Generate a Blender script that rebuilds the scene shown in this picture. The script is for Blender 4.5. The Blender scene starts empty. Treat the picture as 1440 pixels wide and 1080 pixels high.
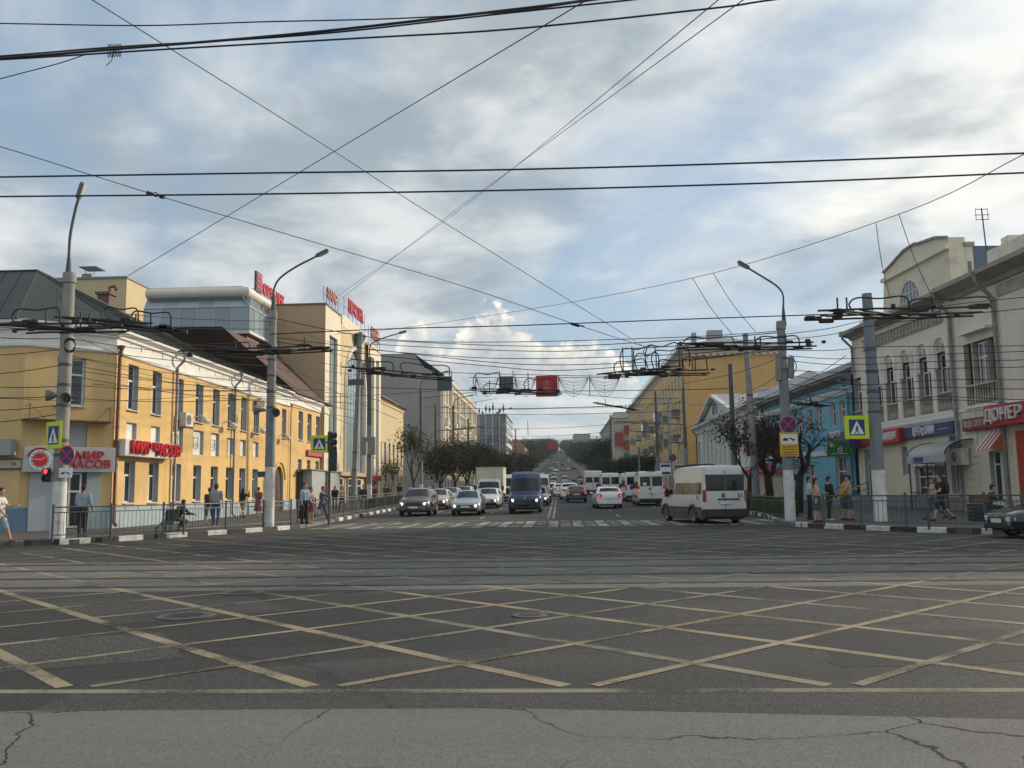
import bpy, bmesh, math, random
import numpy as np
from mathutils import Vector, Matrix
random.seed(7)
rnd = random.random
def U(a, b): return a + (b - a) * rnd()
R = math.radians
scene = bpy.context.scene
COL = scene.collection

# ------------------------------------------------------------------ camera
FPX, CH = 1250.0, 1.55
YAW, PITCH, ROLL = math.atan(65 / 1250), math.atan(149.4 / 1250), 0.0135
_f = Vector((-math.sin(YAW) * math.cos(PITCH), math.cos(YAW) * math.cos(PITCH), math.sin(PITCH)))
_r0 = _f.cross(Vector((0, 0, 1))).normalized()
_u0 = _r0.cross(_f)
_r = math.cos(ROLL) * _r0 - math.sin(ROLL) * _u0
_u = math.sin(ROLL) * _r0 + math.cos(ROLL) * _u0
cam = bpy.data.cameras.new('camera')
cam.sensor_width = 36
cam.lens = 36 * FPX / 1440
cam.clip_start, cam.clip_end = 0.1, 20000
camo = bpy.data.objects.new('camera', cam)
COL.objects.link(camo)
CM = Matrix((_r, _u, -_f)).transposed().to_4x4()
CM.translation = (0, 0, CH)
camo.matrix_world = CM
scene.camera = camo
CAM = Vector((0, 0, CH))

# ------------------------------------------------------------------ sun and sky
SUN_AZ, SUN_EL = R(50), R(20)          # azimuth clockwise from +Y (the street direction)
sun = bpy.data.lights.new('sun', 'SUN')
sun.energy = 2.1
sun.angle = R(2.0)
sun.color = (1.0, 0.86, 0.66)
suno = bpy.data.objects.new('sun', sun)
COL.objects.link(suno)
tosun = Vector((math.sin(SUN_AZ) * math.cos(SUN_EL), math.cos(SUN_AZ) * math.cos(SUN_EL), math.sin(SUN_EL)))
suno.rotation_euler = tosun.to_track_quat('Z', 'Y').to_euler()
suno.location = (0, 0, 80)

world = bpy.data.worlds.new('World')
scene.world = world
world.use_nodes = True
def build_world():
    nt = world.node_tree
    nt.nodes.clear()
    N = lambda t, **k: _setn(nt.nodes.new(t), k)
    def _setn(n, k):
        for a, b in k.items(): setattr(n, a, b)
        return n
    L = nt.links.new
    def mth(op, a, b=None, c=None, clamp=False):
        n = nt.nodes.new('ShaderNodeMath'); n.operation = op; n.use_clamp = clamp
        for i, v in enumerate((a, b, c)):
            if v is None: continue
            if isinstance(v, (int, float)): n.inputs[i].default_value = v
            else: L(v, n.inputs[i])
        return n.outputs[0]
    def mix(fac, a, b):
        n = nt.nodes.new('ShaderNodeMix'); n.data_type = 'RGBA'
        for s, v in ((n.inputs[0], fac), (n.inputs[6], a), (n.inputs[7], b)):
            if isinstance(v, (int, float)): s.default_value = v
            elif isinstance(v, tuple): s.default_value = (*v, 1)
            else: L(v, s)
        return n.outputs[2]
    def ss(v, lo, hi):
        n = nt.nodes.new('ShaderNodeMapRange'); n.interpolation_type = 'SMOOTHERSTEP'
        L(v, n.inputs[0]); n.inputs[1].default_value = lo; n.inputs[2].default_value = hi
        return n.outputs[0]
    def noise(vec, scale, detail=7, rough=0.55, dist=0.0):
        n = nt.nodes.new('ShaderNodeTexNoise')
        L(vec, n.inputs['Vector'])
        n.inputs['Scale'].default_value = scale; n.inputs['Detail'].default_value = detail
        n.inputs['Roughness'].default_value = rough; n.inputs['Distortion'].default_value = dist
        return n.outputs['Fac']
    sky = N('ShaderNodeTexSky', sky_type='NISHITA', sun_disc=False)
    sky.sun_elevation = SUN_EL; sky.sun_rotation = SUN_AZ
    sky.air_density = 1.0; sky.dust_density = 1.2; sky.ozone_density = 1.2
    tc = N('ShaderNodeTexCoord')
    sep = N('ShaderNodeSeparateXYZ'); L(tc.outputs['Generated'], sep.inputs[0])
    x, y, z = sep.outputs
    zc = mth('ADD', mth('MAXIMUM', z, 0.0), 0.16)
    px = mth('DIVIDE', x, zc); py = mth('DIVIDE', y, zc)
    def comb(a, b, c):
        n = nt.nodes.new('ShaderNodeCombineXYZ')
        for i, v in enumerate((a, b, c)):
            if isinstance(v, (int, float)): n.inputs[i].default_value = v
            else: L(v, n.inputs[i])
        return n.outputs[0]
    # high streaky veil, drawn out along one wind direction
    a = R(28)
    wx = mth('ADD', mth('MULTIPLY', px, math.cos(a)), mth('MULTIPLY', py, math.sin(a)))
    wy = mth('SUBTRACT', mth('MULTIPLY', py, math.cos(a)), mth('MULTIPLY', px, math.sin(a)))
    v1 = comb(mth('MULTIPLY', wx, 1.35), mth('MULTIPLY', wy, 0.62), 1.7)
    n1 = noise(v1, 0.80, 7, 0.52, 0.35)
    v2 = comb(mth('MULTIPLY', wx, 2.6), mth('MULTIPLY', wy, 0.55), 4.1)
    n2 = noise(v2, 1.6, 6, 0.5, 0.6)
    v3 = comb(px, py, 9.3)
    n3 = noise(v3, 0.42, 3, 0.45, 0.2)
    veil = mth('ADD', mth('MULTIPLY', n1, 0.62), mth('MULTIPLY', n2, 0.24))
    veil = mth('ADD', veil, mth('MULTIPLY', n3, 0.22))
    cov = ss(veil, 0.43, 0.63)
    cov = mth('ADD', mth('MULTIPLY', cov, 0.86), 0.10)
    # denser grey and bright banks
    v4 = comb(px, py, 21.0)
    n4 = noise(v4, 1.15, 9, 0.55, 0.15)
    n5 = noise(v4, 0.33, 2, 0.4, 0.0)
    bank = ss(mth('ADD', mth('MULTIPLY', n4, 0.55), mth('MULTIPLY', n5, 0.60)), 0.60, 0.70)
    n6 = noise(comb(px, py, 33.0), 2.1, 8, 0.55, 0.2)
    cloudc = mix(ss(n6, 0.34, 0.66), (2.05, 2.45, 2.80), (4.45, 4.60, 4.60))
    # a brighter, torn bank high over the right hand roofs, as the photograph shows
    az = mth('ARCTAN2', x, y)
    el = mth('ARCSINE', z)
    bn = noise(comb(px, py, 47.0), 1.7, 9, 0.58, 0.25)
    bm_ = mth('ADD', mth('MULTIPLY', az, 0.9), mth('MULTIPLY', mth('SUBTRACT', bn, 0.5), 0.9))
    bright = mth('MULTIPLY', ss(bm_, 0.16, 0.40), ss(el, 0.16, 0.34))
    bankc = mix(ss(n6, 0.36, 0.64), (2.7, 2.95, 3.1), (6.2, 6.1, 5.6))
    base = mix(0.70, sky.outputs[0], (1.60, 2.30, 3.10))
    c = mix(cov, base, cloudc)
    c = mix(mth('MULTIPLY', bank, 0.55), c, bankc)
    c = mix(mth('MULTIPLY', bright, 0.70), c, bankc)
    # cumulus heaps low over the street's end
    cn = noise(comb(az, mth('MULTIPLY', el, 1.2), 5.5), 24.0, 9, 0.60, 0.0)
    cn2 = noise(comb(az, mth('MULTIPLY', el, 1.2), 8.5), 62.0, 6, 0.60, 0.0)
    def gauss(c0, w, h):
        d = mth('DIVIDE', mth('SUBTRACT', az, c0), w)
        return mth('MULTIPLY', mth('EXPONENT', mth('MULTIPLY', mth('MULTIPLY', d, d), -1.0)), h)
    top = mth('ADD', mth('ADD', gauss(-0.078, 0.062, 0.118), gauss(0.035, 0.065, 0.080)), mth('ADD', gauss(-0.165, 0.030, 0.098), gauss(0.19, 0.06, 0.03)))
    top = mth('ADD', mth('ADD', top, 0.085), mth('MULTIPLY', mth('SUBTRACT', cn, 0.5), 0.085))
    top = mth('ADD', top, mth('MULTIPLY', mth('SUBTRACT', cn2, 0.5), 0.03))
    dpt = mth('SUBTRACT', top, el)
    cum = mth('MULTIPLY', ss(dpt, -0.002, 0.012), ss(el, 0.07, 0.15))
    cum = mth('MULTIPLY', cum, ss(cn, 0.20, 0.40))
    rim = ss(dpt, 0.055, 0.0)
    shade = mth('MULTIPLY', mth('ADD', mth('MULTIPLY', ss(cn, 0.36, 0.66), 0.6), mth('MULTIPLY', ss(cn2, 0.35, 0.65), 0.4)), mth('ADD', 0.30, mth('MULTIPLY', rim, 0.70)))
    cumc = mix(shade, (2.45, 2.75, 3.05), (7.4, 6.9, 5.9))
    c = mix(mth('MULTIPLY', cum, 0.95), c, cumc)
    # thin pale layers close to the horizon
    hl = noise(comb(mth('MULTIPLY', az, 1.0), mth('MULTIPLY', el, 7.0), 2.0), 5.0, 5, 0.5, 0.3)
    hm = mth('MULTIPLY', ss(hl, 0.42, 0.70), ss(el, 0.16, 0.02))
    c = mix(mth('MULTIPLY', hm, 0.70), c, (4.9, 4.8, 4.5))
    bg = N('ShaderNodeBackground'); bg.inputs[1].default_value = 0.10
    out = N('ShaderNodeOutputWorld')
    L(c, bg.inputs[0]); L(bg.outputs[0], out.inputs[0])
build_world()
scene.view_settings.view_transform = 'Standard'
scene.view_settings.look = 'None'
scene.view_settings.gamma = 1
scene.view_settings.exposure = 0.86
try: scene.view_settings.use_curve_mapping = False
except Exception: pass

# ------------------------------------------------------------------ pixel helpers (a pixel gives a direction)
def ray(px, py): return (_f + _r * ((float(px) - 720) / FPX) - _u * ((float(py) - 540) / FPX)).normalized()
def hor(px): return 688.5 - ROLL * (px - 785)
def G(px, py, z=0.0):                  # where the pixel's ray meets the ground (z above the road)
    d = ray(px, py); zz = z
    for _ in range(30):
        q = CAM + d * ((zz - CH) / d.z); zz = z + zg(q.y)
    return q
def P(px, py, Y):                      # where it meets the upright plane at depth Y
    d = ray(px, py); return CAM + d * (Y / d.y)
def PX(px, py, X):                     # where it meets an upright plane along the street
    d = ray(px, py); return CAM + d * (X / d.x)
def YX(px, X): return PX(px, hor(px), X).y
def zg(Y):                             # the street rises gently, then climbs a hill far away
    if Y < 40: return 0.0
    if Y < 50: return 0.0133 / 20 * (Y - 40) ** 2
    if Y < 220: return 0.0665 + 0.0133 * (Y - 50)
    if Y < 420: return 2.3275 + 0.0133 * (Y - 220) + 0.0427 / 400 * (Y - 220) ** 2
    if Y < 980: return 9.2575 + 0.056 * (Y - 420)
    if Y < 1080: return 40.6175 + 0.056 * (Y - 980) * (1 - (Y - 980) / 200)
    return 43.4175

def wf(Y): return 1.0 if Y < 300 else max(.5, 1 - .5 * (Y - 300) / 600)   # the street narrows towards the hilltop

# ------------------------------------------------------------------ materials
MATS = {}
def mat(name, col, rough=0.7, var=0.0, vscale=1.5, bump=0.0, bscale=40, metal=0.0, emis=0.0, ecol=None, spec=0.5, col2=None, dirt=0.0, dscale=0.6, alpha=1.0, trans=0.0, coat=0.0, streak=0.0, rnd_obj=0.0):
    if name in MATS: return MATS[name]
    m = bpy.data.materials.new(name); m.use_nodes = True
    nt = m.node_tree; b = nt.nodes['Principled BSDF']; L = nt.links.new
    b.inputs['Roughness'].default_value = rough
    b.inputs['Metallic'].default_value = metal
    b.inputs['Specular IOR Level'].default_value = spec
    if coat: b.inputs['Coat Weight'].default_value = coat; b.inputs['Coat Roughness'].default_value = 0.06
    if trans: b.inputs['Transmission Weight'].default_value = trans
    b.inputs['Base Color'].default_value = (*col, 1)
    if emis:
        b.inputs['Emission Color'].default_value = (*(ecol or col), 1); b.inputs['Emission Strength'].default_value = emis
    geo = nt.nodes.new('ShaderNodeNewGeometry')
    cur = None
    def nz(scale, detail=5, rough_=0.6, vec=None):
        n = nt.nodes.new('ShaderNodeTexNoise'); L(vec or geo.outputs['Position'], n.inputs['Vector'])
        n.inputs['Scale'].default_value = scale; n.inputs['Detail'].default_value = detail; n.inputs['Roughness'].default_value = rough_
        return n
    def mixc(fac, a, bb):
        n = nt.nodes.new('ShaderNodeMix'); n.data_type = 'RGBA'
        L(fac, n.inputs[0])
        for s, v in ((n.inputs[6], a), (n.inputs[7], bb)):
            if isinstance(v, tuple): s.default_value = (*v, 1)
            else: L(v, s)
        return n.outputs[2]
    def ramp(o, lo, hi):
        n = nt.nodes.new('ShaderNodeMapRange'); n.interpolation_type = 'SMOOTHSTEP'
        L(o, n.inputs[0]); n.inputs[1].default_value = lo; n.inputs[2].default_value = hi
        return n.outputs[0]
    if var or col2:
        c2 = col2 or tuple(max(0, c * (1 - var)) for c in col)
        c1 = col if col2 else tuple(min(1, c * (1 + var * 0.5)) for c in col)
        cur = mixc(ramp(nz(vscale).outputs['Fac'], 0.3, 0.7), c1, c2)
    if dirt:
        n = nz(dscale, 8, 0.68)
        cur = mixc(ramp(n.outputs['Fac'], 0.52, 0.80), cur if cur else col, tuple(c * (1 - dirt) * k for c, k in zip(col, (1.0, 0.96, 0.9))))
    if streak:
        mp = nt.nodes.new('ShaderNodeMapping'); mp.inputs['Scale'].default_value = (3.5, 3.5, 0.22)
        L(geo.outputs['Position'], mp.inputs[0])
        n = nz(1.0, 6, 0.6, mp.outputs[0])
        cur = mixc(ramp(n.outputs['Fac'], 0.50, 0.78), cur if cur else col, tuple(c * (1 - streak) for c in col))
    if rnd_obj:
        oi = nt.nodes.new('ShaderNodeObjectInfo')
        h = nt.nodes.new('ShaderNodeHueSaturation')
        mr = nt.nodes.new('ShaderNodeMapRange'); L(oi.outputs['Random'], mr.inputs[0])
        mr.inputs[3].default_value = 1 - rnd_obj; mr.inputs[4].default_value = 1 + rnd_obj
        L(mr.outputs[0], h.inputs['Value'])
        if cur: L(cur, h.inputs['Color'])
        else: h.inputs['Color'].default_value = (*col, 1)
        cur = h.outputs[0]
    if cur: L(cur, b.inputs['Base Color'])
    if bump:
        bp = nt.nodes.new('ShaderNodeBump'); bp.inputs['Strength'].default_value = bump; bp.inputs['Distance'].default_value = 0.02
        L(nz(bscale, 4).outputs['Fac'], bp.inputs['Height']); L(bp.outputs[0], b.inputs['Normal'])
    if alpha < 1: b.inputs['Alpha'].default_value = alpha
    MATS[name] = m
    return m

# ------------------------------------------------------------------ mesh builder
def wloc(o):
    v = Vector((0, 0, 0))
    while o: v = v + o.location; o = o.parent
    return v
class MB:
    def __init__(s): s.v = []; s.f = []; s.m = []; s.mi = 0
    def add(s, vs, fs):
        b = len(s.v); s.v += [tuple(p) for p in vs]
        for f in fs: s.f.append(tuple(b + i for i in f)); s.m.append(s.mi)
        return s
    def quad(s, a, b, c, d): return s.add((a, b, c, d), ((0, 1, 2, 3),))
    def box(s, x0, y0, z0, x1, y1, z1, M=None):
        vs = [Vector((x, y, z)) for z in (z0, z1) for y in (y0, y1) for x in (x0, x1)]
        if M is not None: vs = [M @ v for v in vs]
        return s.add(vs, ((0, 2, 3, 1), (4, 5, 7, 6), (0, 1, 5, 4), (2, 6, 7, 3), (0, 4, 6, 2), (1, 3, 7, 5)))
    def bbox(s, x0, y0, z0, x1, y1, z1, b=0.02, M=None):      # box with chamfered upright and top edges
        pts = [(x0 + b, y0), (x1 - b, y0), (x1, y0 + b), (x1, y1 - b), (x1 - b, y1), (x0 + b, y1), (x0, y1 - b), (x0, y0 + b)]
        cx, cy = (x0 + x1) / 2, (y0 + y1) / 2
        kx, ky = 1 - 2 * b / (x1 - x0), 1 - 2 * b / (y1 - y0)
        ins = [(cx + (x - cx) * kx, cy + (y - cy) * ky) for x, y in pts]
        rings = [(ins, z0), (pts, z0 + b), (pts, z1 - b), (ins, z1)]
        vs = [Vector((x, y, z)) for ring, z in rings for x, y in ring]
        if M is not None: vs = [M @ v for v in vs]
        fs = [(k * 8 + i, k * 8 + (i + 1) % 8, k * 8 + 8 + (i + 1) % 8, k * 8 + 8 + i) for k in range(3) for i in range(8)]
        fs += [tuple(range(7, -1, -1)), tuple(range(24, 32))]
        return s.add(vs, fs)
    def cyl(s, p0, p1, r0, r1=None, n=10, caps=True):
        p0, p1 = Vector(p0), Vector(p1); r1 = r0 if r1 is None else r1
        d = (p1 - p0)
        if d.length < 1e-6: return s
        q = d.to_track_quat('Z', 'Y')
        vs = []
        for p, r in ((p0, r0), (p1, r1)):
            for i in range(n):
                a = 2 * math.pi * i / n
                vs.append(p + q @ Vector((math.cos(a) * r, math.sin(a) * r, 0)))
        fs = [(i, (i + 1) % n, n + (i + 1) % n, n + i) for i in range(n)]
        if caps: fs += [tuple(range(n - 1, -1, -1)), tuple(range(n, 2 * n))]
        return s.add(vs, fs)
    def tube(s, pts, r, n=6, caps=True):
        pts = [Vector(p) for p in pts]; k = len(pts); vs = []
        rs = r if isinstance(r, (list, tuple)) else [r] * k
        ref = None
        for i, p in enumerate(pts):
            t = (pts[min(i + 1, k - 1)] - pts[max(i - 1, 0)])
            if t.length < 1e-9: t = Vector((0, 0, 1))
            t.normalize()
            if ref is None:
                ref = t.orthogonal().normalized()
            else:
                ref = (ref - t * ref.dot(t))
                ref = ref.normalized() if ref.length > 1e-6 else t.orthogonal().normalized()
            w = t.cross(ref)
            for j in range(n):
                a = 2 * math.pi * j / n
                vs.append(p + (ref * math.cos(a) + w * math.sin(a)) * rs[i])
        fs = [(i * n + j, i * n + (j + 1) % n, (i + 1) * n + (j + 1) % n, (i + 1) * n + j) for i in range(k - 1) for j in range(n)]
        if caps: fs += [tuple(range(n - 1, -1, -1)), tuple(range((k - 1) * n, k * n))]
        return s.add(vs, fs)
    def ring(s, r0, r1, h0, h1, c, M=None, n=16, axis='Z'):
        return s.lathe([(r0, h0), (r1, h0), (r1, h1), (r0, h1), (r0, h0)], c, M, n, axis, False)
    def lathe(s, prof, c, M=None, n=16, axis='Z', caps=True):
        vs = []
        for r, h in prof:
            for i in range(n):
                a = 2 * math.pi * i / n
                p = {'Z': Vector((math.cos(a) * r, math.sin(a) * r, h)), 'X': Vector((h, math.cos(a) * r, math.sin(a) * r)), 'Y': Vector((math.cos(a) * r, h, math.sin(a) * r))}[axis]
                p = p + Vector(c)
                vs.append(M @ p if M is not None else p)
        k = len(prof)
        fs = [(i * n + j, i * n + (j + 1) % n, (i + 1) * n + (j + 1) % n, (i + 1) * n + j) for i in range(k - 1) for j in range(n)]
        if caps: fs += [tuple(range(n - 1, -1, -1)), tuple(range((k - 1) * n, k * n))]
        return s.add(vs, fs)
    def prism(s, poly, M, depth):      # poly in local x,z ; extruded along local y from 0 to depth
        n = len(poly)
        vs = [M @ Vector((x, 0, z)) for x, z in poly] + [M @ Vector((x, depth, z)) for x, z in poly]
        fs = [tuple(range(n)), tuple(range(2 * n - 1, n - 1, -1))] + [(i, n + i, n + (i + 1) % n, (i + 1) % n) for i in range(n)]
        return s.add(vs, fs)
    def slab(s, poly, z0, z1):         # poly in x,y
        n = len(poly)
        vs = [(x, y, z0) for x, y in poly] + [(x, y, z1) for x, y in poly]
        return s.add(vs, [tuple(range(n - 1, -1, -1)), tuple(range(n, 2 * n))] + [(i, (i + 1) % n, n + (i + 1) % n, n + i) for i in range(n)])
    def mesh(s, name, mats, off=None, smooth=False):
        me = bpy.data.meshes.new(name)
        vs = s.v if off is None else [(x - off[0], y - off[1], z - off[2]) for x, y, z in s.v]
        me.from_pydata(vs, [], s.f)
        if not isinstance(mats, (list, tuple)): mats = [mats]
        for m in mats: me.materials.append(m)
        if any(s.m): me.polygons.foreach_set('material_index', s.m)
        if smooth: me.polygons.foreach_set('use_smooth', [True] * len(me.polygons))
        bm = bmesh.new(); bm.from_mesh(me); bmesh.ops.recalc_face_normals(bm, faces=bm.faces); bm.to_mesh(me); bm.free()
        return me
    def build(s, name, mats, parent=None, smooth=False, edge=None):
        me = s.mesh(name, mats, wloc(parent) if parent else None, smooth)
        if edge:
            try: me.set_sharp_from_angle(angle=R(edge))
            except Exception: pass
        return link(name, me, parent)
def link(name, me, parent=None, M=None):
    o = bpy.data.objects.new(name, me); COL.objects.link(o)
    if parent: o.parent = parent
    if M is not None: o.matrix_local = M
    return o
def inst(name, me, parent, M):         # M in world; parents carry a translation only at build time
    return link(name, me, parent, Matrix.Translation(-wloc(parent)) @ M if parent else M)
def tag(o, label, cat=None, group=None, kind=None):
    if label: o['label'] = label
    if cat: o['category'] = cat
    if group: o['group'] = group
    if kind: o['kind'] = kind
    return o
def thing(name, label, cat, loc=(0, 0, 0), group=None):
    o = bpy.data.objects.new(name, None); COL.objects.link(o); o.location = loc; o.empty_display_size = 0.2
    return tag(o, label, cat, group)
KIDS = {}
def kids(o): return [c for c in o.children]
def dup(root, loc, rotz=0, label=None, group=None, scale=None):
    def cp(o, par):
        c = o.copy(); COL.objects.link(c)
        if par: c.parent = par; c.matrix_parent_inverse = o.matrix_parent_inverse
        for ch in o.children: cp(ch, c)
        return c
    r = cp(root, None); r.location = loc; r.rotation_euler = (0, 0, rotz)
    if scale: r.scale = (scale,) * 3 if isinstance(scale, (int, float)) else scale
    if label: r['label'] = label
    if group: r['group'] = group
    return r
def struct(o): o['kind'] = 'structure'; return o
def arc(c, r, a0, a1, n): return [(c[0] + r * math.cos(a0 + (a1 - a0) * i / n), c[1] + r * math.sin(a0 + (a1 - a0) * i / n)) for i in range(n + 1)]
class Fr:                              # a facade frame: x to the right as one faces it, y into the wall, z up
    def __init__(s, o, n):
        s.o = Vector(o); s.n = Vector(n).normalized(); s.u = Vector((0, 0, 1)).cross(s.n)
    def M(s, u=0, v=0, d=0):
        m = Matrix((s.u, -s.n, Vector((0, 0, 1)))).transposed().to_4x4()
        m.translation = s.o + s.u * u + Vector((0, 0, v)) + s.n * d
        return m
    def p(s, u, v, d=0): return s.o + s.u * u + Vector((0, 0, v)) + s.n * d
    def px(s, px, py=None, d=0):       # pixel -> (u, v) on the facade plane
        r = ray(px, hor(px) if py is None else py); o = s.o + s.n * d
        t = (o - CAM).dot(s.n) / r.dot(s.n); q = CAM + r * t - o
        return q.dot(s.u), q.z
FONT = {}
def text(s, size, depth, M, m, parent, name='lettering', bold=True, sx=1.0, align='CENTER', spacing=1.0, off=0.0, fit=None):
    cu = bpy.data.curves.new('t', 'FONT'); cu.body = s; cu.size = size; cu.extrude = depth / 2; cu.align_x = align; cu.align_y = 'CENTER'
    cu.resolution_u = 2; cu.space_character = spacing; cu.offset = off if off else (0.012 * size if bold else 0)
    o = bpy.data.objects.new('t', cu); COL.objects.link(o)
    dg = bpy.context.evaluated_depsgraph_get(); dg.update()
    me = bpy.data.meshes.new_from_object(o.evaluated_get(dg)); bpy.data.objects.remove(o); bpy.data.curves.remove(cu)
    if fit:
        xs = [v.co.x for v in me.vertices]; sx = fit / (max(xs) - min(xs))
    me.transform(M @ Matrix.Rotation(R(90), 4, 'X') @ Matrix.Diagonal((sx, 1, 1, 1)))
    if parent: me.transform(Matrix.Translation(-wloc(parent)))
    me.materials.clear(); me.materials.append(m)
    return link(name, me, parent)
# ================================================================== ground, roads, pavements
def asphalt(name, c1, c2, speck=0.35, patch=True, gloss=0.8, cracks=0.0, seed=0.0, cs=0.55):
    m = bpy.data.materials.new(name); m.use_nodes = True; nt = m.node_tree; L = nt.links.new
    b = nt.nodes['Principled BSDF']; b.inputs['Roughness'].default_value = gloss; b.inputs['Specular IOR Level'].default_value = 0.10
    g = nt.nodes.new('ShaderNodeNewGeometry')
    mp = nt.nodes.new('ShaderNodeMapping'); mp.inputs['Location'].default_value = (seed, seed * 2, 0); L(g.outputs['Position'], mp.inputs[0])
    P_ = mp.outputs[0]
    def nz(scale, d=5, r=0.6, vec=None):
        n = nt.nodes.new('ShaderNodeTexNoise'); L(vec or P_, n.inputs['Vector']); n.inputs['Scale'].default_value = scale
        n.inputs['Detail'].default_value = d; n.inputs['Roughness'].default_value = r; return n
    def mr(o, a, b_, lo=0.0, hi=1.0):
        n = nt.nodes.new('ShaderNodeMapRange'); n.interpolation_type = 'SMOOTHSTEP'; L(o, n.inputs[0])
        for i, v in enumerate((a, b_, lo, hi)): n.inputs[1 + i].default_value = v
        return n.outputs[0]
    def mx(fac, a, bb, mode='MIX'):
        n = nt.nodes.new('ShaderNodeMix'); n.data_type = 'RGBA'; n.blend_type = mode
        for s, v in ((n.inputs[0], fac), (n.inputs[6], a), (n.inputs[7], bb)):
            if isinstance(v, (int, float)): s.default_value = v
            elif isinstance(v, tuple): s.default_value = (*v, 1)
            else: L(v, s)
        return n.outputs[2]
    st = nt.nodes.new('ShaderNodeMapping'); st.inputs['Scale'].default_value = (0.22, 1.25, 1); L(P_, st.inputs[0])
    c = mx(mr(nz(0.45, 7, 0.62, st.outputs[0]).outputs['Fac'], 0.32, 0.68), c1, c2)
    if patch:                                         # repaired strips with straight edges
        vo = nt.nodes.new('ShaderNodeTexVoronoi'); vo.distance = 'CHEBYCHEV'; vo.inputs['Scale'].default_value = 0.16; vo.inputs['Randomness'].default_value = 0.8
        st2 = nt.nodes.new('ShaderNodeMapping'); st2.inputs['Scale'].default_value = (0.6, 1.3, 1); L(P_, st2.inputs[0]); L(st2.outputs[0], vo.inputs['Vector'])
        sp = nt.nodes.new('ShaderNodeSeparateColor'); L(vo.outputs['Color'], sp.inputs[0])
        c = mx(mr(sp.outputs[0], 0.60, 0.64, 0, 0.85), c, tuple(k * 0.62 for k in c1))
        c = mx(mr(sp.outputs[1], 0.74, 0.78, 0, 0.45), c, tuple(k * 1.25 for k in c2))
    # aggregate
    n1 = nz(58, 3, 0.75); n2 = nz(13, 5, 0.75)
    c = mx(mr(n1.outputs['Fac'], 0.40, 0.62, 0, 1), mx(speck, c, (0.012, 0.012, 0.013)), mx(speck * 0.45, c, (0.30, 0.295, 0.28)))
    c = mx(mr(n2.outputs['Fac'], 0.35, 0.65, 0, speck * 0.8), c, tuple(k * 0.55 for k in c1))
    if cracks:
        dn = nz(0.9, 7, 0.6)
        ad = nt.nodes.new('ShaderNodeVectorMath'); ad.operation = 'MULTIPLY_ADD'; L(dn.outputs['Color'], ad.inputs[0]); ad.inputs[1].default_value = (.75, .75, 0); L(P_, ad.inputs[2])
        vo = nt.nodes.new('ShaderNodeTexVoronoi'); vo.feature = 'DISTANCE_TO_EDGE'; vo.inputs['Scale'].default_value = cs; L(ad.outputs[0], vo.inputs['Vector'])
        msk = mr(nz(0.42, 3, 0.5).outputs['Fac'], 0.32, 0.46, 0, cracks)
        cr = mr(vo.outputs['Distance'], 0.0, 0.009, 1, 0)
        mm = nt.nodes.new('ShaderNodeMath'); mm.operation = 'MULTIPLY'; L(cr, mm.inputs[0]); L(msk, mm.inputs[1])
        c = mx(mm.outputs[0], c, (0.022, 0.021, 0.02))
    L(c, b.inputs['Base Color'])
    bp = nt.nodes.new('ShaderNodeBump'); bp.inputs['Strength'].default_value = 0.55; bp.inputs['Distance'].default_value = 0.008
    L(n1.outputs['Fac'], bp.inputs['Height']); L(bp.outputs[0], b.inputs['Normal'])
    MATS[name] = m
    return m
def paint(name, col, wear=0.5, under=(0.06, 0.06, 0.058)):
    m = bpy.data.materials.new(name); m.use_nodes = True; nt = m.node_tree; L = nt.links.new
    b = nt.nodes['Principled BSDF']; b.inputs['Roughness'].default_value = 0.8; b.inputs['Specular IOR Level'].default_value = 0.12
    g = nt.nodes.new('ShaderNodeNewGeometry')
    def nz(scale, d, r):
        n = nt.nodes.new('ShaderNodeTexNoise'); L(g.outputs['Position'], n.inputs['Vector']); n.inputs['Scale'].default_value = scale
        n.inputs['Detail'].default_value = d; n.inputs['Roughness'].default_value = r; return n.outputs['Fac']
    def m2(op, a, bb):
        n = nt.nodes.new('ShaderNodeMath'); n.operation = op; n.use_clamp = True
        for i, v in enumerate((a, bb)):
            if isinstance(v, (int, float)): n.inputs[i].default_value = v
            else: L(v, n.inputs[i])
        return n.outputs[0]
    s = m2('ADD', m2('MULTIPLY', nz(0.8, 6, 0.65), 0.75), m2('MULTIPLY', nz(30, 5, 0.8), 0.46))
    mr = nt.nodes.new('ShaderNodeMapRange'); mr.interpolation_type = 'SMOOTHSTEP'; L(s, mr.inputs[0])
    mr.inputs[1].default_value = 0.80 - wear * 0.42; mr.inputs[2].default_value = 1.0 - wear * 0.42
    mx = nt.nodes.new('ShaderNodeMix'); mx.data_type = 'RGBA'; L(mr.outputs[0], mx.inputs[0])
    mx.inputs[6].default_value = (*col, 1); mx.inputs[7].default_value = (*under, 1)
    L(mx.outputs[2], b.inputs['Base Color'])
    MATS[name] = m
    return m
M_ROAD = asphalt('asphalt road', (0.052, 0.053, 0.052), (0.096, 0.093, 0.087), 0.58, True, 0.72, 0.35, 0.0, 0.16)
M_PAVE = asphalt('pavement asphalt', (0.115, 0.110, 0.103), (0.15, 0.143, 0.133), 0.22, False, 0.85, 0.3, 3.0, 0.3)
M_SLAB = asphalt('concrete slab', (0.165, 0.163, 0.154), (0.210, 0.205, 0.192), 0.28, False, 0.8, 1.0, 11.0, 0.5)
M_TRACK = asphalt('track concrete', (0.165, 0.160, 0.150), (0.205, 0.200, 0.186), 0.24, False, 0.9, 0.25, 5.0, 0.4)
M_GND = mat('dry ground', (0.12, 0.11, 0.085), 0.95, 0.35, 0.05, bump=0.3)
M_RAIL = mat('rail steel', (0.10, 0.092, 0.088), 0.42, 0.3, 3, metal=0.7)
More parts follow.
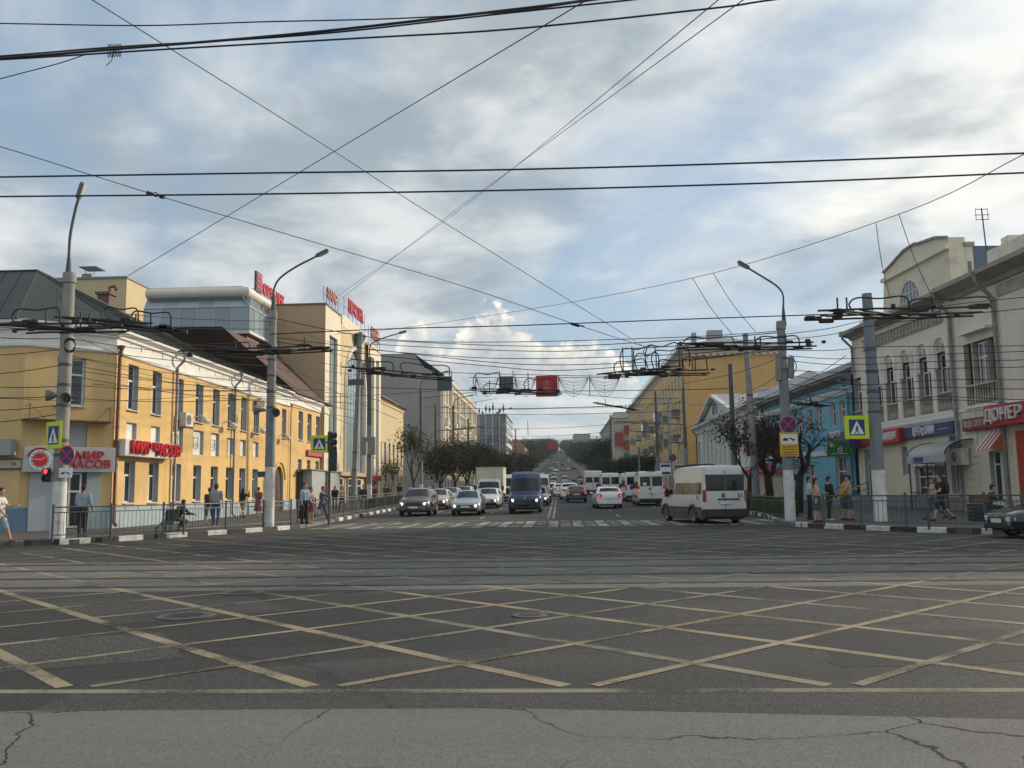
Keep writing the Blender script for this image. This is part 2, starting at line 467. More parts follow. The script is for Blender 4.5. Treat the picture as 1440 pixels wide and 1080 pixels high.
M_GROOVE = mat('rail groove', (0.012, 0.011, 0.011), 0.95)
M_PY = paint('worn yellow paint', (0.31, 0.26, 0.172), 0.60, (.05, .049, .046))
M_PYF = paint('faded yellow paint', (0.26, 0.235, 0.172), 0.66, (.05, .049, .046))
M_PW = paint('worn white paint', (0.42, 0.41, 0.38), 0.65, (.055, .054, .052))
M_PZY = paint('worn crossing yellow', (0.29, 0.26, 0.18), 0.70, (.055, .054, .052))

ys = [-60, 0, 40, 42, 44, 46, 48, 50, 70, 90, 140, 180, 220] + list(range(230, 430, 10)) + list(range(440, 1100, 40)) + [1100, 1400]
g = MB()
for a, b_ in zip(ys, ys[1:]): g.quad((-600, a, zg(a) - .06), (600, a, zg(a) - .06), (600, b_, zg(b_) - .06), (-600, b_, zg(b_) - .06))
struct(g.build('ground', M_GND))
XL, XR = -11.9, 10.5                   # kerb lines of the street beyond the crossing
g = MB()
g.quad((-120, -30, 0), (120, -30, 0), (120, 40, 0), (-120, 40, 0))
for a, b_ in zip([y for y in ys if 39 < y < 1100], [y for y in ys if 41 < y < 1100]):
    g.quad(((XL - .4) * wf(a), a, zg(a)), ((XR + .4) * wf(a), a, zg(a)), ((XR + .4) * wf(b_), b_, zg(b_)), ((XL - .4) * wf(b_), b_, zg(b_)))
road = struct(g.build('road', M_ROAD))
# foreground slab of the tram stop island: slightly skewed front edge
e0, e1, e2 = G(0, 1001), G(720, 997), G(1440, 1013)
g = MB(); e = [(-40, e0.y - .4)] + [(p.x, p.y) for p in (e0, e1, e2)] + [(40, e2.y - .35)]
g.add([(x, y, .006) for x, y in e] + [(40, -20, .006), (-40, -20, .006)], [tuple(range(len(e) + 2))])
struct(g.build('concrete_apron', M_SLAB))
# tram tracks: concrete panels with joints, grooves and rail heads
tp = [15.05, 16.6, 18.3, 19.86]
tz0, tz1 = 14.3, 20.65
track = struct(MB().add([(-120, tz0, .0025), (120, tz0, .0025), (120, tz1, .0025), (-120, tz1, .0025)], [(0, 1, 2, 3)]).build('tram_track', M_TRACK))
def skew(x, y): return (x, y + 0.004 * x)
pm = MB()
for x0 in np.arange(-42, 42, 6.0):
    for a, b_ in ((tz0 + .05, tp[0] - .13), (tp[0] + .13, tp[1] - .13), (tp[1] + .13, tp[2] - .13), (tp[2] + .13, tp[3] - .13), (tp[3] + .13, tz1 - .05)):
        p_ = MB(); j = U(-.05, .05)
        q = [skew(x0 + .02 + j, a), skew(x0 + 5.97 + j, a), skew(x0 + 5.97 + j, b_), skew(x0 + .02 + j, b_)]
        dz = .0050
        p_.slab(q, .0026, dz)
        p_.build('concrete_panel', M_TRACK, track)
for y in tp:
    p_ = MB(); p_.slab([skew(-120, y - .11), skew(120, y - .11), skew(120, y + .11), skew(-120, y + .11)], .0026, .0092); p_.build('rail_groove', M_GROOVE, track)
    p_ = MB(); p_.slab([skew(-120, y - .034), skew(120, y - .034), skew(120, y + .034), skew(-120, y + .034)], .006, .0104); p_.build('rail', M_RAIL, track)
# yellow box junction
Y0 = G(720, 968).y; STEP = 2.05; Y1 = Y0 + STEP * 6.5 * 1.0 * 1.9
XA, XB = -15.5, 15.5
def line(p, q, w, z, m, name='painted_line', par=None):
    p, q = Vector((*p, 0)), Vector((*q, 0)); d = (q - p).normalized(); n = Vector((-d.y, d.x, 0)) * w / 2
    L_ = (q - p).length; ts = {0.0, 1.0}
    if abs(q.y - p.y) > 1e-6:
        for yb in (tz0 - .02, tz1 + .02):
            t = (yb - p.y) / (q.y - p.y)
            if 0 < t < 1: ts.add(t)
    k = max(1, int(L_ / (3 if min(p.y, q.y) > 30 else 12))); ts |= {i / k for i in range(k + 1)}; ts = sorted(ts); mb = MB()
    for t0, t1 in zip(ts, ts[1:]):
        a, b_ = p.lerp(q, t0), p.lerp(q, t1); ym = (a.y + b_.y) / 2; dz = z + (.0030 if tz0 - .02 < ym < tz1 + .02 else 0)
        mb.quad(*[Vector((v.x, v.y, zg(v.y) + dz)) for v in (a - n, a + n, b_ + n, b_ - n)])
    return mb.build(name, m, par or road)
ZP = .0012
line((-40, Y0 - .04), (40, Y0 - .13), .13, ZP, M_PYF)
kx = -28
while kx < 28:
    bx = kx * STEP / 1.0
    for sgn, zz, mm in ((-1, ZP + .002, M_PY), (1, ZP + .004, M_PY)):
        x0, y0 = bx + (.02 if sgn < 0 else .24), Y0 + .08
        # clip the diagonal to the box
        xe = x0 + sgn * (Y1 - y0)
        t0, t1 = 0.0, 1.0
        lo, hi = (XA, XB)
        def T(xv): return (xv - x0) / (xe - x0)
        ta, tb = sorted((T(lo), T(hi)))
        t0, t1 = max(t0, ta), min(t1, tb)
        if t1 - t0 < .02: continue
        a, b_ = (x0 + (xe - x0) * t0, y0 + (Y1 - y0) * t0), (x0 + (xe - x0) * t1, y0 + (Y1 - y0) * t1)
        m_ = M_PY if (sgn < 0 and bx < 1) else (M_PYF if (kx % 3 == 1) else M_PY)
        line(a, b_, .14 if sgn < 0 else .105, zz, m_)
    kx += 1
line((XA, Y1 + .05), (XB, Y1 + .05), .12, ZP, M_PYF)
M_PT1 = asphalt('patched asphalt', (0.042, 0.044, 0.046), (0.055, 0.055, 0.056), 0.25, False, 0.7, 0, 8.0)
M_PT2 = asphalt('coarse worn asphalt', (0.075, 0.074, 0.071), (0.115, 0.111, 0.104), 0.80, False, 0.8, 0.4, 9.0, 0.5)
for pk, (q, m_) in enumerate(((((735, 846), (925, 846), (905, 868), (700, 868)), M_PT1), (((545, 858), (690, 855), (655, 884), (480, 890)), M_PT1), (((960, 849), (1260, 846), (1300, 876), (930, 880)), M_PT2), (((60, 850), (330, 838), (420, 858), (150, 880)), M_PT2), (((1130, 890), (1400, 884), (1470, 930), (1180, 940)), M_PT1), (((330, 752), (660, 747), (700, 758), (360, 766)), M_PT1), (((840, 756), (1180, 752), (1250, 768), (900, 772)), M_PT2), (((-40, 905), (230, 890), (270, 925), (-60, 950)), M_PT2))):
    pts = []
    for (a, b_) in zip(q, q[1:] + q[:1]):
        for k in range(6): t = k / 6; p_ = G(a[0] + (b_[0] - a[0]) * t, a[1] + (b_[1] - a[1]) * t); pts.append((p_.x + U(-.07, .07), p_.y + U(-.05, .05), .0010 + pk * .00018))
    MB().add(pts, [tuple(range(len(pts)))]).build('asphalt_patch', m_, road)
# zebra crossing over the street: white and yellow bars
yc0, yc1 = G(720, 741.5).y, G(720, 733.5).y
x = XL + 1.0; i = 0
while x < XR - 1.2:
    line((x + .22, yc0 + U(-.05, .05)), (x + .22, yc1 + U(-.06, .06)), .44, .008, M_PW if i % 2 else M_PZY, 'crossing_bar'); x += .545; i += 1
# lane lines of the street
XC = G(776, 722).x
for dx in (-.14, .14): line((XC + dx, yc1 + 3.0), (XC + dx, 980), .11, .010, M_PW)
for xl, n0 in ((XC - 3.75, 0), (XC - 7.4, 2), (XC + 3.7, 1), (XC + 7.1, 0)):
    y = yc1 + 3.2 + n0
    while y < 240:
        line((xl, y), (xl, y + 3.0), .11, .010, M_PW); y += 7.5
line((XL + .5, yc1 + 1.6), (XC - .3, yc1 + 1.6), .28, .010, M_PW)
# manhole covers
def manhole(px, py, r, label):
    c = G(px, py); t = thing('manhole_cover', label, 'manhole cover', (c.x, c.y, 0), 'manhole covers in the carriageway')
    MB().lathe([(r * 1.22, .001), (r * 1.22, .014), (r * .92, .016), (r * .92, .003)], (c.x, c.y, 0), n=28).build('surround', mat('manhole concrete', (.115, .112, .105), .9, .3, 6), t)
    mb = MB(); mb.lathe([(r * .9, .003), (r * .9, .019), (r * .78, .021), (0.01, .021)], (c.x, c.y, 0), n=28)
    for k in range(-3, 4):
        h = math.sqrt(max(.01, .72 ** 2 - (k * .2) ** 2)) * r
        mb.box(c.x - h, c.y + k * .2 * r - .012, .020, c.x + h, c.y + k * .2 * r + .012, .026)
    mb.build('lid', mat('cast iron', (.10, .092, .085), .6, .3, 9, metal=.4), t)
manhole(262, 867, .30, 'round iron manhole cover with wide concrete collar inside the yellow box')
manhole(341, 834, .27, 'iron manhole cover close to the tram rails inside the yellow box')
manhole(745, 866, .18, 'small worn manhole cover beside a dark asphalt patch')

# ------------------------------------------------------------------ pavements with painted kerbstones
M_KW = mat('kerb white paint', (.66, .65, .62), .8, .25, 5, dirt=.5, dscale=4)
M_KB = mat('kerb black paint', (.045, .045, .045), .75, .4, 6, dirt=.3)
M_KG = mat('kerb grey stone', (.20, .195, .185), .9, .3, 6)
def rnd_poly(pts, r=2.5):
    out = []
    for i, p in enumerate(pts):
        if i in (0, len(pts) - 1): out.append(p); continue
        a, b_ = Vector(pts[i - 1]), Vector(pts[i + 1]); p = Vector(p)
        ra, rb = min(r, (a - p).length * .45), min(r, (b_ - p).length * .45)
        s, e = p + (a - p).normalized() * ra, p + (b_ - p).normalized() * rb
        for k in range(7):
            t = k / 6; q = s * (1 - t) ** 2 + p * 2 * t * (1 - t) + e * t * t; out.append((q.x, q.y))
    return out
def pavement(name, edge, back, side, low):
    edge = rnd_poly(edge)
    mb = MB(); near = [p for p in edge if p[1] <= 39.999]; xe = lambda y: next(a[0] + (b_[0] - a[0]) * (y - a[1]) / max(1e-6, b_[1] - a[1]) for a, b_ in zip(edge, edge[1:]) if a[1] <= y <= b_[1] + 1e-6)
    nb = [(x, y) for x, y in back if y <= 39.9]
    mb.slab(near + [(xe(40.0), 40.0), (back[0][0], 40.0)] + nb, -.05, .15)
    yy = [40, 42, 44, 46, 48, 50, 60, 75, 100, 140]
    for a, b_ in zip(yy, yy[1:]): mb.quad((xe(a), a, zg(a) + .15), (back[0][0], a, zg(a) + .15), (back[0][0], b_, zg(b_) + .15), (xe(b_), b_, zg(b_) + .15)); mb.quad((xe(a), a, zg(a) - .05), (xe(b_), b_, zg(b_) - .05), (xe(b_), b_, zg(b_) + .15), (xe(a), a, zg(a) + .15))
    pv = struct(mb.build(name, M_PAVE))
    # kerbstones, a metre each, painted white and black in turn
    pts = [Vector((x, y, 0)) for x, y in edge]; acc = 0; k = 0
    cum = [0]
    for a, b_ in zip(pts, pts[1:]): cum.append(cum[-1] + (b_ - a).length)
    def at(s):
        for j in range(len(cum) - 1):
            if s <= cum[j + 1] or j == len(cum) - 2:
                t = (s - cum[j]) / max(1e-6, cum[j + 1] - cum[j]); return pts[j].lerp(pts[j + 1], t)
    s = 0.0
    while s + 1.0 < cum[-1]:
        a, b_ = at(s + .01), at(s + .99); mid = at(s + .5)
        h = .172 + U(-.006, .006)
        lowk = any(l0 < (mid.y if ax == 'y' else mid.x) < l1 for ax, l0, l1 in low)
        if lowk: h = .156
        d = (b_ - a).normalized(); n = Vector((-d.y, d.x, 0)) * side
        q = MB(); w = .16
        o = [a - n * .02, b_ - n * .02, b_ + n * w, a + n * w]
        q.add([(*p.xy, zg(p.y) - .03) for p in o] + [(*p.xy, zg(p.y) + h - .02) for p in o] + [(*(p + (nn * n * .02)).xy, zg(p.y) + h) for p, nn in zip(o, (1, 1, 0, 0))],
              [(0, 1, 5, 4), (1, 2, 6, 5), (2, 3, 7, 6), (3, 0, 4, 7), (4, 5, 9, 8), (5, 6, 10, 9), (6, 7, 11, 10), (7, 4, 8, 11), (8, 9, 10, 11)])
        m_ = M_KG if (k > 150 or lowk) else (M_KW if k % 2 == 0 else M_KB)
        if k < 190: q.build('kerb_stone', m_, pv)
        s += 1.0; k += 1
    return pv
kl = [(-60, 27.2), (-17.6, 27.4), (-15.6, 28.6), (-11.4, 38.2), (XL + .1, 47), (XL, 75), (XL, 140)]
kr = [(60, 27.7), (19, 27.9), (13.6, 28.4), (11.8, 29.9), (9.3, 34.2), (9.0, 37.4), (10.3, 46), (XR, 60), (XR, 140)]
pl = pavement('pavement_left', kl, [(-19.3, 140), (-19.3, 38), (-60, 38)], 1, [('x', -60, -16.8), ('y', 39.5, 46.5)])
pr = pavement('pavement_right', kr, [(26, 140), (26, 31), (60, 31)], -1, [('x', 22, 60), ('y', 35.5, 40.5)])
for nm, xa, xb in (('pavement_left_far', -24, XL), ('pavement_right_far', XR, 24)):
    mb = MB(); yy = [140] + [y for y in ys if 150 < y < 1100]
    for a, b_ in zip(yy, yy[1:]):
        xe, xo = (xb, xa) if xa < 0 else (xa, xb); ea, eb = xe * wf(a), xe * wf(b_)
        mb.quad((xo, a, zg(a) + .15), (ea, a, zg(a) + .15), (eb, b_, zg(b_) + .15), (xo, b_, zg(b_) + .15))
        mb.quad((ea, a, zg(a) - .05), (eb, b_, zg(b_) - .05), (eb, b_, zg(b_) + .15), (ea, a, zg(a) + .15))
    struct(mb.build(nm, M_PAVE))
# ================================================================== building kit
M_GLASS = mat('window glass', (.030, .036, .042), .06, spec=.9, rnd_obj=.5)
M_GLASSB = mat('blue facade glass', (.26, .34, .38), .12, spec=1.0, rnd_obj=.25)
M_PVC = mat('white window frame', (.72, .72, .70), .45)
M_FRBR = mat('brown window frame', (.14, .075, .05), .55)
M_SILL = mat('sill metal', (.55, .56, .56), .5)
M_PIPE = mat('grey downpipe', (.25, .24, .24), .5, .3, 3)
M_PIPEB = mat('brown downpipe', (.20, .07, .045), .5, .3, 3)
M_DARK = mat('dark metal', (.025, .026, .028), .5)
M_CABLE = mat('black cable', (.015, .015, .017), .6)
M_GREYMET = mat('grey painted metal', (.20, .22, .235), .45, .2, 4)
M_SIGNRED = mat('red sign letter', (.62, .02, .03), .4)
M_WHITE = mat('white plastic', (.78, .78, .77), .4)
M_ACW = mat('air conditioner shell', (.62, .60, .55), .5, .2, 5, dirt=.3, dscale=3)
def sweep(path, prof, closed=False):
    """profile (out, z) swept along a plan polyline, mitred at the corners"""
    n = len(path); vs = []
    P2 = [Vector(p).to_2d() if len(p) > 2 else Vector(p) for p in path]
    for i in range(n):
        a = P2[i] - P2[i - 1] if (i > 0 or closed) else P2[1] - P2[0]
        b_ = P2[(i + 1) % n] - P2[i] if (i < n - 1 or closed) else P2[-1] - P2[-2]
        a, b_ = a.normalized(), b_.normalized()
        na, nb = Vector((a.y, -a.x)), Vector((b_.y, -b_.x))
        m = (na + nb); m = m / max(.25, m.dot(na)) if m.length > 1e-6 else na
        for d, z in prof: vs.append((P2[i].x + m.x * d, P2[i].y + m.y * d, z))
    k = len(prof); fs = []
    for i in range(n if closed else n - 1):
        j = (i + 1) % n
        for q in range(k - 1): fs.append((i * k + q, j * k + q, j * k + q + 1, i * k + q + 1))
    if not closed: fs += [tuple(range(k)), tuple(range((n - 1) * k + k - 1, (n - 1) * k - 1, -1))]
    mb = MB(); mb.add(vs, fs); return mb
def wall(F, L, v0, v1, ops, depth, mats, parent, u0=0.0, name='wall'):
    us = sorted({u0, L} | {round(a, 4) for o in ops for a in o[:2]}); vs_ = sorted({v0, v1} | {round(a, 4) for o in ops for a in o[2:4]})
    us = [u for u in us if u0 - 1e-6 <= u <= L + 1e-6]; vs_ = [v for v in vs_ if v0 - 1e-6 <= v <= v1 + 1e-6]
    mb = MB()
    for a, b_ in zip(us, us[1:]):
        run = None
        for c, d in zip(vs_, vs_[1:]):
            cu, cv = (a + b_) / 2, (c + d) / 2
            hole = any(o[0] < cu < o[1] and o[2] < cv < o[3] for o in ops)
            if not hole:
                mb.quad(F.p(a, c), F.p(b_, c), F.p(b_, d), F.p(a, d))
    mb.mi = 1
    for o in ops:
        a, b_, c, d = o[:4]
        mb.quad(F.p(a, c), F.p(a, d), F.p(a, d, -depth), F.p(a, c, -depth)); mb.quad(F.p(b_, c), F.p(b_, c, -depth), F.p(b_, d, -depth), F.p(b_, d))
        mb.quad(F.p(a, d), F.p(b_, d), F.p(b_, d, -depth), F.p(a, d, -depth)); mb.quad(F.p(a, c), F.p(a, c, -depth), F.p(b_, c, -depth), F.p(b_, c))
        mb.mi = 2; mb.quad(F.p(a, c, -depth), F.p(b_, c, -depth), F.p(b_, d, -depth), F.p(a, d, -depth)); mb.mi = 1
    mats = list(mats) + [M_DARK]
    me = mb.mesh(name, mats, wloc(parent))
    return link(name, me, parent)
WINC = {}
def winmesh(w, h, style, fm, sill):
    k = (round(w, 2), round(h, 2), style, fm.name, sill)
    if k in WINC: return WINC[k]
    t = min(.075, w * .09); mb = MB()
    mb.box(-w / 2, 0, 0, -w / 2 + t, .07, h); mb.box(w / 2 - t, 0, 0, w / 2, .07, h)
    mb.box(-w / 2 + t, 0, 0, w / 2 - t, .07, t); mb.box(-w / 2 + t, 0, h - t, w / 2 - t, .07, h)
    if style in ('pvc', 'cross'):
        zt = h * .66
        mb.box(-w / 2 + t, .004, zt - t * .55, w / 2 - t, .066, zt + t * .55)
        if w > .8: mb.box(-t * .55, .007, t, t * .55, .063, zt - t * .55)
        if style == 'cross': mb.box(-t * .55, .007, zt + t * .55, t * .55, .063, h - t)
    elif style == 'shop':
        nm = max(1, int(w / 1.3))
        for i in range(1, nm): xx = -w / 2 + w * i / nm; mb.box(xx - t * .5, .004, t, xx + t * .5, .066, h - t)
        mb.box(-w / 2 + t, .007, h * .74 - t * .5, w / 2 - t, .063, h * .74 + t * .5)
    elif style == 'grid':
        nu, nv = max(1, round(w / 1.1)), max(1, round(h / 1.3))
        for i in range(1, nu): xx = -w / 2 + w * i / nu; mb.box(xx - .03, .004, t, xx + .03, .066, h - t)
        for j in range(1, nv): zz = h * j / nv; mb.box(-w / 2 + t, .007, zz - .03, w / 2 - t, .063, zz + .03)
    me = mb.mesh('window', fm)
    pn = MB(); pn.box(-w / 2 + t, .035, t, w / 2 - t, .045, h - t); pm_ = pn.mesh('pane', M_GLASS)
    sm = None
    if sill: s = MB(); s.add([(-w / 2 - .05, -sill, -.045), (w / 2 + .05, -sill, -.045), (w / 2 + .05, .03, 0), (-w / 2 - .05, .03, 0), (-w / 2 - .05, -sill, -.07), (w / 2 + .05, -sill, -.07), (w / 2 + .05, .03, -.05), (-w / 2 - .05, .03, -.05)], [(0, 1, 2, 3), (7, 6, 5, 4), (0, 4, 5, 1), (1, 5, 6, 2), (3, 2, 6, 7), (0, 3, 7, 4)]); sm = s.mesh('sill', M_SILL)
    WINC[k] = (me, pm_, sm)
    return WINC[k]
def window(F, u, v, w, h, parent, style='pvc', recess=.25, fm=None, sill=.32, glass=None):
    me, pm_, sm = winmesh(w, h, style, fm or M_PVC, sill)
    o = inst('window', me, parent, F.M(u, v, -recess + .075))
    p = link('pane', pm_, o)
    if glass:
        p.data = pm_.copy(); p.data.materials.clear(); p.data.materials.append(glass)
    if sm: link('sill', sm, o)
    return o
def facade_windows(F, L, v0, v1, wins, depth, mats, parent, style='pvc', fm=None, sill=.3, extra=()):
    """wins: (u centre, v bottom, w, h)"""
    wall(F, L, v0, v1, [(u - w / 2, u + w / 2, v, v + h) for u, v, w, h in wins] + list(extra), depth, mats, parent)
    for u, v, w, h in wins: window(F, u, v + .003, w - .006, h - .006, parent, style, depth, fm, sill)
def fbox(F, u0, u1, v0, v1, d0, d1, mb=None, b=0):
    mb = mb or MB()
    (mb.bbox(u0, -d1, v0, u1, -d0, v1, b, F.M()) if b else mb.box(u0, -d1, v0, u1, -d0, v1, F.M()))
    return mb
def downpipe(F, u, v0, v1, parent, d=.14, r=.06, m=None, swan=.4):
    mb = MB(); pts = [F.p(u, v1, d + swan), F.p(u, v1 - .25, d + swan), F.p(u, v1 - .25 - swan, d), F.p(u, v0 + .25, d), F.p(u, v0 + .08, d + .12)]
    mb.tube(pts, r, 8); mb.cyl(F.p(u, v1 - .02, d + swan), F.p(u, v1 + .2, d + swan), r, r * 2, 8)
    z = v0 + 1
    while z < v1 - 1: mb.cyl(F.p(u, z, d), F.p(u, z + .05, d), r * 1.25, None, 8); z += 1.7
    return mb.build('downpipe', m or M_PIPE, parent, True, 40)
ACM = {}
def air_conditioner(F, u, v, label, w=.85, h=.62, d=.34):
    M = F.M(u, v, .14)
    t = thing('air_conditioner', label, 'air conditioner', M.translation, 'air conditioners on the facades')
    a = MB(); a.bbox(-w / 2, -d, 0, w / 2, 0, h, .025, M); a.build('casing', M_ACW, t)
    a = MB(); a.lathe([(.25, -d - .012), (.25, -d + .01)], (-w * .12, 0, h / 2), M, 20, 'Y'); a.build('fan_opening', mat('fan dark', (.04, .04, .042), .6), t)
    a = MB()
    for r in (.08, .16, .245): a.ring(r, r + .012, -d - .03, -d - .015, (-w * .12, 0, h / 2), M, 20, 'Y')
    for k in range(6):
        an = k * math.pi / 3; a.box(-.006, -d - .03, .02, .006, -d - .02, .24, M @ Matrix.Translation((-w * .12, 0, h / 2)) @ Matrix.Rotation(an, 4, 'Y'))
    a.build('fan_guard', M_ACW, t)
    a = MB()
    for s in (-1, 1): a.box(s * w * .35 - .02, -d, -.05, s * w * .35 + .02, .14, -.004, M)
    a.build('bracket', M_GREYMET, t)
    return t
def sign_board(F, u0, u1, v0, v1, d, m, label, name='shop_sign', txt=None, tm=None, th=.12, cat='sign', frame=None):
    t = thing(name, label, cat, F.p((u0 + u1) / 2, v0, d))
    fbox(F, u0, u1, v0, v1, d, d + th, None, .015).build('panel', m, t)
    if frame:
        mb = MB(); e = .05
        for a in ((u0 - e, u1 + e, v1, v1 + e), (u0 - e, u1 + e, v0 - e, v0), (u0 - e, u0, v0, v1), (u1, u1 + e, v0, v1)): fbox(F, *a, d - .01, d + th + .02, mb)
        mb.build('frame', frame, t)
    for s, uc, vc, size, sx, dep, *fit in (txt or ()):
        text(s, size, dep, F.M(uc, vc, d + th + dep / 2 + .002), tm, t, 'lettering', sx=sx, fit=fit[0] if fit else None)
    return t

# ================================================================== left: yellow corner building
M_YEL = mat('yellow render', (.70, .50, .23), .9, .10, .5, .15, 60, dirt=.22, dscale=.45, streak=.22)
M_YEL2 = mat('orange yellow render', (.72, .485, .20), .9, .10, .5, .15, 60, dirt=.22, dscale=.45, streak=.24)
M_YELW = mat('pale cream frieze', (.80, .79, .74), .85, .08, 1.0, dirt=.2, dscale=.7, streak=.15)
M_BASE = mat('blue grey plinth', (.36, .44, .49), .85, .12, .8, dirt=.25, dscale=1.5)
M_BASE2 = mat('deep blue plinth', (.17, .26, .38), .85, .12, .8, dirt=.25, dscale=1.5)
M_REV = mat('grey reveal', (.40, .43, .45), .85, .1, 2)
M_GROOF = mat('green metal roof', (.030, .036, .022), .55, .3, .5, dirt=.4, dscale=.5)
M_BROOF = mat('brown metal roof', (.105, .055, .042), .6, .25, .5, dirt=.3)
M_PANELW = mat('white infill panel', (.74, .73, .68), .7, .06, 2)
M_DOORD = mat('dark glazed door', (.03, .03, .035), .15, spec=.8)
XF = -19.6
YA = YX(155, XF); t_ = 2.55
FA = Fr((XF, YA, .15), (1, 0, 0))
CX0, CY0 = XF - t_, YA - t_
FC = Fr((CX0, CY0, .15), (1, -1, 0)); LC = t_ * math.sqrt(2)
FX = Fr((-62, CY0, .15), (0, -1, 0)); LX = CX0 + 62
LA = YX(461, XF) - YA
yb = thing('corner_building', 'yellow two storey corner building with white frieze and dark green roof', 'building', (XF - 8, YA + 14, .15))
def uA(px): return FA.px(px)[0]
VT, VF = FA.px(159, 462)[1], FA.px(159, 497)[1]       # cornice top, frieze bottom
wA = []
up = [(175, 190), (209, 224), (242, 255), (272, 283), (296, 307), (318, 327), (337, 345), (355, 363), (376, 384), (395.5, 401)]
ub = uA(405)                                           # the frieze stops; a plainer wing follows
v_up0, v_up1 = FA.px(183, 576)[1], FA.px(183, 512)[1]
v_lo0, v_lo1 = FA.px(183, 707)[1], FA.px(183, 648)[1]
for a, b_ in up:
    u = (uA(a) + uA(b_)) / 2 - .06; wA.append((u, v_up0, 1.0, v_up1 - v_up0))
for a, b_ in up[:8]:
    u = (uA(a) + uA(b_)) / 2 - .10; wA.append((u, v_lo0, 1.05, v_lo1 - v_lo0))
mid = []
vm0, vm1 = FA.px(183, 624)[1], FA.px(183, 594)[1]
for (a, b_), ww, dv in zip(up[:8], (1.0, 1.0, 1.25, 1.45, 1.2, 1.0, 1.0, 1.0), (0, 0, .55, .55, .55, 0, 0, 0)):
    u = (uA(a) + uA(b_)) / 2 - .08; mid.append((u - ww / 2, u + ww / 2, vm0 - dv * .35, vm1 + dv * .25))
ua_ = uA(392); arch = (ua_ - .95, ua_ + .95, .02, 3.35)
wing = []
for a, b_ in ((418, 425), (431, 437), (443, 449)):
    u = (uA(a) + uA(b_)) / 2; wing.append((u, v_up0 + .1, 1.15, v_up1 - v_up0 + .1))
    wing.append((u - .1, 3.0, 1.0, .95))
wall(FA, ub, .0, VF, [(u - w / 2, u + w / 2, v, v + h) for u, v, w, h in wA] + mid + [arch], .30, (M_YEL2, M_REV), yb)
for u, v, w, h in wA: window(FA, u, v + .003, w - .006, h - .006, yb, 'pvc', .30, None, .36)
for i, (a, b_, c, d) in enumerate(mid):
    o = fbox(FA, a + .004, b_ - .004, c + .004, d - .004, -.28, -.16).build('infill_panel', M_PANELW, yb)
    if 2 <= i <= 4:
        k = (a + b_) / 2; q = MB(); e_ = .32
        for s in ((k - e_, k + e_, (c + d) / 2 + .27, (c + d) / 2 + .31), (k - e_, k + e_, (c + d) / 2 - .31, (c + d) / 2 - .27), (k - e_, k - e_ + .04, (c + d) / 2 - .27, (c + d) / 2 + .27), (k + e_ - .04, k + e_, (c + d) / 2 - .27, (c + d) / 2 + .27)): fbox(FA, *s, -.16, -.12, q)
        q.prism([(k - .22, (c + d) / 2 - .2), (k + .22, (c + d) / 2 - .2), (k + .1, (c + d) / 2 + .1)], FA.M(0, 0, -.145), .015)
        q.build('panel_moulding', mat('grey moulding', (.50, .50, .47), .8), yb)
# arched gateway
mb = MB(); pts = [(ua_ - .95, 2.35)] + [(x, z) for x, z in arc((ua_, 2.35), .95, math.pi, 0, 14)] + [(ua_ + .95, 3.36), (ua_ - .95, 3.36)]
mb.prism(pts, FA.M(0, 0, .002), .3); mb.build('arch_spandrel', M_YEL2, yb)
mb = MB(); mb.prism([(ua_ - .93, .03)] + [(ua_ - .93, 2.35)] + [(x, z) for x, z in arc((ua_, 2.35), .93, math.pi, 0, 14)][1:-1] + [(ua_ + .93, 2.35), (ua_ + .93, .03)], FA.M(0, 0, -.18), .06)
gd = mb.build('gate_door', mat('carved dark brown door', (.055, .03, .022), .5, .3, 5), yb)
mb = MB()
for s in (-1, 1):
    for z0, z1 in ((.25, .9), (1.0, 2.2)): fbox(FA, ua_ + s * .46 - .3, ua_ + s * .46 + .3, z0, z1, -.18, -.155, mb)
mb.build('door_panel', mat('door panel brown', (.10, .06, .045), .45), gd)
sweep_pts = [(ua_ + 1.25 * math.cos(a), 2.35 + 1.25 * math.sin(a)) for a in np.linspace(math.pi, 0, 16)]
mb = MB(); mb.tube([FA.p(x, z, .04) for x, z in sweep_pts], .07, 6); mb.build('arch_moulding', M_YEL2, yb)
# plainer wing with its mouldings
VW = VF + .15
wall(FA, LA, .0, VW + .9, [(u - w / 2, u + w / 2, v, v + h) for u, v, w, h in wing], .26, (M_YEL2, M_REV), yb, ub)
for u, v, w, h in wing: window(FA, u, v + .003, w - .006, h - .006, yb, 'pvc', .26, None, .3)
# cross street face and cut corner
wc = [(LC * .50, FC.px(95, 570)[1], 1.15, FC.px(95, 503)[1] - FC.px(95, 570)[1])]
vch0 = FC.px(95, 596)[1]
doorC = (LC * .50 - .55, LC * .50 + .55, .02, 2.55)
pnl = (LC * .50 - .75, LC * .50 + .75, vch0 - 1.2, vch0)
wall(FC, LC, .0, VF, [(u - w / 2, u + w / 2, v, v + h) for u, v, w, h in wc] + [pnl], .30, (M_YEL, M_REV), yb)
for u, v, w, h in wc: window(FC, u, v + .003, w - .006, h - .006, yb, 'cross', .25, None, .3)
fbox(FC, pnl[0] + .004, pnl[1] - .004, pnl[2] + .004, pnl[3] - .004, -.28, -.1).build('infill_panel', mat('grey infill panel', (.45, .46, .46), .7), yb)
wall(FX, LX, .0, VF, [(LX - 9.5, LX - 8.2, v_up0, v_up1)], .3, (M_YEL, M_REV), yb)
window(FX, LX - 8.85, v_up0, 1.29, v_up1 - v_up0 - .01, yb, 'cross', .3, None, .3)
pathA = [FX.p(0, 0), FC.p(0, 0), FA.p(0, 0), FA.p(ub, 0)]
Z0 = .15
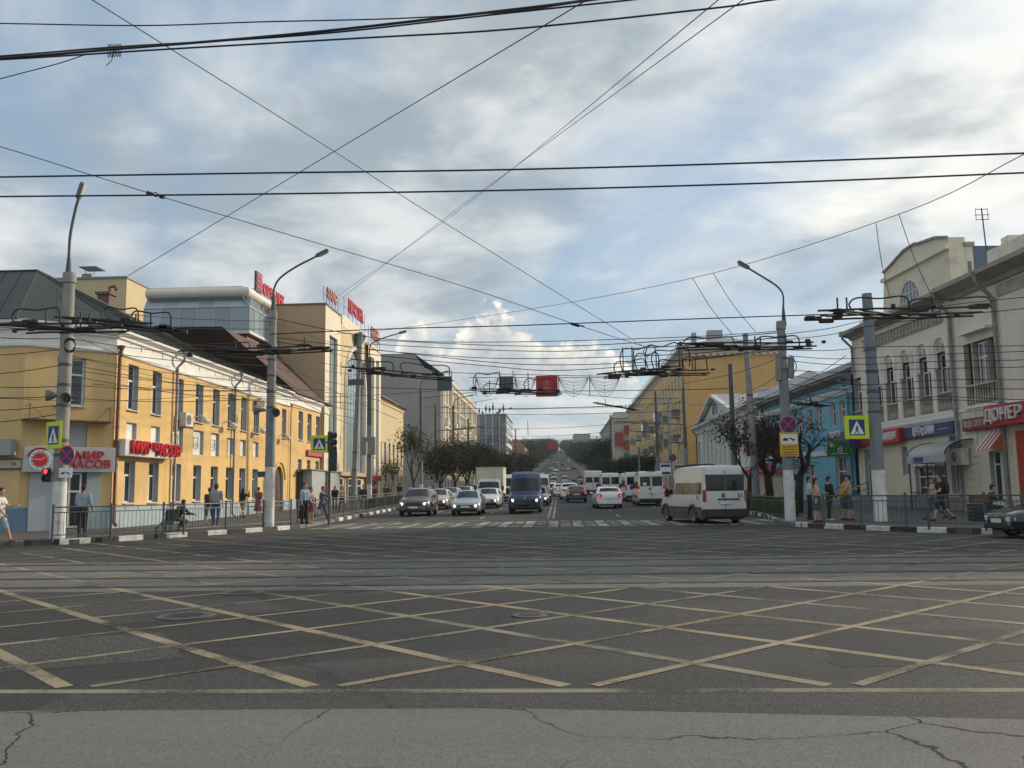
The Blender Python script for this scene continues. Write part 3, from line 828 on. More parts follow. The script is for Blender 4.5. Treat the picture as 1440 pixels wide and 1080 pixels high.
sweep(pathA, [(-.3, Z0 + VF), (.06, Z0 + VF), (.10, Z0 + VF + .05), (.10, Z0 + VF + .16), (.05, Z0 + VF + .2), (.05, Z0 + VT - .42), (.18, Z0 + VT - .36), (.18, Z0 + VT - .26), (.42, Z0 + VT - .12), (.42, Z0 + VT), (-.3, Z0 + VT)]).build('frieze', M_YELW, yb)
mb = MB()
for k in range(12):                                    # shallow frames on the frieze
    u = 1.2 + k * 2.25
    for s in ((u, u + 1.1, VF + .72, VF + .75), (u + 1.07, u + 1.1, VF + .45, VF + .72), (u, u + .03, VF + .62, VF + .72)): fbox(FA, *s, .05, .075, mb)
mb.build('frieze_moulding', mat('grey frieze line', (.42, .42, .40), .8), yb)
sweep([FA.p(ub + .01, 0), FA.p(LA, 0)], [(-.3, Z0 + VW + .15), (.08, Z0 + VW + .15), (.08, Z0 + VW + .55), (.3, Z0 + VW + .75), (.3, Z0 + VW + .92), (-.3, Z0 + VW + .92)]).build('frieze', M_YELW, yb)
# plinth, with gaps at doors
prof = [(-.2, Z0 - .1), (.05, Z0 - .1), (.05, Z0 + .92), (0, Z0 + .97), (-.2, Z0 + .97)]
sweep([FX.p(0, 0), FX.p(LX, 0), FC.p(.35, 0)], prof).build('plinth', M_BASE2, yb)
sweep([FC.p(LC - .45, 0), FC.p(LC, 0), FA.p(arch[0] - .02, 0)], prof).build('plinth', M_BASE, yb)
sweep([FA.p(arch[1] + .02, 0), FA.p(LA, 0)], prof).build('plinth', M_BASE, yb)
# watch shop corner entrance: grey cladding with a glazed door
fbox(FC, .36, LC - .46, 0, 2.68, .02, .16).build('shopfront_cladding', mat('light grey cladding', (.42, .46, .48), .5, .06, 1), yb)
fbox(FC, .36 + .95, LC - 1.05, .05, 2.5, .162, .18).build('doorway', mat('doorway dark', (.02, .02, .022), .3), yb)
window(FC, LC * .52, .08, .95, 2.3, yb, 'cross', -.12, None, 0)
fbox(FC, -.05, LC * .93, vch0 + .05, vch0 + .12, .02, .75).build('ledge', mat('rusty ledge', (.19, .10, .06), .8, .3, 4), yb)
mb = MB()
for uu in (.1, LC * .9):
    mb.tube([FC.p(uu, vch0 + .12, .7), FC.p(uu, vch0 + .75, .7)], .02, 5); mb.tube([FC.p(uu, vch0 + .12, .7), FC.p(uu + (.6 if uu < 1 else -.6), vch0 + .12, .7), FC.p(uu, vch0 + .7, .7), FC.p(uu, vch0 + .7, .0)], .012, 4)
mb.build('ledge_bracket', mat('rusty ledge', (.19, .10, .06)), yb)
downpipe(FA, .12, 0, VF + .2, yb, .14, .085, M_PIPEB, .05)
for p_ in (237, 322): downpipe(FA, uA(p_) + .25, 0, VT - .25, yb, .16, .075, M_PIPE, .35)
downpipe(FA, uA(405), 0, VF, yb, .13, .04, M_PIPEB, .05)
# roofs
A_ = Vector((-26.2, YA + 4.6, 12.9)); B_ = Vector((-25.6, 58.5, 11.9))
ze = Z0 + VT + .01; of = .48
e1 = Vector((-62, CY0 - of, ze)); e2 = Vector((CX0 - .2, CY0 - of, ze)); e3 = Vector((XF + of, YA + .2, ze)); e4 = Vector((XF + of, FA.p(ub, 0).y, ze)); e5 = Vector((-33, e4.y, ze))
mb = MB(); mb.add([e1, e2, A_, Vector((-62, A_.y, A_.z))], [(0, 1, 2, 3)]); mb.add([e2, e3, A_], [(0, 1, 2)]); mb.add([e3, e4, B_, A_], [(0, 1, 2, 3)]); mb.add([e4, e5, B_], [(0, 1, 2)])
mb.add([Vector((-62, A_.y, A_.z)), A_, B_, Vector((-33, e4.y, ze)), Vector((-62, e4.y, ze))], [(0, 1, 2, 3, 4)])
rf = mb.build('roof', M_GROOF, yb)
mb = MB()
def seams(a, b_, c, d, n):
    for k in range(1, n): t = k / n; mb.tube([Vector(a).lerp(b_, t) + Vector((0, 0, .02)), Vector(d).lerp(c, t) + Vector((0, 0, .02))], .025, 4)
seams(e1, e2, A_, Vector((-62, A_.y, A_.z)), 44); seams(e3, e4, B_, A_, 34)
mb.tube([Vector((-62, A_.y, A_.z + .03)), A_ + Vector((0, 0, .03)), B_ + Vector((0, 0, .03))], .06, 6); mb.tube([e2, A_], .05, 5); mb.tube([e3, A_], .05, 5)
mb.build('roof_seam', M_GROOF, rf)
mb = MB(); cpt = P(149, 425, 50); mb.box(cpt.x - .35, cpt.y - .35, cpt.z - 1.2, cpt.x + .35, cpt.y + .35, cpt.z + .4); mb.box(cpt.x - .45, cpt.y - .45, cpt.z + .4, cpt.x + .45, cpt.y + .45, cpt.z + .55)
mb.tube([cpt + Vector((.2, 0, .55)), cpt + Vector((.2, 0, .9)), cpt + Vector((.5, 0, .95)), cpt + Vector((.6, 0, .7))], .1, 6); mb.build('chimney', mat('old brick', (.17, .12, .09), .9, .3, 5), rf)
bz = ze - .02; ya_, yb_ = e4.y - 3.5, FA.p(LA, 0).y + .15
mb = MB(); mb.add([(XF + .45, ya_ + 4, bz), (XF + .45, yb_, bz), (-23.4, yb_, 13.2), (-23.4, ya_, 13.2)], [(0, 1, 2, 3)]); mb.add([(-23.4, ya_, 13.2), (-23.4, yb_, 13.2), (-33, yb_, 13.4), (-33, ya_, 13.4)], [(0, 1, 2, 3)])
mb.add([(XF + .45, ya_ + 4, bz), (-23.4, ya_, 13.2), (-33, ya_, 13.4), (-33, ya_ + 4, bz)], [(0, 1, 2, 3)]); mb.add([(XF + .45, yb_, bz), (-33, yb_, bz), (-33, yb_, 13.4), (-23.4, yb_, 13.2)], [(0, 1, 2, 3)])
mb.build('roof', M_BROOF, yb)
mb = MB(); mb.slab([(-62, CY0 + .4), (CX0 + .15, CY0 + .4), (XF - .45, YA + .3), (XF - .45, yb_ - .3), (-62, yb_ - .3)], .1, ze - .1); mb.build('inner_wall', M_DARK, yb)
# signs of the corner building
M_SGN = mat('pale grey sign panel', (.50, .52, .52), .5, .05, 1)
s0, s1 = FC.px(52)[0] + .1, FC.px(152)[0]
vb0, vb1 = FC.px(120, 664, .5)[1], FC.px(120, 629, .5)[1]
M_RLET = mat('red acrylic letter', (.60, .012, .025), .35)
sg = sign_board(FC, .02, LC - .02, vb0, vb1, .17, M_SGN, 'grey fascia sign with red letters and clock emblem over corner door', 'corner_sign',
    [('МИР', LC * .70, vb1 - .36, .46, 1.15, .08), ('ЧАСОВ', LC * .70, vb0 + .33, .46, 1.1, .08)], M_RLET, .35)
c_ = FC.M(LC * .17, (vb0 + vb1) / 2 - .02, .53)
mb = MB(); mb.ring(.36, .42, -.02, 0, (0, 0, 0), c_, 28, 'Y')
for k in range(12):
    a = k * math.pi / 6; mb.box(-.018, -.03, .30, .018, -.012, .40, c_ @ Matrix.Rotation(a, 4, 'Y'))
mb.build('clock_ring', M_WHITE, sg)
mb = MB(); mb.lathe([(.27, -.03), (.27, -.005)], (0, 0, 0), c_, 24, 'Y'); mb.build('clock_face', M_RLET, sg)
mb = MB(); mb.prism([(.50 * math.cos(a), .50 * math.sin(a)) for a in np.linspace(R(60), R(165), 12)] + [(.43 * math.cos(a), .43 * math.sin(a)) for a in np.linspace(R(165), R(60), 12)], c_ @ Matrix.Translation((0, -.03, 0)), .025); mb.build('clock_arc', mat('dark red acrylic', (.26, .012, .03), .4), sg)
mb = MB(); mb.box(-.012, -.045, 0, .012, -.032, .2, c_ @ Matrix.Rotation(R(60), 4, 'Y')); mb.box(-.012, -.045, 0, .012, -.032, .24, c_ @ Matrix.Rotation(R(-85), 4, 'Y')); mb.build('clock_hand', M_WHITE, sg)
su0, su1 = .02, uA(231)
sv0, sv1 = FA.px(190, 643)[1], FA.px(190, 624)[1]
sign_board(FA, su0 + .2, su1, sv0, sv1 + .12, .06, mat('white sign panel', (.66, .66, .63), .5, .05, 1), 'long pale fascia sign reading МИР ЧАСОВ above ground floor windows', 'fascia_sign',
    [('МИР ЧАСОВ', (uA(172) + uA(229)) / 2 + .05, (sv0 + sv1) / 2 + .05, .80, 1.05, .14)], M_RLET, .42)
gx0, gx1 = FX.px(-60)[0], FX.px(52)[0] - .5
sign_board(FX, LX - 7.5, LX - .1, FX.px(20, 641)[1], FX.px(20, 618)[1], .12, mat('blue grey sign panel', (.30, .34, .36), .45, .05, 1), 'blue grey fascia sign with pale letters above the cross street wall', 'fascia_sign', [('МАГАЗИН', LX - 2.45, (FX.px(10, 629))[1], .42, 1.1, .03)], mat('pale letter', (.50, .53, .55), .5), .4)
pt = FX.px(28, 648)
sign_board(FX, LX - 3.6, pt[0] + .1, pt[1] - .30, pt[1] + .05, .04, mat('cream plate', (.52, .50, .40), .5), 'cream house number plate with dark edge under grey fascia', 'house_plate', [('62', pt[0] - .2, pt[1] - .125, .2, 1.0, .01)], M_DARK, .03, 'house plate', mat('plate edge', (.05, .05, .04), .5))
air_conditioner(FA, uA(251), FA.px(251, 600)[1], 'air conditioner box mounted on yellow wall between upper and lower windows', 1.0, .72)
air_conditioner(FA, uA(358), FA.px(358, 574)[1], 'air conditioner high on yellow wall beside the concrete lamp pole')
def floodlight(F, u, v, label):
    t = thing('floodlight', label, 'floodlight', F.p(u, v, .05), 'floodlights on the yellow wall')
    MB().tube([F.p(u, v + .15, 0), F.p(u, v + .25, .25), F.p(u + .05, v + .1, .55)], .03, 6).build('arm', M_SILL, t)
    mb = MB(); mb.bbox(-.28, -.16, -.2, .28, .16, .05, .04, F.M(u, v, .62) @ Matrix.Rotation(R(35), 4, 'X')); mb.build('lamp_head', mat('pale lamp head', (.55, .54, .50), .45), t)
for p_, q_, lb in ((272, 590, 'pale floodlight beside the wall air conditioner on yellow facade'), (313, 597, 'pale floodlight on yellow facade next to grey downpipe'), (356, 605, 'pale floodlight on yellow facade below the high air conditioner'), (393, 615, 'pale floodlight above the arched gateway')):
    floodlight(FA, uA(p_), FA.px(p_, q_)[1], lb)
# the wing's doorways: grey porches with posters
for p0_, p1_, hh, lb in ((416, 440, 3.1, 'grey metal porch with open dark doorway against yellow wing'), (441, 462, 3.05, 'grey metal porch carrying a pink poster against yellow wing')):
    a, b_ = uA(p0_), uA(p1_)
    t = thing('entrance_porch', lb, 'porch', FA.p((a + b_) / 2, 0, .6))
    fbox(FA, a + .7, b_ - .1, 0, hh, .05, 1.0, None, .02).build('side_panel', mat('porch grey', (.40, .43, .44), .5, .08, 2), t)
    fbox(FA, a + .1, a + .68, 0, hh - .1, .05, .3).build('doorway', mat('doorway dark', (.02, .02, .022)), t)
    fbox(FA, a + .05, b_ - .05, hh, hh + .08, .05, 1.1).build('porch_roof', M_GREYMET, t)
q = FA.px(461)[0] - 1.1
FP = Fr(FA.p(uA(441) + .7, 0, 1.0) + Vector((0, 0, 0)), (0, -1, 0))
sign_board(FP, -.85, -.12, 1.15, 2.3, .003, mat('pink poster', (.60, .06, .14), .5), 'pink poster with white writing stuck to the grey porch', 'poster', [('—' * 3, -.48, 2.1 - k * .17, .15, .9, .006) for k in range(5)], M_WHITE, .02, 'poster')
q0, q1 = FA.px(430, 641), FA.px(455, 632)
sign_board(FA, q0[0], q1[0] - .3, q0[1] + .02, q0[1] + .5, .1, mat('pink fascia', (.55, .05, .12), .5), 'narrow pink fascia board above the grey porches', 'fascia_sign', None, None, .1)

# ------------------------------------------------------------------ behind it: beige block and glass bank storey
M_TAN = mat('shaded tan render', (.50, .36, .215), .9, .06, .3, .1, 40, streak=.1)  # tower's side turned from the sun: its shade is put into the colour
M_TANL = mat('light cream render', (.76, .69, .54), .9, .06, .3, .1, 40, streak=.1)  # also the tower's street side, with its sunlight put into the colour
M_BEIGE = mat('beige render', (.62, .50, .30), .9, .06, .3, streak=.1)
bb = thing('beige_block', 'plain beige block rising behind the green roof', 'building', (-40, 75, 0))
zb = P(150, 392, 72).z; x1 = P(178, 400, 72).x
MB().box(x1 - 11, 72, .1, x1, 76.5, zb).build('wall', M_BEIGE, bb)
MB().box(x1 - 11.1, 71.9, zb, x1 + .1, 76.6, zb + .18).build('parapet', M_GREYMET, bb)
mb = MB(); vp = P(128, 392, 73); mb.box(vp.x - .55, 72.5, zb + .18, vp.x + .3, 73.6, zb + .62)
mb.box(vp.x - .75, 72.3, zb + 1.15, vp.x + .85, 73.9, zb + 1.22)
for a in (-.5, .25): mb.tube([(vp.x + a, 73, zb + .6), (vp.x + a, 73, zb + 1.16)], .03, 5)
mb.build('roof_vent', M_GREYMET, bb)
gb = thing('bank_storey', 'glazed bank storey with rounded cream cornice above brown roof', 'building', (-27, 70, 0))
GX = -23.4; GY = YX(345, GX); gz0, gz1 = P(345, 466, GY).z, P(345, 401, GY).z
gx0 = P(203, 430, GY).x; GYe = 78.2
gz2, gz3 = P(345, 431, GY).z, P(345, 416, GY).z
MB().box(gx0 + .3, GY + .35, gz0 - 1.6, GX - .35, GYe, gz3 + .2).build('core', mat('bank core', (.10, .12, .13), .6), gb)
def glassrun(F, L, n):
    w = L / n
    for i in range(n):
        mb = MB(); mb.quad(F.p(i * w + .04, gz0 + .12), F.p((i + 1) * w - .04, gz0 + .12), F.p((i + 1) * w - .04, gz2 - .04), F.p(i * w + .04, gz2 - .04)); mb.build('pane', M_GLASSB, gb)
        mb = MB(); mb.quad(F.p(i * w + .04, gz2 + .04), F.p((i + 1) * w - .04, gz2 + .04), F.p((i + 1) * w - .04, gz3, -.55), F.p(i * w + .04, gz3, -.55)); mb.build('pane', M_GLASSB, gb)
    mb = MB()
    for i in range(n + 1): mb.tube([F.p(i * w, gz0), F.p(i * w, gz2), F.p(i * w, gz3, -.55)], .05, 5)
    for v in (gz0 + .05, gz2): mb.tube([F.p(0, v, .02), F.p(L, v, .02)], .05, 5)
    mb.build('mullion', mat('aluminium mullion', (.42, .44, .45), .4, metal=.5), gb)
glassrun(Fr((gx0, GY, 0), (0, -1, 0)), GX - gx0, 6)
glassrun(Fr((GX, GY, 0), (1, 0, 0)), GYe - GY, 11)
pth = [(gx0, GY), (GX, GY), (GX, GYe)]
prof = [(-.9, gz3 - .02)] + [(-.55 + .5 * math.sin(a), (gz3 + gz1) / 2 - (gz1 - gz3) / 2 * math.cos(a)) for a in np.linspace(.15, 2.6, 9)] + [(-.75, gz1 - .02), (-.75, gz1 + .14), (-1.0, gz1 + .14)]
sweep(pth, prof).build('cornice', mat('cream cornice', (.70, .66, .54), .6, .05, 1), gb)
sweep(pth, [(-.6, gz0 - .16), (.1, gz0 - .16), (.1, gz0 + .02), (-.6, gz0 + .02)]).build('ledge', mat('pale ledge', (.6, .6, .58), .6), gb)
sweep(pth, [(-.6, gz0 - 1.7), (-.05, gz0 - 1.7), (-.3, gz0 - .17), (-.6, gz0 - .17)]).build('apron', M_BROOF, gb)
MB().box(gx0 + .8, GY + .8, gz1 - .3, GX - .7, GYe, gz1 + .05).build('roof', M_GREYMET, gb)
FG = Fr((GX - .7, GY, 0), (1, 0, 0))
q0, q1 = FG.px(364, 400), FG.px(400, 425)
bs = thing('roof_sign', 'red letters ФОРАБАНК standing on the cream cornice', 'sign', FG.p(q0[0], gz1, 0))
text('ФОРАБАНК', 1.3, .12, FG.M((q0[0] + q1[0]) / 2, gz1 + .85, 0), M_RLET, bs, 'lettering', fit=(q1[0] - q0[0]) * .96)
mb = MB()
for k in range(9): u = q0[0] + (q1[0] - q0[0]) * k / 8; mb.tube([FG.p(u, gz1 + .1, -.1), FG.p(u, gz1 + 1.4, -.1)], .03, 4)
mb.tube([FG.p(q0[0], gz1 + .5, -.1), FG.p(q1[0], gz1 + .5, -.1)], .03, 4); mb.build('sign_frame', M_GREYMET, bs)
qe = FG.px(353)[0], FG.px(361.5)[0]
be = thing('roof_emblem', 'blue square emblem board with red wavy stripes on the cornice', 'sign', FG.p(qe[0], gz1, 0))
fbox(FG, qe[0], qe[1], gz1 + .35, gz1 + 1.95, -.1, .08).build('panel', mat('dark blue board', (.04, .055, .10), .4), be)
mb = MB()
for k in range(3):
    z = gz1 + .6 + k * .45; uu = np.linspace(qe[0] + .15, qe[1] - .15, 8)
    top_ = [(u, z + .22 + .10 * math.sin((u - qe[0]) * 4)) for u in uu]; bot = [(u, z - .05 + .10 * math.sin((u - qe[0]) * 4)) for u in uu[::-1]]
    mb.prism(top_ + bot, FG.M(0, 0, .12), .035)
mb.build('emblem_stripe', M_RLET, be)
mb = MB(); mb.tube([FG.p(qe[0] + .3, gz1 + .1, 0), FG.p(qe[0] + .3, gz1 + .5, 0)], .04, 4); mb.tube([FG.p(qe[0] + .2, gz1 + .6, -.1), FG.p(qe[0] - .2, gz1 + .1, -1)], .025, 4); mb.build('sign_frame', M_GREYMET, be)
# ------------------------------------------------------------------ left: tan tower, arched section, pale tower
XT = -19.3
tw = thing('tan_tower', 'tan tower with tall narrow glass strip facing the street', 'building', (-21, 80, 0))
TY0, TY1 = YX(455, XT), YX(477, XT)
tz = P(455, 428, TY0).z
txl = P(401, 440, TY0).x
FT = Fr((XT, TY0, .15), (1, 0, 0)); LT = TY1 - TY0
FTn = Fr((txl - 3, TY0, .15), (0, -1, 0))
ua, ub_ = FT.px(461)[0], FT.px(472.5)[0]
wall(FT, LT, 0, tz - .15, [(ua, ub_, 3.2, FT.px(463, 470)[1])], .3, (M_TANL, M_TANL), tw)
window(FT, (ua + ub_) / 2, 3.2, ub_ - ua - .01, FT.px(463, 470)[1] - 3.21, tw, 'grid', .3, M_GREYMET, 0, M_GLASSB)
wall(FTn, XT - txl + 3, 0, tz - .15, [], .1, (M_TAN, M_TAN), tw)
MB().box(txl - 3, TY0 + .02, tz - .06, XT - .02, TY1, tz).build('roof', M_GREYMET, tw)
sweep([(txl - 3, TY0), (XT, TY0), (XT, TY1)], [(-.2, tz - .02), (.09, tz - .02), (.09, tz + .12), (-.2, tz + .12)]).build('parapet', mat('brown flashing', (.17, .08, .05), .5), tw)
MB().box(txl - 3, TY1 - .1, .1, XT - .05, TY1, tz - .1).build('back_wall', M_TAN, tw)
def roof_letters(F, u0, u1, v, h, s, m, label, sx=1.0, tilt=0):
    t = thing('roof_sign', label, 'sign', F.p(u0, v, 0)); text(s, h, .12, F.M((u0 + u1) / 2, v + h * .62, 0), m, t, 'lettering', sx=sx)
    mb = MB()
    for k in range(6): u = u0 + (u1 - u0) * k / 5; mb.tube([F.p(u, v, -.1), F.p(u, v + h, -.1)], .03, 4)
    mb.tube([F.p(u0, v + h * .5, -.1), F.p(u1, v + h * .5, -.1)], .03, 4); mb.build('sign_frame', M_GREYMET, t)
    return t
M_FLET = mat('faded red letter', (.52, .16, .15), .5)
roof_letters(FT, FT.px(453)[0] + .1, FT.px(475)[0] - .2, tz + .12, 1.25, 'ХАУС', M_FLET, 'faded red letters standing on the tan tower parapet', 1.0)
ab = thing('arched_bank', 'cream bank house with tall glazed arch between two towers', 'building', (-20.5, 88, 0))
AY0, AY1 = TY1 + .03, YX(517, XT)
FAr = Fr((XT - .35, AY0, .15), (1, 0, 0)); LAr = AY1 - AY0
az_ = FAr.px(488, 462)[1]
uc, wr_ = LAr * .62, LAr * .34
zs = az_ - 1.6 - wr_
wall(FAr, LAr, 0, az_, [(uc - wr_, uc + wr_, 3.3, zs + wr_)] + [(LAr * .08, LAr * .08 + .8, v, v + 1.3) for v in (5.2, 9.0, 11.9)], .35, (M_BEIGE, M_TANL), ab)
for v in (5.2, 9.0, 11.9): window(FAr, LAr * .08 + .4, v, .79, 1.29, ab, 'pvc', .3, None, .2)
mb = MB(); mb.prism([(uc - wr_, zs)] + arc((uc, zs), wr_, math.pi, math.pi / 2, 10)[1:] + [(uc - wr_, zs + wr_)], FAr.M(0, 0, 0), .3); mb.prism(arc((uc, zs), wr_, math.pi / 2, 0, 10) + [(uc + wr_, zs + wr_)], FAr.M(0, 0, 0), .3); mb.build('arch_spandrel', M_BEIGE, ab)
window(FAr, uc, 3.3, 2 * wr_ - .02, zs + wr_ - 3.32, ab, 'grid', .3, M_GREYMET, 0, M_GLASSB)
mb = MB(); mb.tube([FAr.p(x, z, .06) for x, z in [(uc - wr_ - .2, 3.3)] + arc((uc, zs), wr_ + .2, math.pi, 0, 18) + [(uc + wr_ + .2, 3.3)]], .22, 6); mb.build('arch_moulding', mat('white moulding', (.74, .73, .68), .7), ab)
mb = MB(); a = FAr.p(uc, zs + wr_ + .9, .1); mb.add([FAr.p(uc - .9, zs + wr_ + 1.6, .1), FAr.p(uc + .9, zs + wr_ + 1.6, .1), FAr.p(uc, zs + wr_ - .3, .25), FAr.p(uc - .9, zs + wr_ + 1.6, .9), FAr.p(uc + .9, zs + wr_ + 1.6, .9)], [(0, 1, 2), (0, 3, 4, 1), (0, 2, 3), (3, 2, 4), (1, 4, 2)]); mb.build('keystone_lantern', mat('bronze', (.10, .10, .06), .5, metal=.4), ab)
MB().box(-33, AY0, az_ - .1, XT - .37, AY1, az_ + .1).build('roof', M_GREYMET, ab)
fbox(FAr, LAr * .2, LAr * .95, az_, az_ + 1.1, -.5, -.1).build('parapet', M_TANL, ab)
fbox(FAr, 0, LAr, 2.9, 3.25, .0, .5).build('canopy', M_TAN, ab)
for k in range(3): window(FAr, 1.2 + k * LAr * .32, .1, 1.7, 2.6, ab, 'shop', -.08, None, 0)
roof_letters(FAr, LAr * .25, LAr * 1.02, az_ + 1.1, 1.8, 'ПЕРСОНА', M_RLET, 'bright red letters on posts above the glazed arch', .72)
pt_ = thing('pale_tower', 'pale tower with glass strips next to the arched bank', 'building', (-20.5, 97, 0))
PY0, PY1 = AY1 + .03, YX(535, XT)
FPt = Fr((XT, PY0, .15), (1, 0, 0)); LP = PY1 - PY0; pz = FPt.px(520, 484)[1]
wall(FPt, LP, 0, pz, [(LP * .22, LP * .45, 2.8, pz - 1.2), (LP * .6, LP * .85, 2.8, pz - 1.2), (LP * .2, LP * .8, .1, 2.5)], .3, (M_TANL, M_TANL), pt_)
for a, b_ in ((.22, .45), (.6, .85)): window(FPt, LP * (a + b_) / 2, 2.8, LP * (b_ - a) - .01, pz - 4.02, pt_, 'grid', .3, M_PVC, 0, M_GLASSB)
window(FPt, LP * .5, .1, LP * .6 - .01, 2.39, pt_, 'shop', .3, None, 0)
fbox(FPt, LP * .18, LP * .82, 2.55, 3.1, .02, .35).build('fascia', mat('red fascia', (.45, .03, .035), .5), pt_)
MB().box(-33, PY0, .1, XT - .32, PY1, pz).build('core', M_TAN, pt_)
MB().box(-33.05, PY0 - .05, pz + .004, XT + .1, PY1 + .05, pz + .25).build('parapet', M_TANL, pt_)
roof_letters(FPt, LP * .05, LP * .95, pz + .25, 1.7, 'БАНК', M_FLET, 'faded red letters on the pale tower beside the grey gable', .8)
# ------------------------------------------------------------------ low tan house with brown roof
def plain_house(name, label, X, y0, y1, h, mats, wins, roof=None, parent=None, side=-1, base=0, xb=None, nf=2, sill=.15, style='pvc'):
    t = thing(name, label, 'building', (X + side * 5, (y0 + y1) / 2, base))
    F = Fr((X, y0, base), (1, 0, 0)) if side < 0 else Fr((X, y1, base), (-1, 0, 0))
    facade_windows(F, y1 - y0, 0, h, wins, .22, mats, t, style, None, sill)
    xb = xb if xb is not None else X + side * 13
    MB().box(min(xb, X + side * .25), y0, base - .5, max(xb, X + side * .25), y1, base + h - .01).build('wall', mats[0], t)
    return t, F
LY0, LY1 = PY1 + .1, YX(567, XF)
hz_ = PX(551, 568, XF).z
n = 6; wl = []
for k in range(n):
    u = (LY1 - LY0) * (k + .5) / n; wl += [(u, 4.6, 1.1, 2.5), (u, 1.2, 1.2, 2.2)]
lt, FLt = plain_house('low_tan_house', 'low pale tan house with brown pitched roof before the grey gable', XF, LY0, LY1, hz_, (M_BEIGE, M_REV), wl)
sweep([(XF, LY0), (XF, LY1)], [(-.2, hz_ - .5), (.1, hz_ - .5), (.1, hz_ - .2), (.3, hz_), (-.2, hz_)]).build('cornice', M_BEIGE, lt)
mb = MB(); rz = hz_ + 4.6
mb.add([(XF + .5, LY0 - .2, hz_ + .01), (XF + .5, LY1 + .5, hz_ + .01), (-26.3, LY1 - 4, rz), (-26.3, LY0 - .2, rz), (-33, LY0 - .2, hz_ + .01), (-33, LY1 + .5, hz_ + .01)], [(0, 1, 2, 3), (1, 5, 2), (3, 2, 5, 4), (0, 3, 4)])
mb.build('roof', mat('red brown roof', (.17, .08, .06), .7, .25, .5), lt)
# ------------------------------------------------------------------ grey gable house with ornate front
GY0, GY1 = YX(620, XF), YX(668, XF)
M_GREYW = mat('bare grey render', (.33, .325, .31), .92, .1, .15, .1, 10, dirt=.12, dscale=.12, streak=.12)
M_ORN = mat('white ornate render', (.72, .66, .55), .9, .08, .5, dirt=.2, dscale=.4)
gh = P(620, 527, GY0).z
wl = []; n = 15; W = (GY1 - GY0) / n
for k in range(n):
    for fl in range(5): wl.append((W * (k + .5), 1.2 + fl * 3.9, W * .38, 2.3 if fl < 4 else 1.7))
gg, FGG = plain_house('ornate_house', 'tall house with blank grey gable and ornate whitish street front', XF, GY0, GY1, gh, (M_ORN, M_REV), wl, base=0)
mb = MB()
for k in range(n + 1): fbox(FGG, W * k - .28, W * k + .28, 4.6, gh - 1.2, .0, .30 if k % 3 else .55, mb)
for fl in range(1, 5): fbox(FGG, 0, W * n, .75 + fl * 3.9 - .1, .75 + fl * 3.9 + .1, .31, .42, mb)
mb.build('pilaster', M_ORN, gg)
mb = MB()
for k in range(0, n, 3):
    for fl in (1, 2, 3): fbox(FGG, W * (k + .5) - 1.1, W * (k + .5) + 1.1, .9 + fl * 3.9, 2.0 + fl * 3.9, .43, 1.2).build('balcony', M_ORN, gg)
sweep([(XF, GY0), (XF, GY1)], [(-.2, gh - 1.1), (.35, gh - 1.1), (.35, gh - .7), (.8, gh - .3), (.8, gh), (-.2, gh)]).build('cornice', M_ORN, gg)
ax, apz = P(553, 500, GY0).x, P(553, 498, GY0).z
mb = MB(); mb.add([(-40, GY0 - .03, 0), (XF + .02, GY0 - .03, 0), (XF + .02, GY0 - .03, gh), (P(597, 517, GY0).x, GY0 - .03, P(597, 517, GY0).z), (ax + 3.5, GY0 - .03, apz), (ax - 4, GY0 - .03, apz), (-40, GY0 - .03, gh)], [(0, 1, 2, 3, 4, 5, 6)]); mb.build('gable_wall', M_GREYW, gg)
mb = MB(); mb.add([(XF + .7, GY0 - .05, gh + .01), (XF + .7, GY1, gh + .01), (ax + 3.5, GY1, apz + .05), (ax + 3.5, GY0 - .05, apz + .05), (-40, GY0 - .05, gh), (-40, GY1, gh), (ax - 4, GY0 - .05, apz + .05), (ax - 4, GY1, apz + .05)], [(0, 1, 2, 3), (3, 2, 7, 6), (6, 7, 5, 4)]); mb.build('roof', M_GREYMET, gg)
MB().box(XF - 6, GY0 + 4, gh + .3, XF - 5, GY0 + 5.5, gh + 3).build('chimney', mat('old brick', (.17, .12, .09)), gg)
# ------------------------------------------------------------------ glass office block, pink house, more houses up the hill
M_OFF = mat('office glass', (.10, .13, .155), .12, spec=.9, rnd_obj=.35)
M_OFFW = mat('office grid', (.58, .60, .60), .7)
OY = 292; ob = zg(OY); ox0, ox1 = P(664, 600, OY).x, P(712, 600, OY).x; oz = P(712, 583, OY).z
of_ = thing('office_block', 'grey glass office block with pale grid and roof antennas', 'building', ((ox0 + ox1) / 2, OY, ob))
MB().box(ox0, OY + .3, ob - 1, ox1 - .3, OY + 40, oz - .1).build('wall', M_OFFW, of_)
FO = Fr((ox0, OY, ob), (0, -1, 0)); FO2 = Fr((ox1, OY, ob), (1, 0, 0)); rows, cols = 7, 5
hh = (oz - ob) / rows
for r_ in range(rows):
    for c in range(cols):
        w = (ox1 - ox0) / cols
        fbox(FO, c * w + .18, (c + 1) * w - .18, r_ * hh + .5, (r_ + 1) * hh - .18, -.28, -.06).build('pane', M_OFF, of_)
    fbox(FO, 0, ox1 - ox0, r_ * hh + .05, r_ * hh + .45, -.05, .1).build('spandrel', mat('blue spandrel', (.20, .24, .27), .4), of_)
    fbox(FO2, .5, 39, r_ * hh + 1.1, (r_ + 1) * hh - .5, -.28, .02).build('pane', M_OFF, of_)
mb = MB()
for c in range(cols + 1): fbox(FO, c * (ox1 - ox0) / cols - .12, c * (ox1 - ox0) / cols + .12, 0, oz - ob, -.02, .25, mb)
mb.build('mullion', M_OFFW, of_)
fbox(FO, -.3, ox1 - ox0 + .3, oz - ob, oz - ob + .35, -40, .35).build('roof', M_OFFW, of_)
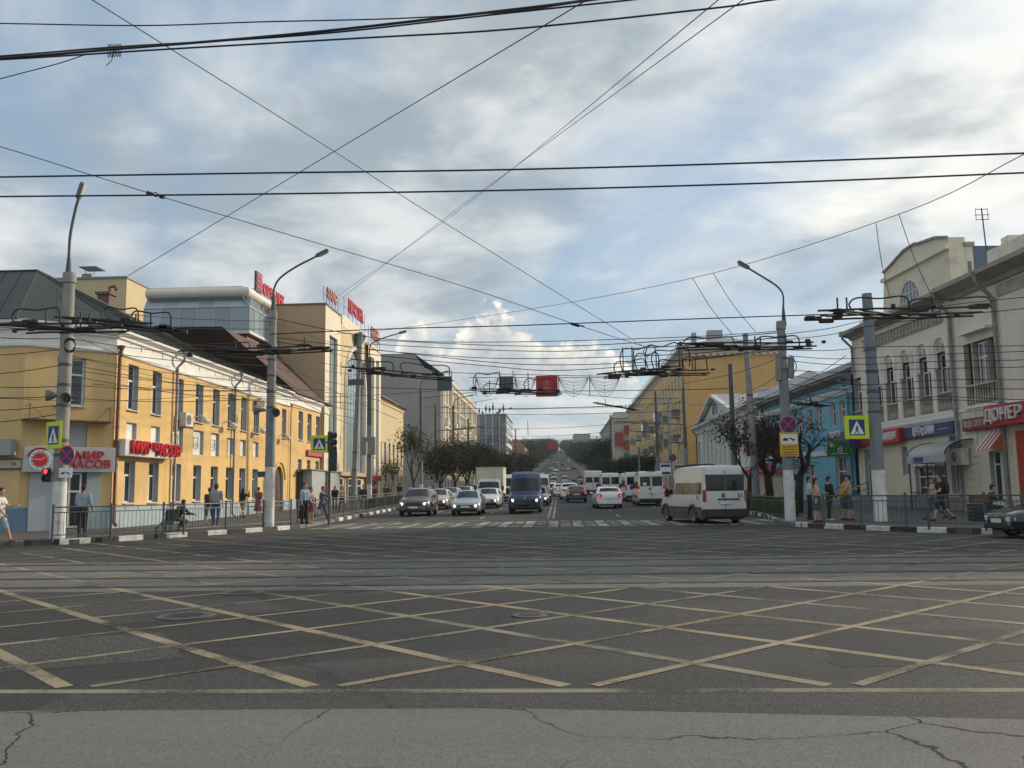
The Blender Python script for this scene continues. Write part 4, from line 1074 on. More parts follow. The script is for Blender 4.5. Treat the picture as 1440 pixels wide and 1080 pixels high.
for k in range(9):
    a = ox0 + 1 + (ox1 - ox0 - 2) * k / 8; h = U(.8, 4.5); mb = MB(); mb.tube([(a, OY + 2, oz), (a, OY + 2, oz + h)], .12, 5); mb.box(a - .3, OY + 1.8, oz + h * .4, a + .3, OY + 2.2, oz + h * .75); mb.build('antenna', M_DARK, of_)
def far_house(px0, px1, pyt, Y, D, m, label, rows, cols, roofm=None, X=None, flat=True):
    x0, x1 = P(px0, pyt, Y).x, P(px1, pyt, Y).x; z1 = P(px0, pyt, Y).z; b0 = zg(Y)
    t = thing('hillside_house', label, 'building', ((x0 + x1) / 2, Y, b0))
    F = Fr((x0, Y, b0), (0, -1, 0)); hh = (z1 - b0) / rows; ww = (x1 - x0) / cols
    MB().box(x0, Y + .25, b0 - 1, x1, Y + D, z1 + (zg(Y + D) - b0) * 0).build('wall', m, t)
    wall(F, x1 - x0, -1, z1 - b0, [(c * ww + ww * .3, c * ww + ww * .7, r_ * hh + hh * .28, r_ * hh + hh * .78) for r_ in range(rows) for c in range(cols)], .2, (m, M_REV), t)
    for r_ in range(rows):
        for c in range(cols): window(F, (c + .5) * ww, r_ * hh + hh * .28, ww * .4 - .02, hh * .5 - .02, t, 'pvc', .2, None, 0)
    side = 1 if x1 < 0 else -1
    F2 = Fr((x1, Y, b0), (1, 0, 0)) if side > 0 else Fr((x0, Y + D, b0), (-1, 0, 0))
    nc = max(2, int(D / 4))
    for r_ in range(rows):
        for c in range(nc):
            u = D * (c + .5) / nc
            o = window(F2, u, r_ * hh + hh * .28, 1.5, hh * .5, t, 'pvc', -.02, None, 0)
    if roofm:
        mb = MB(); mb.add([(x0 - .4, Y - .4, z1 + .01), (x1 + .4, Y - .4, z1 + .01), (x1 + .4, Y + D, z1 + .01), (x0 - .4, Y + D, z1 + .01), ((x0 + x1) / 2, Y + 4, z1 + 3.4), ((x0 + x1) / 2, Y + D - 4, z1 + 3.4)], [(0, 1, 4), (1, 2, 5, 4), (2, 3, 5), (3, 0, 4, 5)]); mb.build('roof', roofm, t)
    else: MB().box(x0 - .3, Y - .3, z1 + .002, x1 + .3, Y + D + .3, z1 + .5).build('roof', M_GREYMET, t)
    return t
M_PINK = mat('pink render', (.52, .24, .19), .9, .1, .2); M_PALE = mat('pale grey render', (.42, .42, .40), .9, .1, .2)
far_house(711, 738, 628, 345, 40, M_PINK, 'pinkish red house beyond the office block', 4, 4, mat('rust roof', (.22, .10, .08), .8))
far_house(735, 757, 619, 560, 40, M_PALE, 'pale far block with roof mast beyond the pink house', 5, 4)
mast = P(742, 592, 575); mb = MB()
for s in (-.5, .5): mb.tube([(mast.x + s, 575, zg(560) + 20), (mast.x, 575, mast.z)], .14, 4)
for k in range(6): z = zg(560) + 22 + k * 3.5; mb.tube([(mast.x - .4, 575, z), (mast.x + .4, 575, z + 1)], .1, 4)
tag(mb.build('radio_mast', M_DARK), 'thin dark lattice mast above the far pale block', 'mast')
far_house(807, 830, 611, 760, 60, mat('grey brown render', (.30, .28, .26), .9, .1, .2), 'grey brown tall block on the hill right of street', 7, 4)
far_house(829, 851, 622, 640, 50, M_PALE, 'pale low block on the hill right of street', 5, 4)
far_house(770, 800, 634, 1120, 30, mat('hilltop pinkish render', (.55, .42, .36), .9), 'wide pinkish house closing the street on the hilltop', 3, 6)
# ------------------------------------------------------------------ right: five storey orange house
M_ORG = mat('orange gable render', (.58, .36, .145), .9, .08, .2, .1, 8, streak=.2, dirt=.2, dscale=.25)
M_YST = mat('ochre street render', (.62, .45, .22), .9, .08, .3, dirt=.2, dscale=.4, streak=.15)
XO = 18.1; OY0, OY1 = YX(968, XO), YX(887, XO); oh = P(980, 492, OY0).z
wl = []; n = 26; W = (OY1 - OY0) / n
for k in range(n):
    for fl in range(5): wl.append((W * (k + .5), 1.3 + fl * 3.75, W * .40, 2.0))
oo, FOO = plain_house('orange_house', 'long five storey ochre house with orange end wall and many balconies', XO, OY0, OY1, oh, (M_YST, M_REV), wl, side=1, xb=31.5, base=0)
MB().quad((XO + .01, OY0 - .01, 0), (31.6, OY0 - .01, 0), (31.6, OY0 - .01, oh), (XO + .01, OY0 - .01, oh)).build('gable_wall', M_ORG, oo)
sweep([(XO, OY1), (XO, OY0 - .02), (31.6, OY0 - .02)], [(-.2, oh - .6), (.12, oh - .6), (.12, oh - .25), (.7, oh + .1), (.7, oh + .45), (-.2, oh + .45)]).build('cornice', mat('pale stone cornice', (.50, .47, .40), .9, .1, .5), oo)
mb = MB()
for k in range(13): a = XO + 1 + k * 1.0; mb.box(a, OY0 - .6, oh - .95, a + .5, OY0 - .012, oh - .62)
mb.build('cornice_bracket', mat('pale stone cornice', (.5, .47, .4)), oo)
mb = MB(); mb.add([(XO - .6, OY0 - .6, oh + .46), (31.7, OY0 - .6, oh + .46), (31.7, OY1, oh + .46), (XO - .6, OY1, oh + .46), (24.5, OY0 + 5, oh + 2.6), (24.5, OY1 - 5, oh + 2.6)], [(0, 1, 4), (1, 2, 5, 4), (2, 3, 5), (3, 0, 4, 5)]); orf = mb.build('roof', mat('grey sheet roof', (.33, .33, .34), .5, .15, .6), oo)
for a, w, h in ((20.3, .6, 2.6), (22.6, 2.2, 2.9), (26, 1.0, 1.5)): MB().box(a, OY0 + 5.5, oh + .8, a + w, OY0 + 7, oh + .9 + h).build('chimney', mat('grey chimney', (.36, .35, .34), .9), orf)
mb = MB()
for k in range(40): mb.tube([(XO - .45, OY0 + k * 2.2, oh + .46), (XO - .45, OY0 + k * 2.2, oh + 1.2)], .035, 4)
mb.tube([(XO - .45, OY0, oh + 1.2), (XO - .45, OY0 + 88, oh + 1.2)], .04, 4); mb.build('roof_railing', M_DARK, orf)
BM = {}
for (kk, fl, glz) in ((1, 3, 0), (1, 2, 0), (4, 3, 0), (4, 2, 0), (4, 1, 0), (7, 3, 1), (7, 2, 1), (7, 1, 0), (10, 3, 0), (10, 2, 0), (13, 3, 1), (13, 2, 0), (13, 1, 0), (17, 3, 0), (17, 2, 0), (21, 3, 0), (21, 2, 0), (21, 1, 0)):
    u = OY1 - OY0 - W * (kk + 1) ; v = 1.0 + fl * 3.75
    bo = fbox(FOO, u - 1.6, u + 1.6, v - .15, v, .0, 1.15).build('balcony', mat('balcony slab', (.40, .36, .30), .9), oo)
    m_ = mat('balcony sheet %d' % (kk % 3), ((.33, .30, .26), (.20, .19, .18), (.40, .41, .40))[kk % 3], .7, .2, 2)
    mb = MB()
    for a in ((u - 1.6, u + 1.6, v, v + 1.0, 1.08, 1.13), (u - 1.6, u - 1.55, v, v + 1.0, .02, 1.08), (u + 1.55, u + 1.6, v, v + 1.0, .02, 1.08)): fbox(FOO, *a, mb)
    mb.build('parapet', m_, bo)
    if glz: fbox(FOO, u - 1.58, u + 1.58, v + 1.0, v + 2.7, .02, 1.1).build('glazing', M_GLASSB, bo); fbox(FOO, u - 1.65, u + 1.65, v + 2.7, v + 2.8, .02, 1.2).build('balcony_roof', M_WHITE, bo)
for i in range(16):
    kk = random.choice([0, 2, 3, 5, 6, 8, 9, 11, 12, 14, 15]); fl = i % 5
    u = OY1 - OY0 - W * (kk + 1); air_conditioner(FOO, u, .45 + fl * 3.75 + .2, 'small air conditioner among windows of the ochre house front')
downpipe(FOO, OY1 - OY0 - .5, 0, oh - .3, oo, .15, .09, M_PIPE, .3)
# grey palace house beyond it with red and green netting
XG = 15.9; PG0 = YX(867, XG); gb0 = zg(PG0); PG1 = YX(849, XG)
gz_ = P(867, 586, PG0).z
wl = []; n = 16; W = (PG1 - PG0) / n
for k in range(n):
    for fl in range(4): wl.append((W * (k + .5), 1.5 + fl * 4.6, W * .42, 2.9))
gp, FGP = plain_house('grey_palace', 'grey columned house with red balconies and green net beyond ochre house', XG, PG0, PG1, gz_ - gb0, (mat('palace grey', (.47, .45, .42), .9, .1, .3, dirt=.2), M_REV), wl, side=1, xb=34, base=gb0)
FGN = Fr((XG, PG0 - .02, gb0), (0, -1, 0))
wl = [(2 + k * 3.2, 1.5 + fl * 4.6, 1.4, 2.9) for k in range(4) for fl in range(4)]
facade_windows(FGN, 16, 0, gz_ - gb0, wl, .22, (mat('palace grey', (.47, .45, .42)), M_REV), gp, 'pvc', None, .1)
mb = MB()
for k in range(n + 1): mb.cyl(FGP.p(W * k, 4.5, .35), FGP.p(W * k, gz_ - gb0 - 1.5, .35), .42, .36, 8)
mb.build('column', mat('palace grey', (.47, .45, .42)), gp)
sweep([(XG, PG1), (XG, PG0 - .03), (34, PG0 - .03)], [(-.2, gz_ - 1.4), (.6, gz_ - 1.4), (.6, gz_ - .8), (1.1, gz_ - .4), (1.1, gz_), (.2, gz_), (.2, gz_ + 1.3), (-.2, gz_ + 1.3)]).build('cornice', mat('palace grey', (.47, .45, .42)), gp)
for a, b_, v0, v1, m_ in ((2.6, 5.4, 9.6, 12.2, 'r'), (2.6, 5.4, 14.0, 16.4, 'r'), (.2, 2.2, 11.0, 14.5, 'r'), (2.4, 5.6, 3.6, 8.6, 'g')):
    fbox(FGN, a, b_, v0, v1, .3, 1.5).build('balcony' if m_ == 'r' else 'scaffold_net', mat('red balcony', (.24, .045, .045), .7) if m_ == 'r' else mat('green net', (.015, .20, .10), .9, .2, 1), gp)
# ------------------------------------------------------------------ white classical house with pediment
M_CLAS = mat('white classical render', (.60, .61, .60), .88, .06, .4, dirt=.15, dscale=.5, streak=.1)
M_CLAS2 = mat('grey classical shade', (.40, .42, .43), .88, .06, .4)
XW = 18.6; WY0, WY1 = 82.5, YX(983, XW); wh = PX(983, 600, XW).z
LW = WY1 - WY0
wl = []; n = 12; W = LW / n
for k in range(n): wl += [(W * (k + .5), 4.9, 1.3, 2.7), (W * (k + .5), 1.2, 1.3, 2.0)]
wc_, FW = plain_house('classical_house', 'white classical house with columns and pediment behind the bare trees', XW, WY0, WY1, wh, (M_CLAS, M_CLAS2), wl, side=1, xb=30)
uw = lambda y: WY1 - y
mb = MB()
for k in range(7): y = 97 + k * 2.75; mb.cyl(FW.p(uw(y), 3.9, .35), FW.p(uw(y), wh - 1.2, .35), .34, .28, 10); fbox(FW, uw(y) - .45, uw(y) + .45, 3.6, 3.9, .01, .8, mb); fbox(FW, uw(y) - .42, uw(y) + .42, wh - 1.2, wh - .95, .01, .75, mb)
mb.build('column', M_CLAS, wc_)
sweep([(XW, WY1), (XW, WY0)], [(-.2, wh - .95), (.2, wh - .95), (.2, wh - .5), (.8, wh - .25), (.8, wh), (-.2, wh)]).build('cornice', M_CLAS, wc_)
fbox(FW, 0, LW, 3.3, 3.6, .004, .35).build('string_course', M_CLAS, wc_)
up0, up1 = uw(115.5), uw(95)
um = (up0 + up1) / 2; ph = P(1008, 560, 105.5).z - wh
mb = MB(); mb.prism([(up0, wh), (up1, wh), (um, wh + ph)], FW.M(0, 0, .2), .4); mb.build('pediment', M_CLAS, wc_)
mb = MB()
for a, b_ in (((up0 - .5, wh), (um, wh + ph + .15)), ((up1 + .5, wh), (um, wh + ph + .15))):
    a, b_ = FW.p(*a, .25), FW.p(*b_, .25); d = Vector((0, 0, .3))
    n_ = FW.n * .55
    mb.add([a, b_, b_ + d, a + d, a + n_, b_ + n_, b_ + n_ + d, a + n_ + d], [(0, 1, 2, 3), (4, 7, 6, 5), (0, 4, 5, 1), (3, 2, 6, 7), (0, 3, 7, 4), (1, 5, 6, 2)])
mb.build('pediment_cornice', M_CLAS, wc_)
mb = MB(); mb.prism(arc((um, wh + .5), 1.5, 0, math.pi, 14), FW.M(0, 0, .215), .1); lw = mb.build('lunette_window', M_GLASS, wc_)
mb = MB(); mb.tube([FW.p(x, z, .24) for x, z in arc((um, wh + .5), 1.55, 0, math.pi, 14)], .12, 5)
for a in (45, 90, 135): mb.tube([FW.p(um, wh + .5, .23), FW.p(um + 1.5 * math.cos(R(a)), wh + .5 + 1.5 * math.sin(R(a)), .23)], .05, 4)
mb.build('frame', M_CLAS2, lw)
mb = MB(); mb.add([(XW - .8, WY0 - .3, wh + .01), (XW - .8, WY1 + .3, wh + .01), (30.5, WY1 + .3, wh + .01), (30.5, WY0 - .3, wh + .01), (24.5, WY0 + 5, wh + 3.2), (24.5, WY1 - 5, wh + 3.2)], [(0, 1, 5, 4), (1, 2, 5), (2, 3, 4, 5), (3, 0, 4)]); wr2 = mb.build('roof', mat('grey sheet roof', (.33, .33, .34)), wc_)
ym = WY1 - um; mb = MB(); mb.add([FW.p(up0 - .5, wh + .02, .8), FW.p(up1 + .5, wh + .02, .8), FW.p(um, wh + ph + .47, .8), FW.p(um, wh + ph + .47, -8)], [(0, 2, 3), (1, 3, 2)]); mb.build('pediment_roof', mat('grey sheet roof', (.33, .33, .34)), wr2)
cp = P(1075, 548, 92); mb = MB(); mb.box(cp.x - .55, 91.5, wh + .3, cp.x + .55, 92.6, cp.z); mb.box(cp.x - .7, 91.35, cp.z, cp.x + .7, 92.75, cp.z + .15); mb.build('chimney', M_CLAS, wr2)
downpipe(FW, .25, 0, wh - .3, wc_, .15, .09, M_PIPEB, .5)
# ================================================================== right: blue house
M_BLUE = mat('turquoise blue render', (.16, .40, .52), .9, .08, .4, .1, 40, dirt=.2, dscale=.5, streak=.15)
M_BLUW = mat('pale blue white trim', (.55, .60, .62), .85, .08, 1)
BO = Vector((18.75, 82.3, .15)); BE = Vector((19.6, 60.35, .15)); bu = (BE - BO).normalized()
FB = Fr(BO, (bu.y, -bu.x, 0)); LB = (BE - BO).length
bl = thing('blue_house', 'turquoise blue two storey house with dark pitched roof beside cream house', 'building', (24, 71, .15))
bh = FB.px(1190, 530)[1]
vu0, vu1 = FB.px(1157, 603)[1], FB.px(1157, 571)[1]
wl = [(FB.px(p_)[0], vu0, 1.0, vu1 - vu0) for p_ in (1080, 1092, 1104, 1117, 1131, 1143.5, 1157, 1177, 1190.5)]
gw = [(FB.px(p_)[0], .5, 1.5, 2.5) for p_ in (1088, 1106, 1125, 1142)]
sw = (FB.px(1184)[0], .35, 2.0, 3.1)
facade_windows(FB, LB, 0, bh, wl + gw + [sw], .26, (M_BLUE, mat('pink white reveal', (.55, .47, .47), .85)), bl, 'cross', None, .2)
MB().add([FB.p(0, 0, -.3), FB.p(LB, 0, -.3), FB.p(LB, 0, -10), FB.p(0, 0, -10), FB.p(0, bh, -.3), FB.p(LB, bh, -.3), FB.p(LB, bh, -10), FB.p(0, bh, -10)], [(0, 1, 5, 4), (1, 2, 6, 5), (2, 3, 7, 6), (3, 0, 4, 7)]).build('wall', M_BLUE, bl)
vb = FB.px(1150, 566)[1]
sweep([FB.p(0, 0), FB.p(LB, 0)], [(-.1, vb + .15), (.1, vb + .15), (.22, vb + .45), (.22, vb + .6), (-.1, vb + .6)]).build('string_course', M_BLUW, bl)
sweep([FB.p(0, 0), FB.p(LB, 0)], [(-.1, .15 + bh - .25), (.15, .15 + bh - .25), (.75, .15 + bh), (.75, .15 + bh + .18), (-.1, .15 + bh + .18)]).build('cornice', mat('grey brown eave', (.22, .20, .18), .85), bl)
sweep([FB.p(0, 0), FB.p(LB, 0)], [(-.1, 3.75), (.12, 3.75), (.12, 4.1), (-.1, 4.1)]).build('string_course', M_BLUW, bl)
mb = MB(); k = .15 + bh + .19
mb.add([FB.p(0, bh + .19, .85), FB.p(LB, bh + .19, .85), FB.p(LB, bh + 2.6, -4.5), FB.p(0, bh + 2.6, -4.5), FB.p(LB, bh + .19, -10), FB.p(0, bh + .19, -10)], [(0, 1, 2, 3), (3, 2, 4, 5), (1, 4, 2), (0, 3, 5)]); mb.build('roof', mat('dark slate roof', (.10, .095, .095), .6, .25, .8), bl)
downpipe(FB, LB - .35, 0, bh, bl, .14, .09, mat('teal downpipe', (.10, .20, .24), .5), .5)
M_NAVY = mat('navy sign panel', (.028, .045, .13), .4)
p0_, p1_ = FB.px(1164, 633, .8), FB.px(1193, 605, .8)
sign_board(FB, p0_[0], p1_[0], FB.px(1178, 633, .8)[1], FB.px(1178, 608, .8)[1], .2, M_NAVY, 'navy blue box sign with white lines on blue house corner', 'shop_sign', [('ПОЧТУ', (p0_[0] * .62 + p1_[0] * .38), FB.px(1175, 614)[1], .55, 1.1, .02), ('— —— —', (p0_[0] + p1_[0]) / 2, FB.px(1178, 624)[1], .35, .9, .02), ('—— ———', (p0_[0] + p1_[0]) / 2, FB.px(1178, 629)[1], .35, .9, .02)], M_WHITE, .6)
# ================================================================== right: cream corner house
M_CRM = mat('cream render', (.74, .69, .57), .9, .07, .35, .15, 50, dirt=.22, dscale=.45, streak=.22)
M_CRM2 = mat('cream ground floor render', (.70, .64, .50), .9, .07, .35, .15, 50, dirt=.25, dscale=.45, streak=.18)
M_CRMW = mat('pale trim render', (.78, .76, .70), .88, .08, .8, dirt=.25, dscale=.8)
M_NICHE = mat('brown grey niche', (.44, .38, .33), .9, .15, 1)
M_PEEL = mat('peeling plaster', (.70, .65, .53), .92, col2=(.66, .60, .46), dirt=.6, dscale=1.1)
CO = Vector((19.75, 60.1, .15)); CE = Vector((21.62, 35.5, .15)); cu = (CE - CO).normalized()
FR = Fr(CO, (cu.y, -cu.x, 0)); LR = (CE - CO).length
cr = thing('cream_house', 'old cream corner house with arched windows balustrades and rounded attic', 'building', (26, 48, .15))
V = lambda x, y, d=0: FR.px(x, y, d)[1]
Uf = lambda x, d=0: FR.px(x, None, d)[0]
ve = V(1300, 428); vbase2 = V(1300, 592)
ops = []; wins = []; nich = []
# arched bays: deep niche, window within, balustrade below
for pc in (1243, 1263, 1286.5, 1311.5, 1338):
    u = Uf(pc) - .05; w = 1.5
    v0 = V(1338, 577); v1 = V(1338, 490)
    nich.append((u - w / 2, u + w / 2, v0, v1)); wins.append((u + .05, V(1338, 554), 1.22, v1 - V(1338, 554) - .1))
for pa, pb, ww in ((1203, 1209, .8), (1210, 1219, 1.1)):
    u = (Uf(pa) + Uf(pb)) / 2; nich.append((u - ww / 2, u + ww / 2, V(1338, 577), V(1338, 488) - .1)); wins.append((u, V(1338, 554), ww - .3, 2.2))
for pa, pb, ww in ((1369, 1380, .75), (1383, 1401, 1.35), (1404, 1414, .75)):
    u = (Uf(pa) + Uf(pb)) / 2; nich.append((u - ww / 2, u + ww / 2, V(1392, 566), V(1392, 474)))
    if ww > 1: wins.append((u + .05, V(1392, 541), 1.0, V(1392, 476) - V(1392, 541)))
for k in range(2): u = Uf(1440) + 1.8 + k * 2.6; nich.append((u - .7, u + .7, V(1392, 566), V(1392, 474))); wins.append((u, V(1392, 541), 1.0, V(1392, 476) - V(1392, 541)))
# ground floor openings
gops = []
for pa, pb, ya, yb2, wx in ((1218, 1226, 700, 632, 5), (1271, 1279, 668, 628, 0), (1339, 1350, 694, 612, 0), (1394, 1409, 706, 634, 0), (1288, 1330, 712, 655, 0)):
    xm = (pa + pb) / 2; gops.append((Uf(pa), Uf(pb), max(.05, V(xm, ya)), V(xm, yb2)))
u44 = Uf(1437)
gops.append((u44, u44 + 2.4, .05, 3.6))
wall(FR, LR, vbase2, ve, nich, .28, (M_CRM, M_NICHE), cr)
wall(FR, LR, 0, vbase2 - .002, gops, .3, (M_CRM2, M_REV), cr)
for u, v, w, h in wins: window(FR, u, v, w, h, cr, 'cross', .27, None, 0)
for a, b_, c, d in gops[:-1]: window(FR, (a + b_) / 2, c + .003, b_ - a - .006, d - c - .006, cr, 'shop', .3, None, 0)
a, b_, c, d = gops[-1]
fbox(FR, a - .1, b_, c, d + .2, -.28, .06).build('red_shopfront', mat('red shopfront', (.45, .04, .02), .5, .1, 1), cr)
ob_ = MB(); [ob_.add([FR.p(0, z, -.45), FR.p(LR, z, -.45), FR.p(LR, z, -11), FR.p(0, z, -11)], []) for z in (0, ve)]
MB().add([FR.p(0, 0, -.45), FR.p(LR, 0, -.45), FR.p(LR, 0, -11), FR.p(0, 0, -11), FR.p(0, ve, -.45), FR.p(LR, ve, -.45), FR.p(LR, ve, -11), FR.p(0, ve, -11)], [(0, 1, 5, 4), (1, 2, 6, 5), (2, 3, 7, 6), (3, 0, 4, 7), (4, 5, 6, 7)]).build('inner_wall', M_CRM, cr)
MB().add([FR.p(LR, 0, .0), FR.p(LR, 0, -11), FR.p(LR, ve, -11), FR.p(LR, ve, .0)], [(0, 1, 2, 3)]).build('side_wall', M_CRM, cr)
MB().add([FR.p(0, 0, .0), FR.p(0, 0, -1), FR.p(0, ve, -1), FR.p(0, ve, .0)], [(0, 1, 2, 3)]).build('side_wall', M_CRM, cr)
# arches over the bays
for a, b_, c, d in nich[:5]:
    u = (a + b_) / 2; r = .74
    mb = MB(); mb.prism(arc((u, d + .06), r - .15, 0, math.pi, 14), FR.M(0, 0, .012), .02); lu = mb.build('lunette', M_NICHE, cr)
    mb = MB()
    for rr, dd, th in ((r, .05, .10), (r - .22, .03, .05)):
        mb.tube([FR.p(x, z, dd) for x, z in [(u + rr, d - .9)] + arc((u, d + .06), rr, 0, math.pi, 14) + [(u - rr, d - .9)]], th, 6)
    mb.tube([FR.p(u, d + .06, .03), FR.p(u, d + .5, .03)], .04, 5)
    for s in (-1, 1): mb.tube([FR.p(u, d + .3, .03)] + [FR.p(u + s * .2 * math.sin(t), d + .3 + .12 * (1 - math.cos(t)), .03) for t in np.linspace(0, 3.0, 7)], .025, 4)
    mb.build('arch_moulding', M_CRMW, cr)
for i, (a, b_, c, d) in enumerate(nich):                     # balustrades
    top_ = c + .95
    fr = fbox(FR, a + .01, b_ - .01, top_, top_ + .1, -.2, .03).build('balustrade', mat('weathered baluster', (.46, .41, .34), .9, .2, 3), cr)
    nb = max(3, int((b_ - a) / .2))
    for k in range(nb):
        u = a + (b_ - a) * (k + .5) / nb
        me_key = ('bal',)
        if me_key not in BM: BM[me_key] = MB().lathe([(.05, 0), (.05, .06), (.03, .1), (.07, .3), (.03, .6), (.045, .72), (.03, .8), (.05, .86), (.05, .95)], (0, 0, 0), None, 8).mesh('baluster', mat('weathered baluster', (.46, .41, .34)), None, True)
        inst('baluster', BM[me_key], fr, FR.M(u, c + .002, -.09))
    fbox(FR, a - .06, b_ + .06, c - .16, c - .002, .002, .12).build('ledge', M_CRMW, cr)
# pilasters between bays
mb = MB()
bays = sorted(nich[:5]); 
for (a0, b0, c0, d0), (a1, b1, c1, d1) in zip(bays, bays[1:]):
    if a1 - b0 > .25: fbox(FR, b0 + .08, a1 - .08, c0 - .1, d0 - .3, .002, .06, mb)
mb.build('pilaster', M_CRMW, cr)
# cornice with dentil frieze, string courses
u1p, u2p = 0.0, Uf(1356)
sweep([FR.p(0, 0), FR.p(u2p, 0)], [(-.2, .15 + ve - .35), (.12, .15 + ve - .35), (.2, .15 + ve - .2), (.85, .15 + ve - .05), (.85, .15 + ve + .16), (-.2, .15 + ve + .16)]).build('cornice', mat('dark weathered cornice', (.34, .31, .26), .9, .2, 1), cr)
sweep([FR.p(u2p + .01, 0), FR.p(LR, 0)], [(-.2, .15 + ve - .45), (.15, .15 + ve - .45), (.25, .15 + ve - .25), (1.0, .15 + ve - .0), (1.0, .15 + ve + .22), (-.2, .15 + ve + .22)]).build('cornice', mat('dark weathered cornice', (.34, .31, .26)), cr)
mb = MB(); u = Uf(1228)
while u < Uf(1340):
    fbox(FR, u, u + .2, ve - 1.25, ve - .75, .003, .09, mb); fbox(FR, u + .2, u + .4, ve - 1.25, ve - 1.15, .003, .08, mb); u += .42
fbox(FR, Uf(1226), Uf(1342), ve - .72, ve - .66, .003, .12, mb); fbox(FR, Uf(1226), Uf(1342), ve - 1.36, ve - 1.29, .003, .10, mb)
mb.build('dentil_frieze', mat('frieze grey', (.40, .37, .31), .9, .2, 2), cr)
mb = MB()
for pa in (1393,): fbox(FR, Uf(pa) - 1.3, Uf(pa) + 1.3, V(1392, 462), V(1392, 462) + .14, .003, .45, mb)
mb.build('hood_moulding', M_CRMW, cr)
sweep([FR.p(0, 0), FR.p(Uf(1356), 0)], [(-.1, .15 + vbase2 - .25), (.06, .15 + vbase2 - .25), (.18, .15 + vbase2 - .05), (.18, .15 + vbase2 + .12), (-.1, .15 + vbase2 + .12)]).build('string_course', mat('bright trim', (.80, .80, .76), .85, .06, 1), cr)
fbox(FR, 0, Uf(1350), V(1300, 714) - .4, .75, .003, .06).build('plinth', mat('grey plinth', (.26, .26, .27), .9, .2, 2), cr)
fbox(FR, 0, LR, vbase2 + .13, vbase2 + .2, .003, .07).build('string_course', M_CRMW, cr)
for k in range(12):                                        # rusticated courses of the near part
    v = .5 + k * .38
    for pa, pb in ((1362, 1380), (1411, 1428)): fbox(FR, Uf(pa), Uf(pb), v, v + .34, .003, .05).build('stone_course', M_CRM2, cr)
downpipe(FR, Uf(1355.5), 0, ve - .1, cr, .16, .10, M_PIPE, .7)
downpipe(FR, Uf(1421), 0, ve - .1, cr, .16, .10, M_PIPE, .8)
downpipe(FR, .35, V(1196, 530), ve, cr, .16, .09, M_PIPE, .6)
# attic with stepped rounded gable
da = -.55
at = lambda x, y: FR.px(x, y, da)
ps = [at(1241, 440), at(1243, 383), at(1258, 368), at(1259, 366), at(1272, 352), at(1288, 342), at(1290, 343), at(1316, 334), at(1333, 333.5), at(1335, 372), at(1332, 412)]
lo = ve + .1
poly = [(ps[0][0], lo)] + ps[1:9] + [(ps[8][0] + .05, lo)]
M0 = FR.M(0, 0, da)
mb = MB(); mb.prism(poly, M0, .9); atc = mb.build('attic_gable', M_PEEL, cr)
mb = MB(); rim = ps[1:9]; mb.tube([FR.p(u, v, da + .06) for u, v in rim], .09, 6); mb.build('gable_coping', mat('dark weathered cornice', (.34, .31, .26)), atc)
la, lb = at(1241, 397), at(1335, 349)
mb = MB(); v_ = (la[1]); fbox(FR, ps[1][0] - .1, ps[8][0] + .1, la[1] - .1, la[1] + .12, da + .003, da + .22, mb); mb.build('gable_moulding', M_CRM, atc)
wc2 = at(1281, 421); r = (at(1295, 421)[0] - at(1266, 421)[0]) / 2
wu = (at(1295, 421)[0] + at(1266, 421)[0]) / 2; wv = at(1281, 424)[1]
mb = MB(); mb.prism(arc((wu, wv), r, 0, math.pi, 16), FR.M(0, 0, da + .015), .012); lw = mb.build('lunette_window', mat('pale dusty glass', (.12, .15, .17), .2), atc)
mb = MB(); mb.tube([FR.p(x, z, da + .03) for x, z in arc((wu, wv), r, 0, math.pi, 16)] + [FR.p(wu + r, wv, da + .03)], .05, 5)
mb.tube([FR.p(wu - r, wv, da + .03), FR.p(wu + r, wv, da + .03)], .06, 5)
for k in range(-2, 3): mb.tube([FR.p(wu + k * r / 3, wv, da + .03), FR.p(wu + k * r / 3, wv + math.sqrt(r * r - (k * r / 3) ** 2), da + .03)], .03, 4)
for a in (.45,): mb.tube([FR.p(wu - r * .88, wv + r * a, da + .03), FR.p(wu + r * .88, wv + r * a, da + .03)], .03, 4)
mb.build('frame', M_PVC, lw)
# attic side wall running back from the street, with panel and blue sheet part
c0 = FR.p(ps[8][0] + .05, lo, da - .9); FSd = Fr(c0, (-FR.u.y * 0, -1, 0))
FSd = Fr((c0.x, c0.y, 0), (.06, -1, 0))
zt = P(1345, 345, c0.y).z
wS = P(1368, 350, c0.y).x - c0.x; wS2 = P(1419, 350, c0.y).x - c0.x
fbox(FSd, 0, wS, lo, zt - .05, -.4, 0).build('attic_side_wall', M_PEEL, cr)
fbox(FSd, -.1, wS + .05, zt - .05, zt + .15, -.45, .15).build('attic_coping', mat('dark weathered cornice', (.34, .31, .26)), cr)
fbox(FSd, wS * .15, wS * .62, zt - 1.9, zt - .9, .002, .04).build('attic_panel', mat('grey brown panel', (.24, .21, .17), .9, .2, 2), cr)
fbox(FSd, wS + .06, wS2, lo, zt - .02, -.5, -.1).build('attic_sheet_wall', mat('blue sheet wall', (.12, .16, .23), .6, .2, .8, streak=.2), cr)
fbox(FSd, wS2 + .01, wS2 + 5, lo, zt + .5, -.6, .15).build('attic_wall', M_CRM, cr)
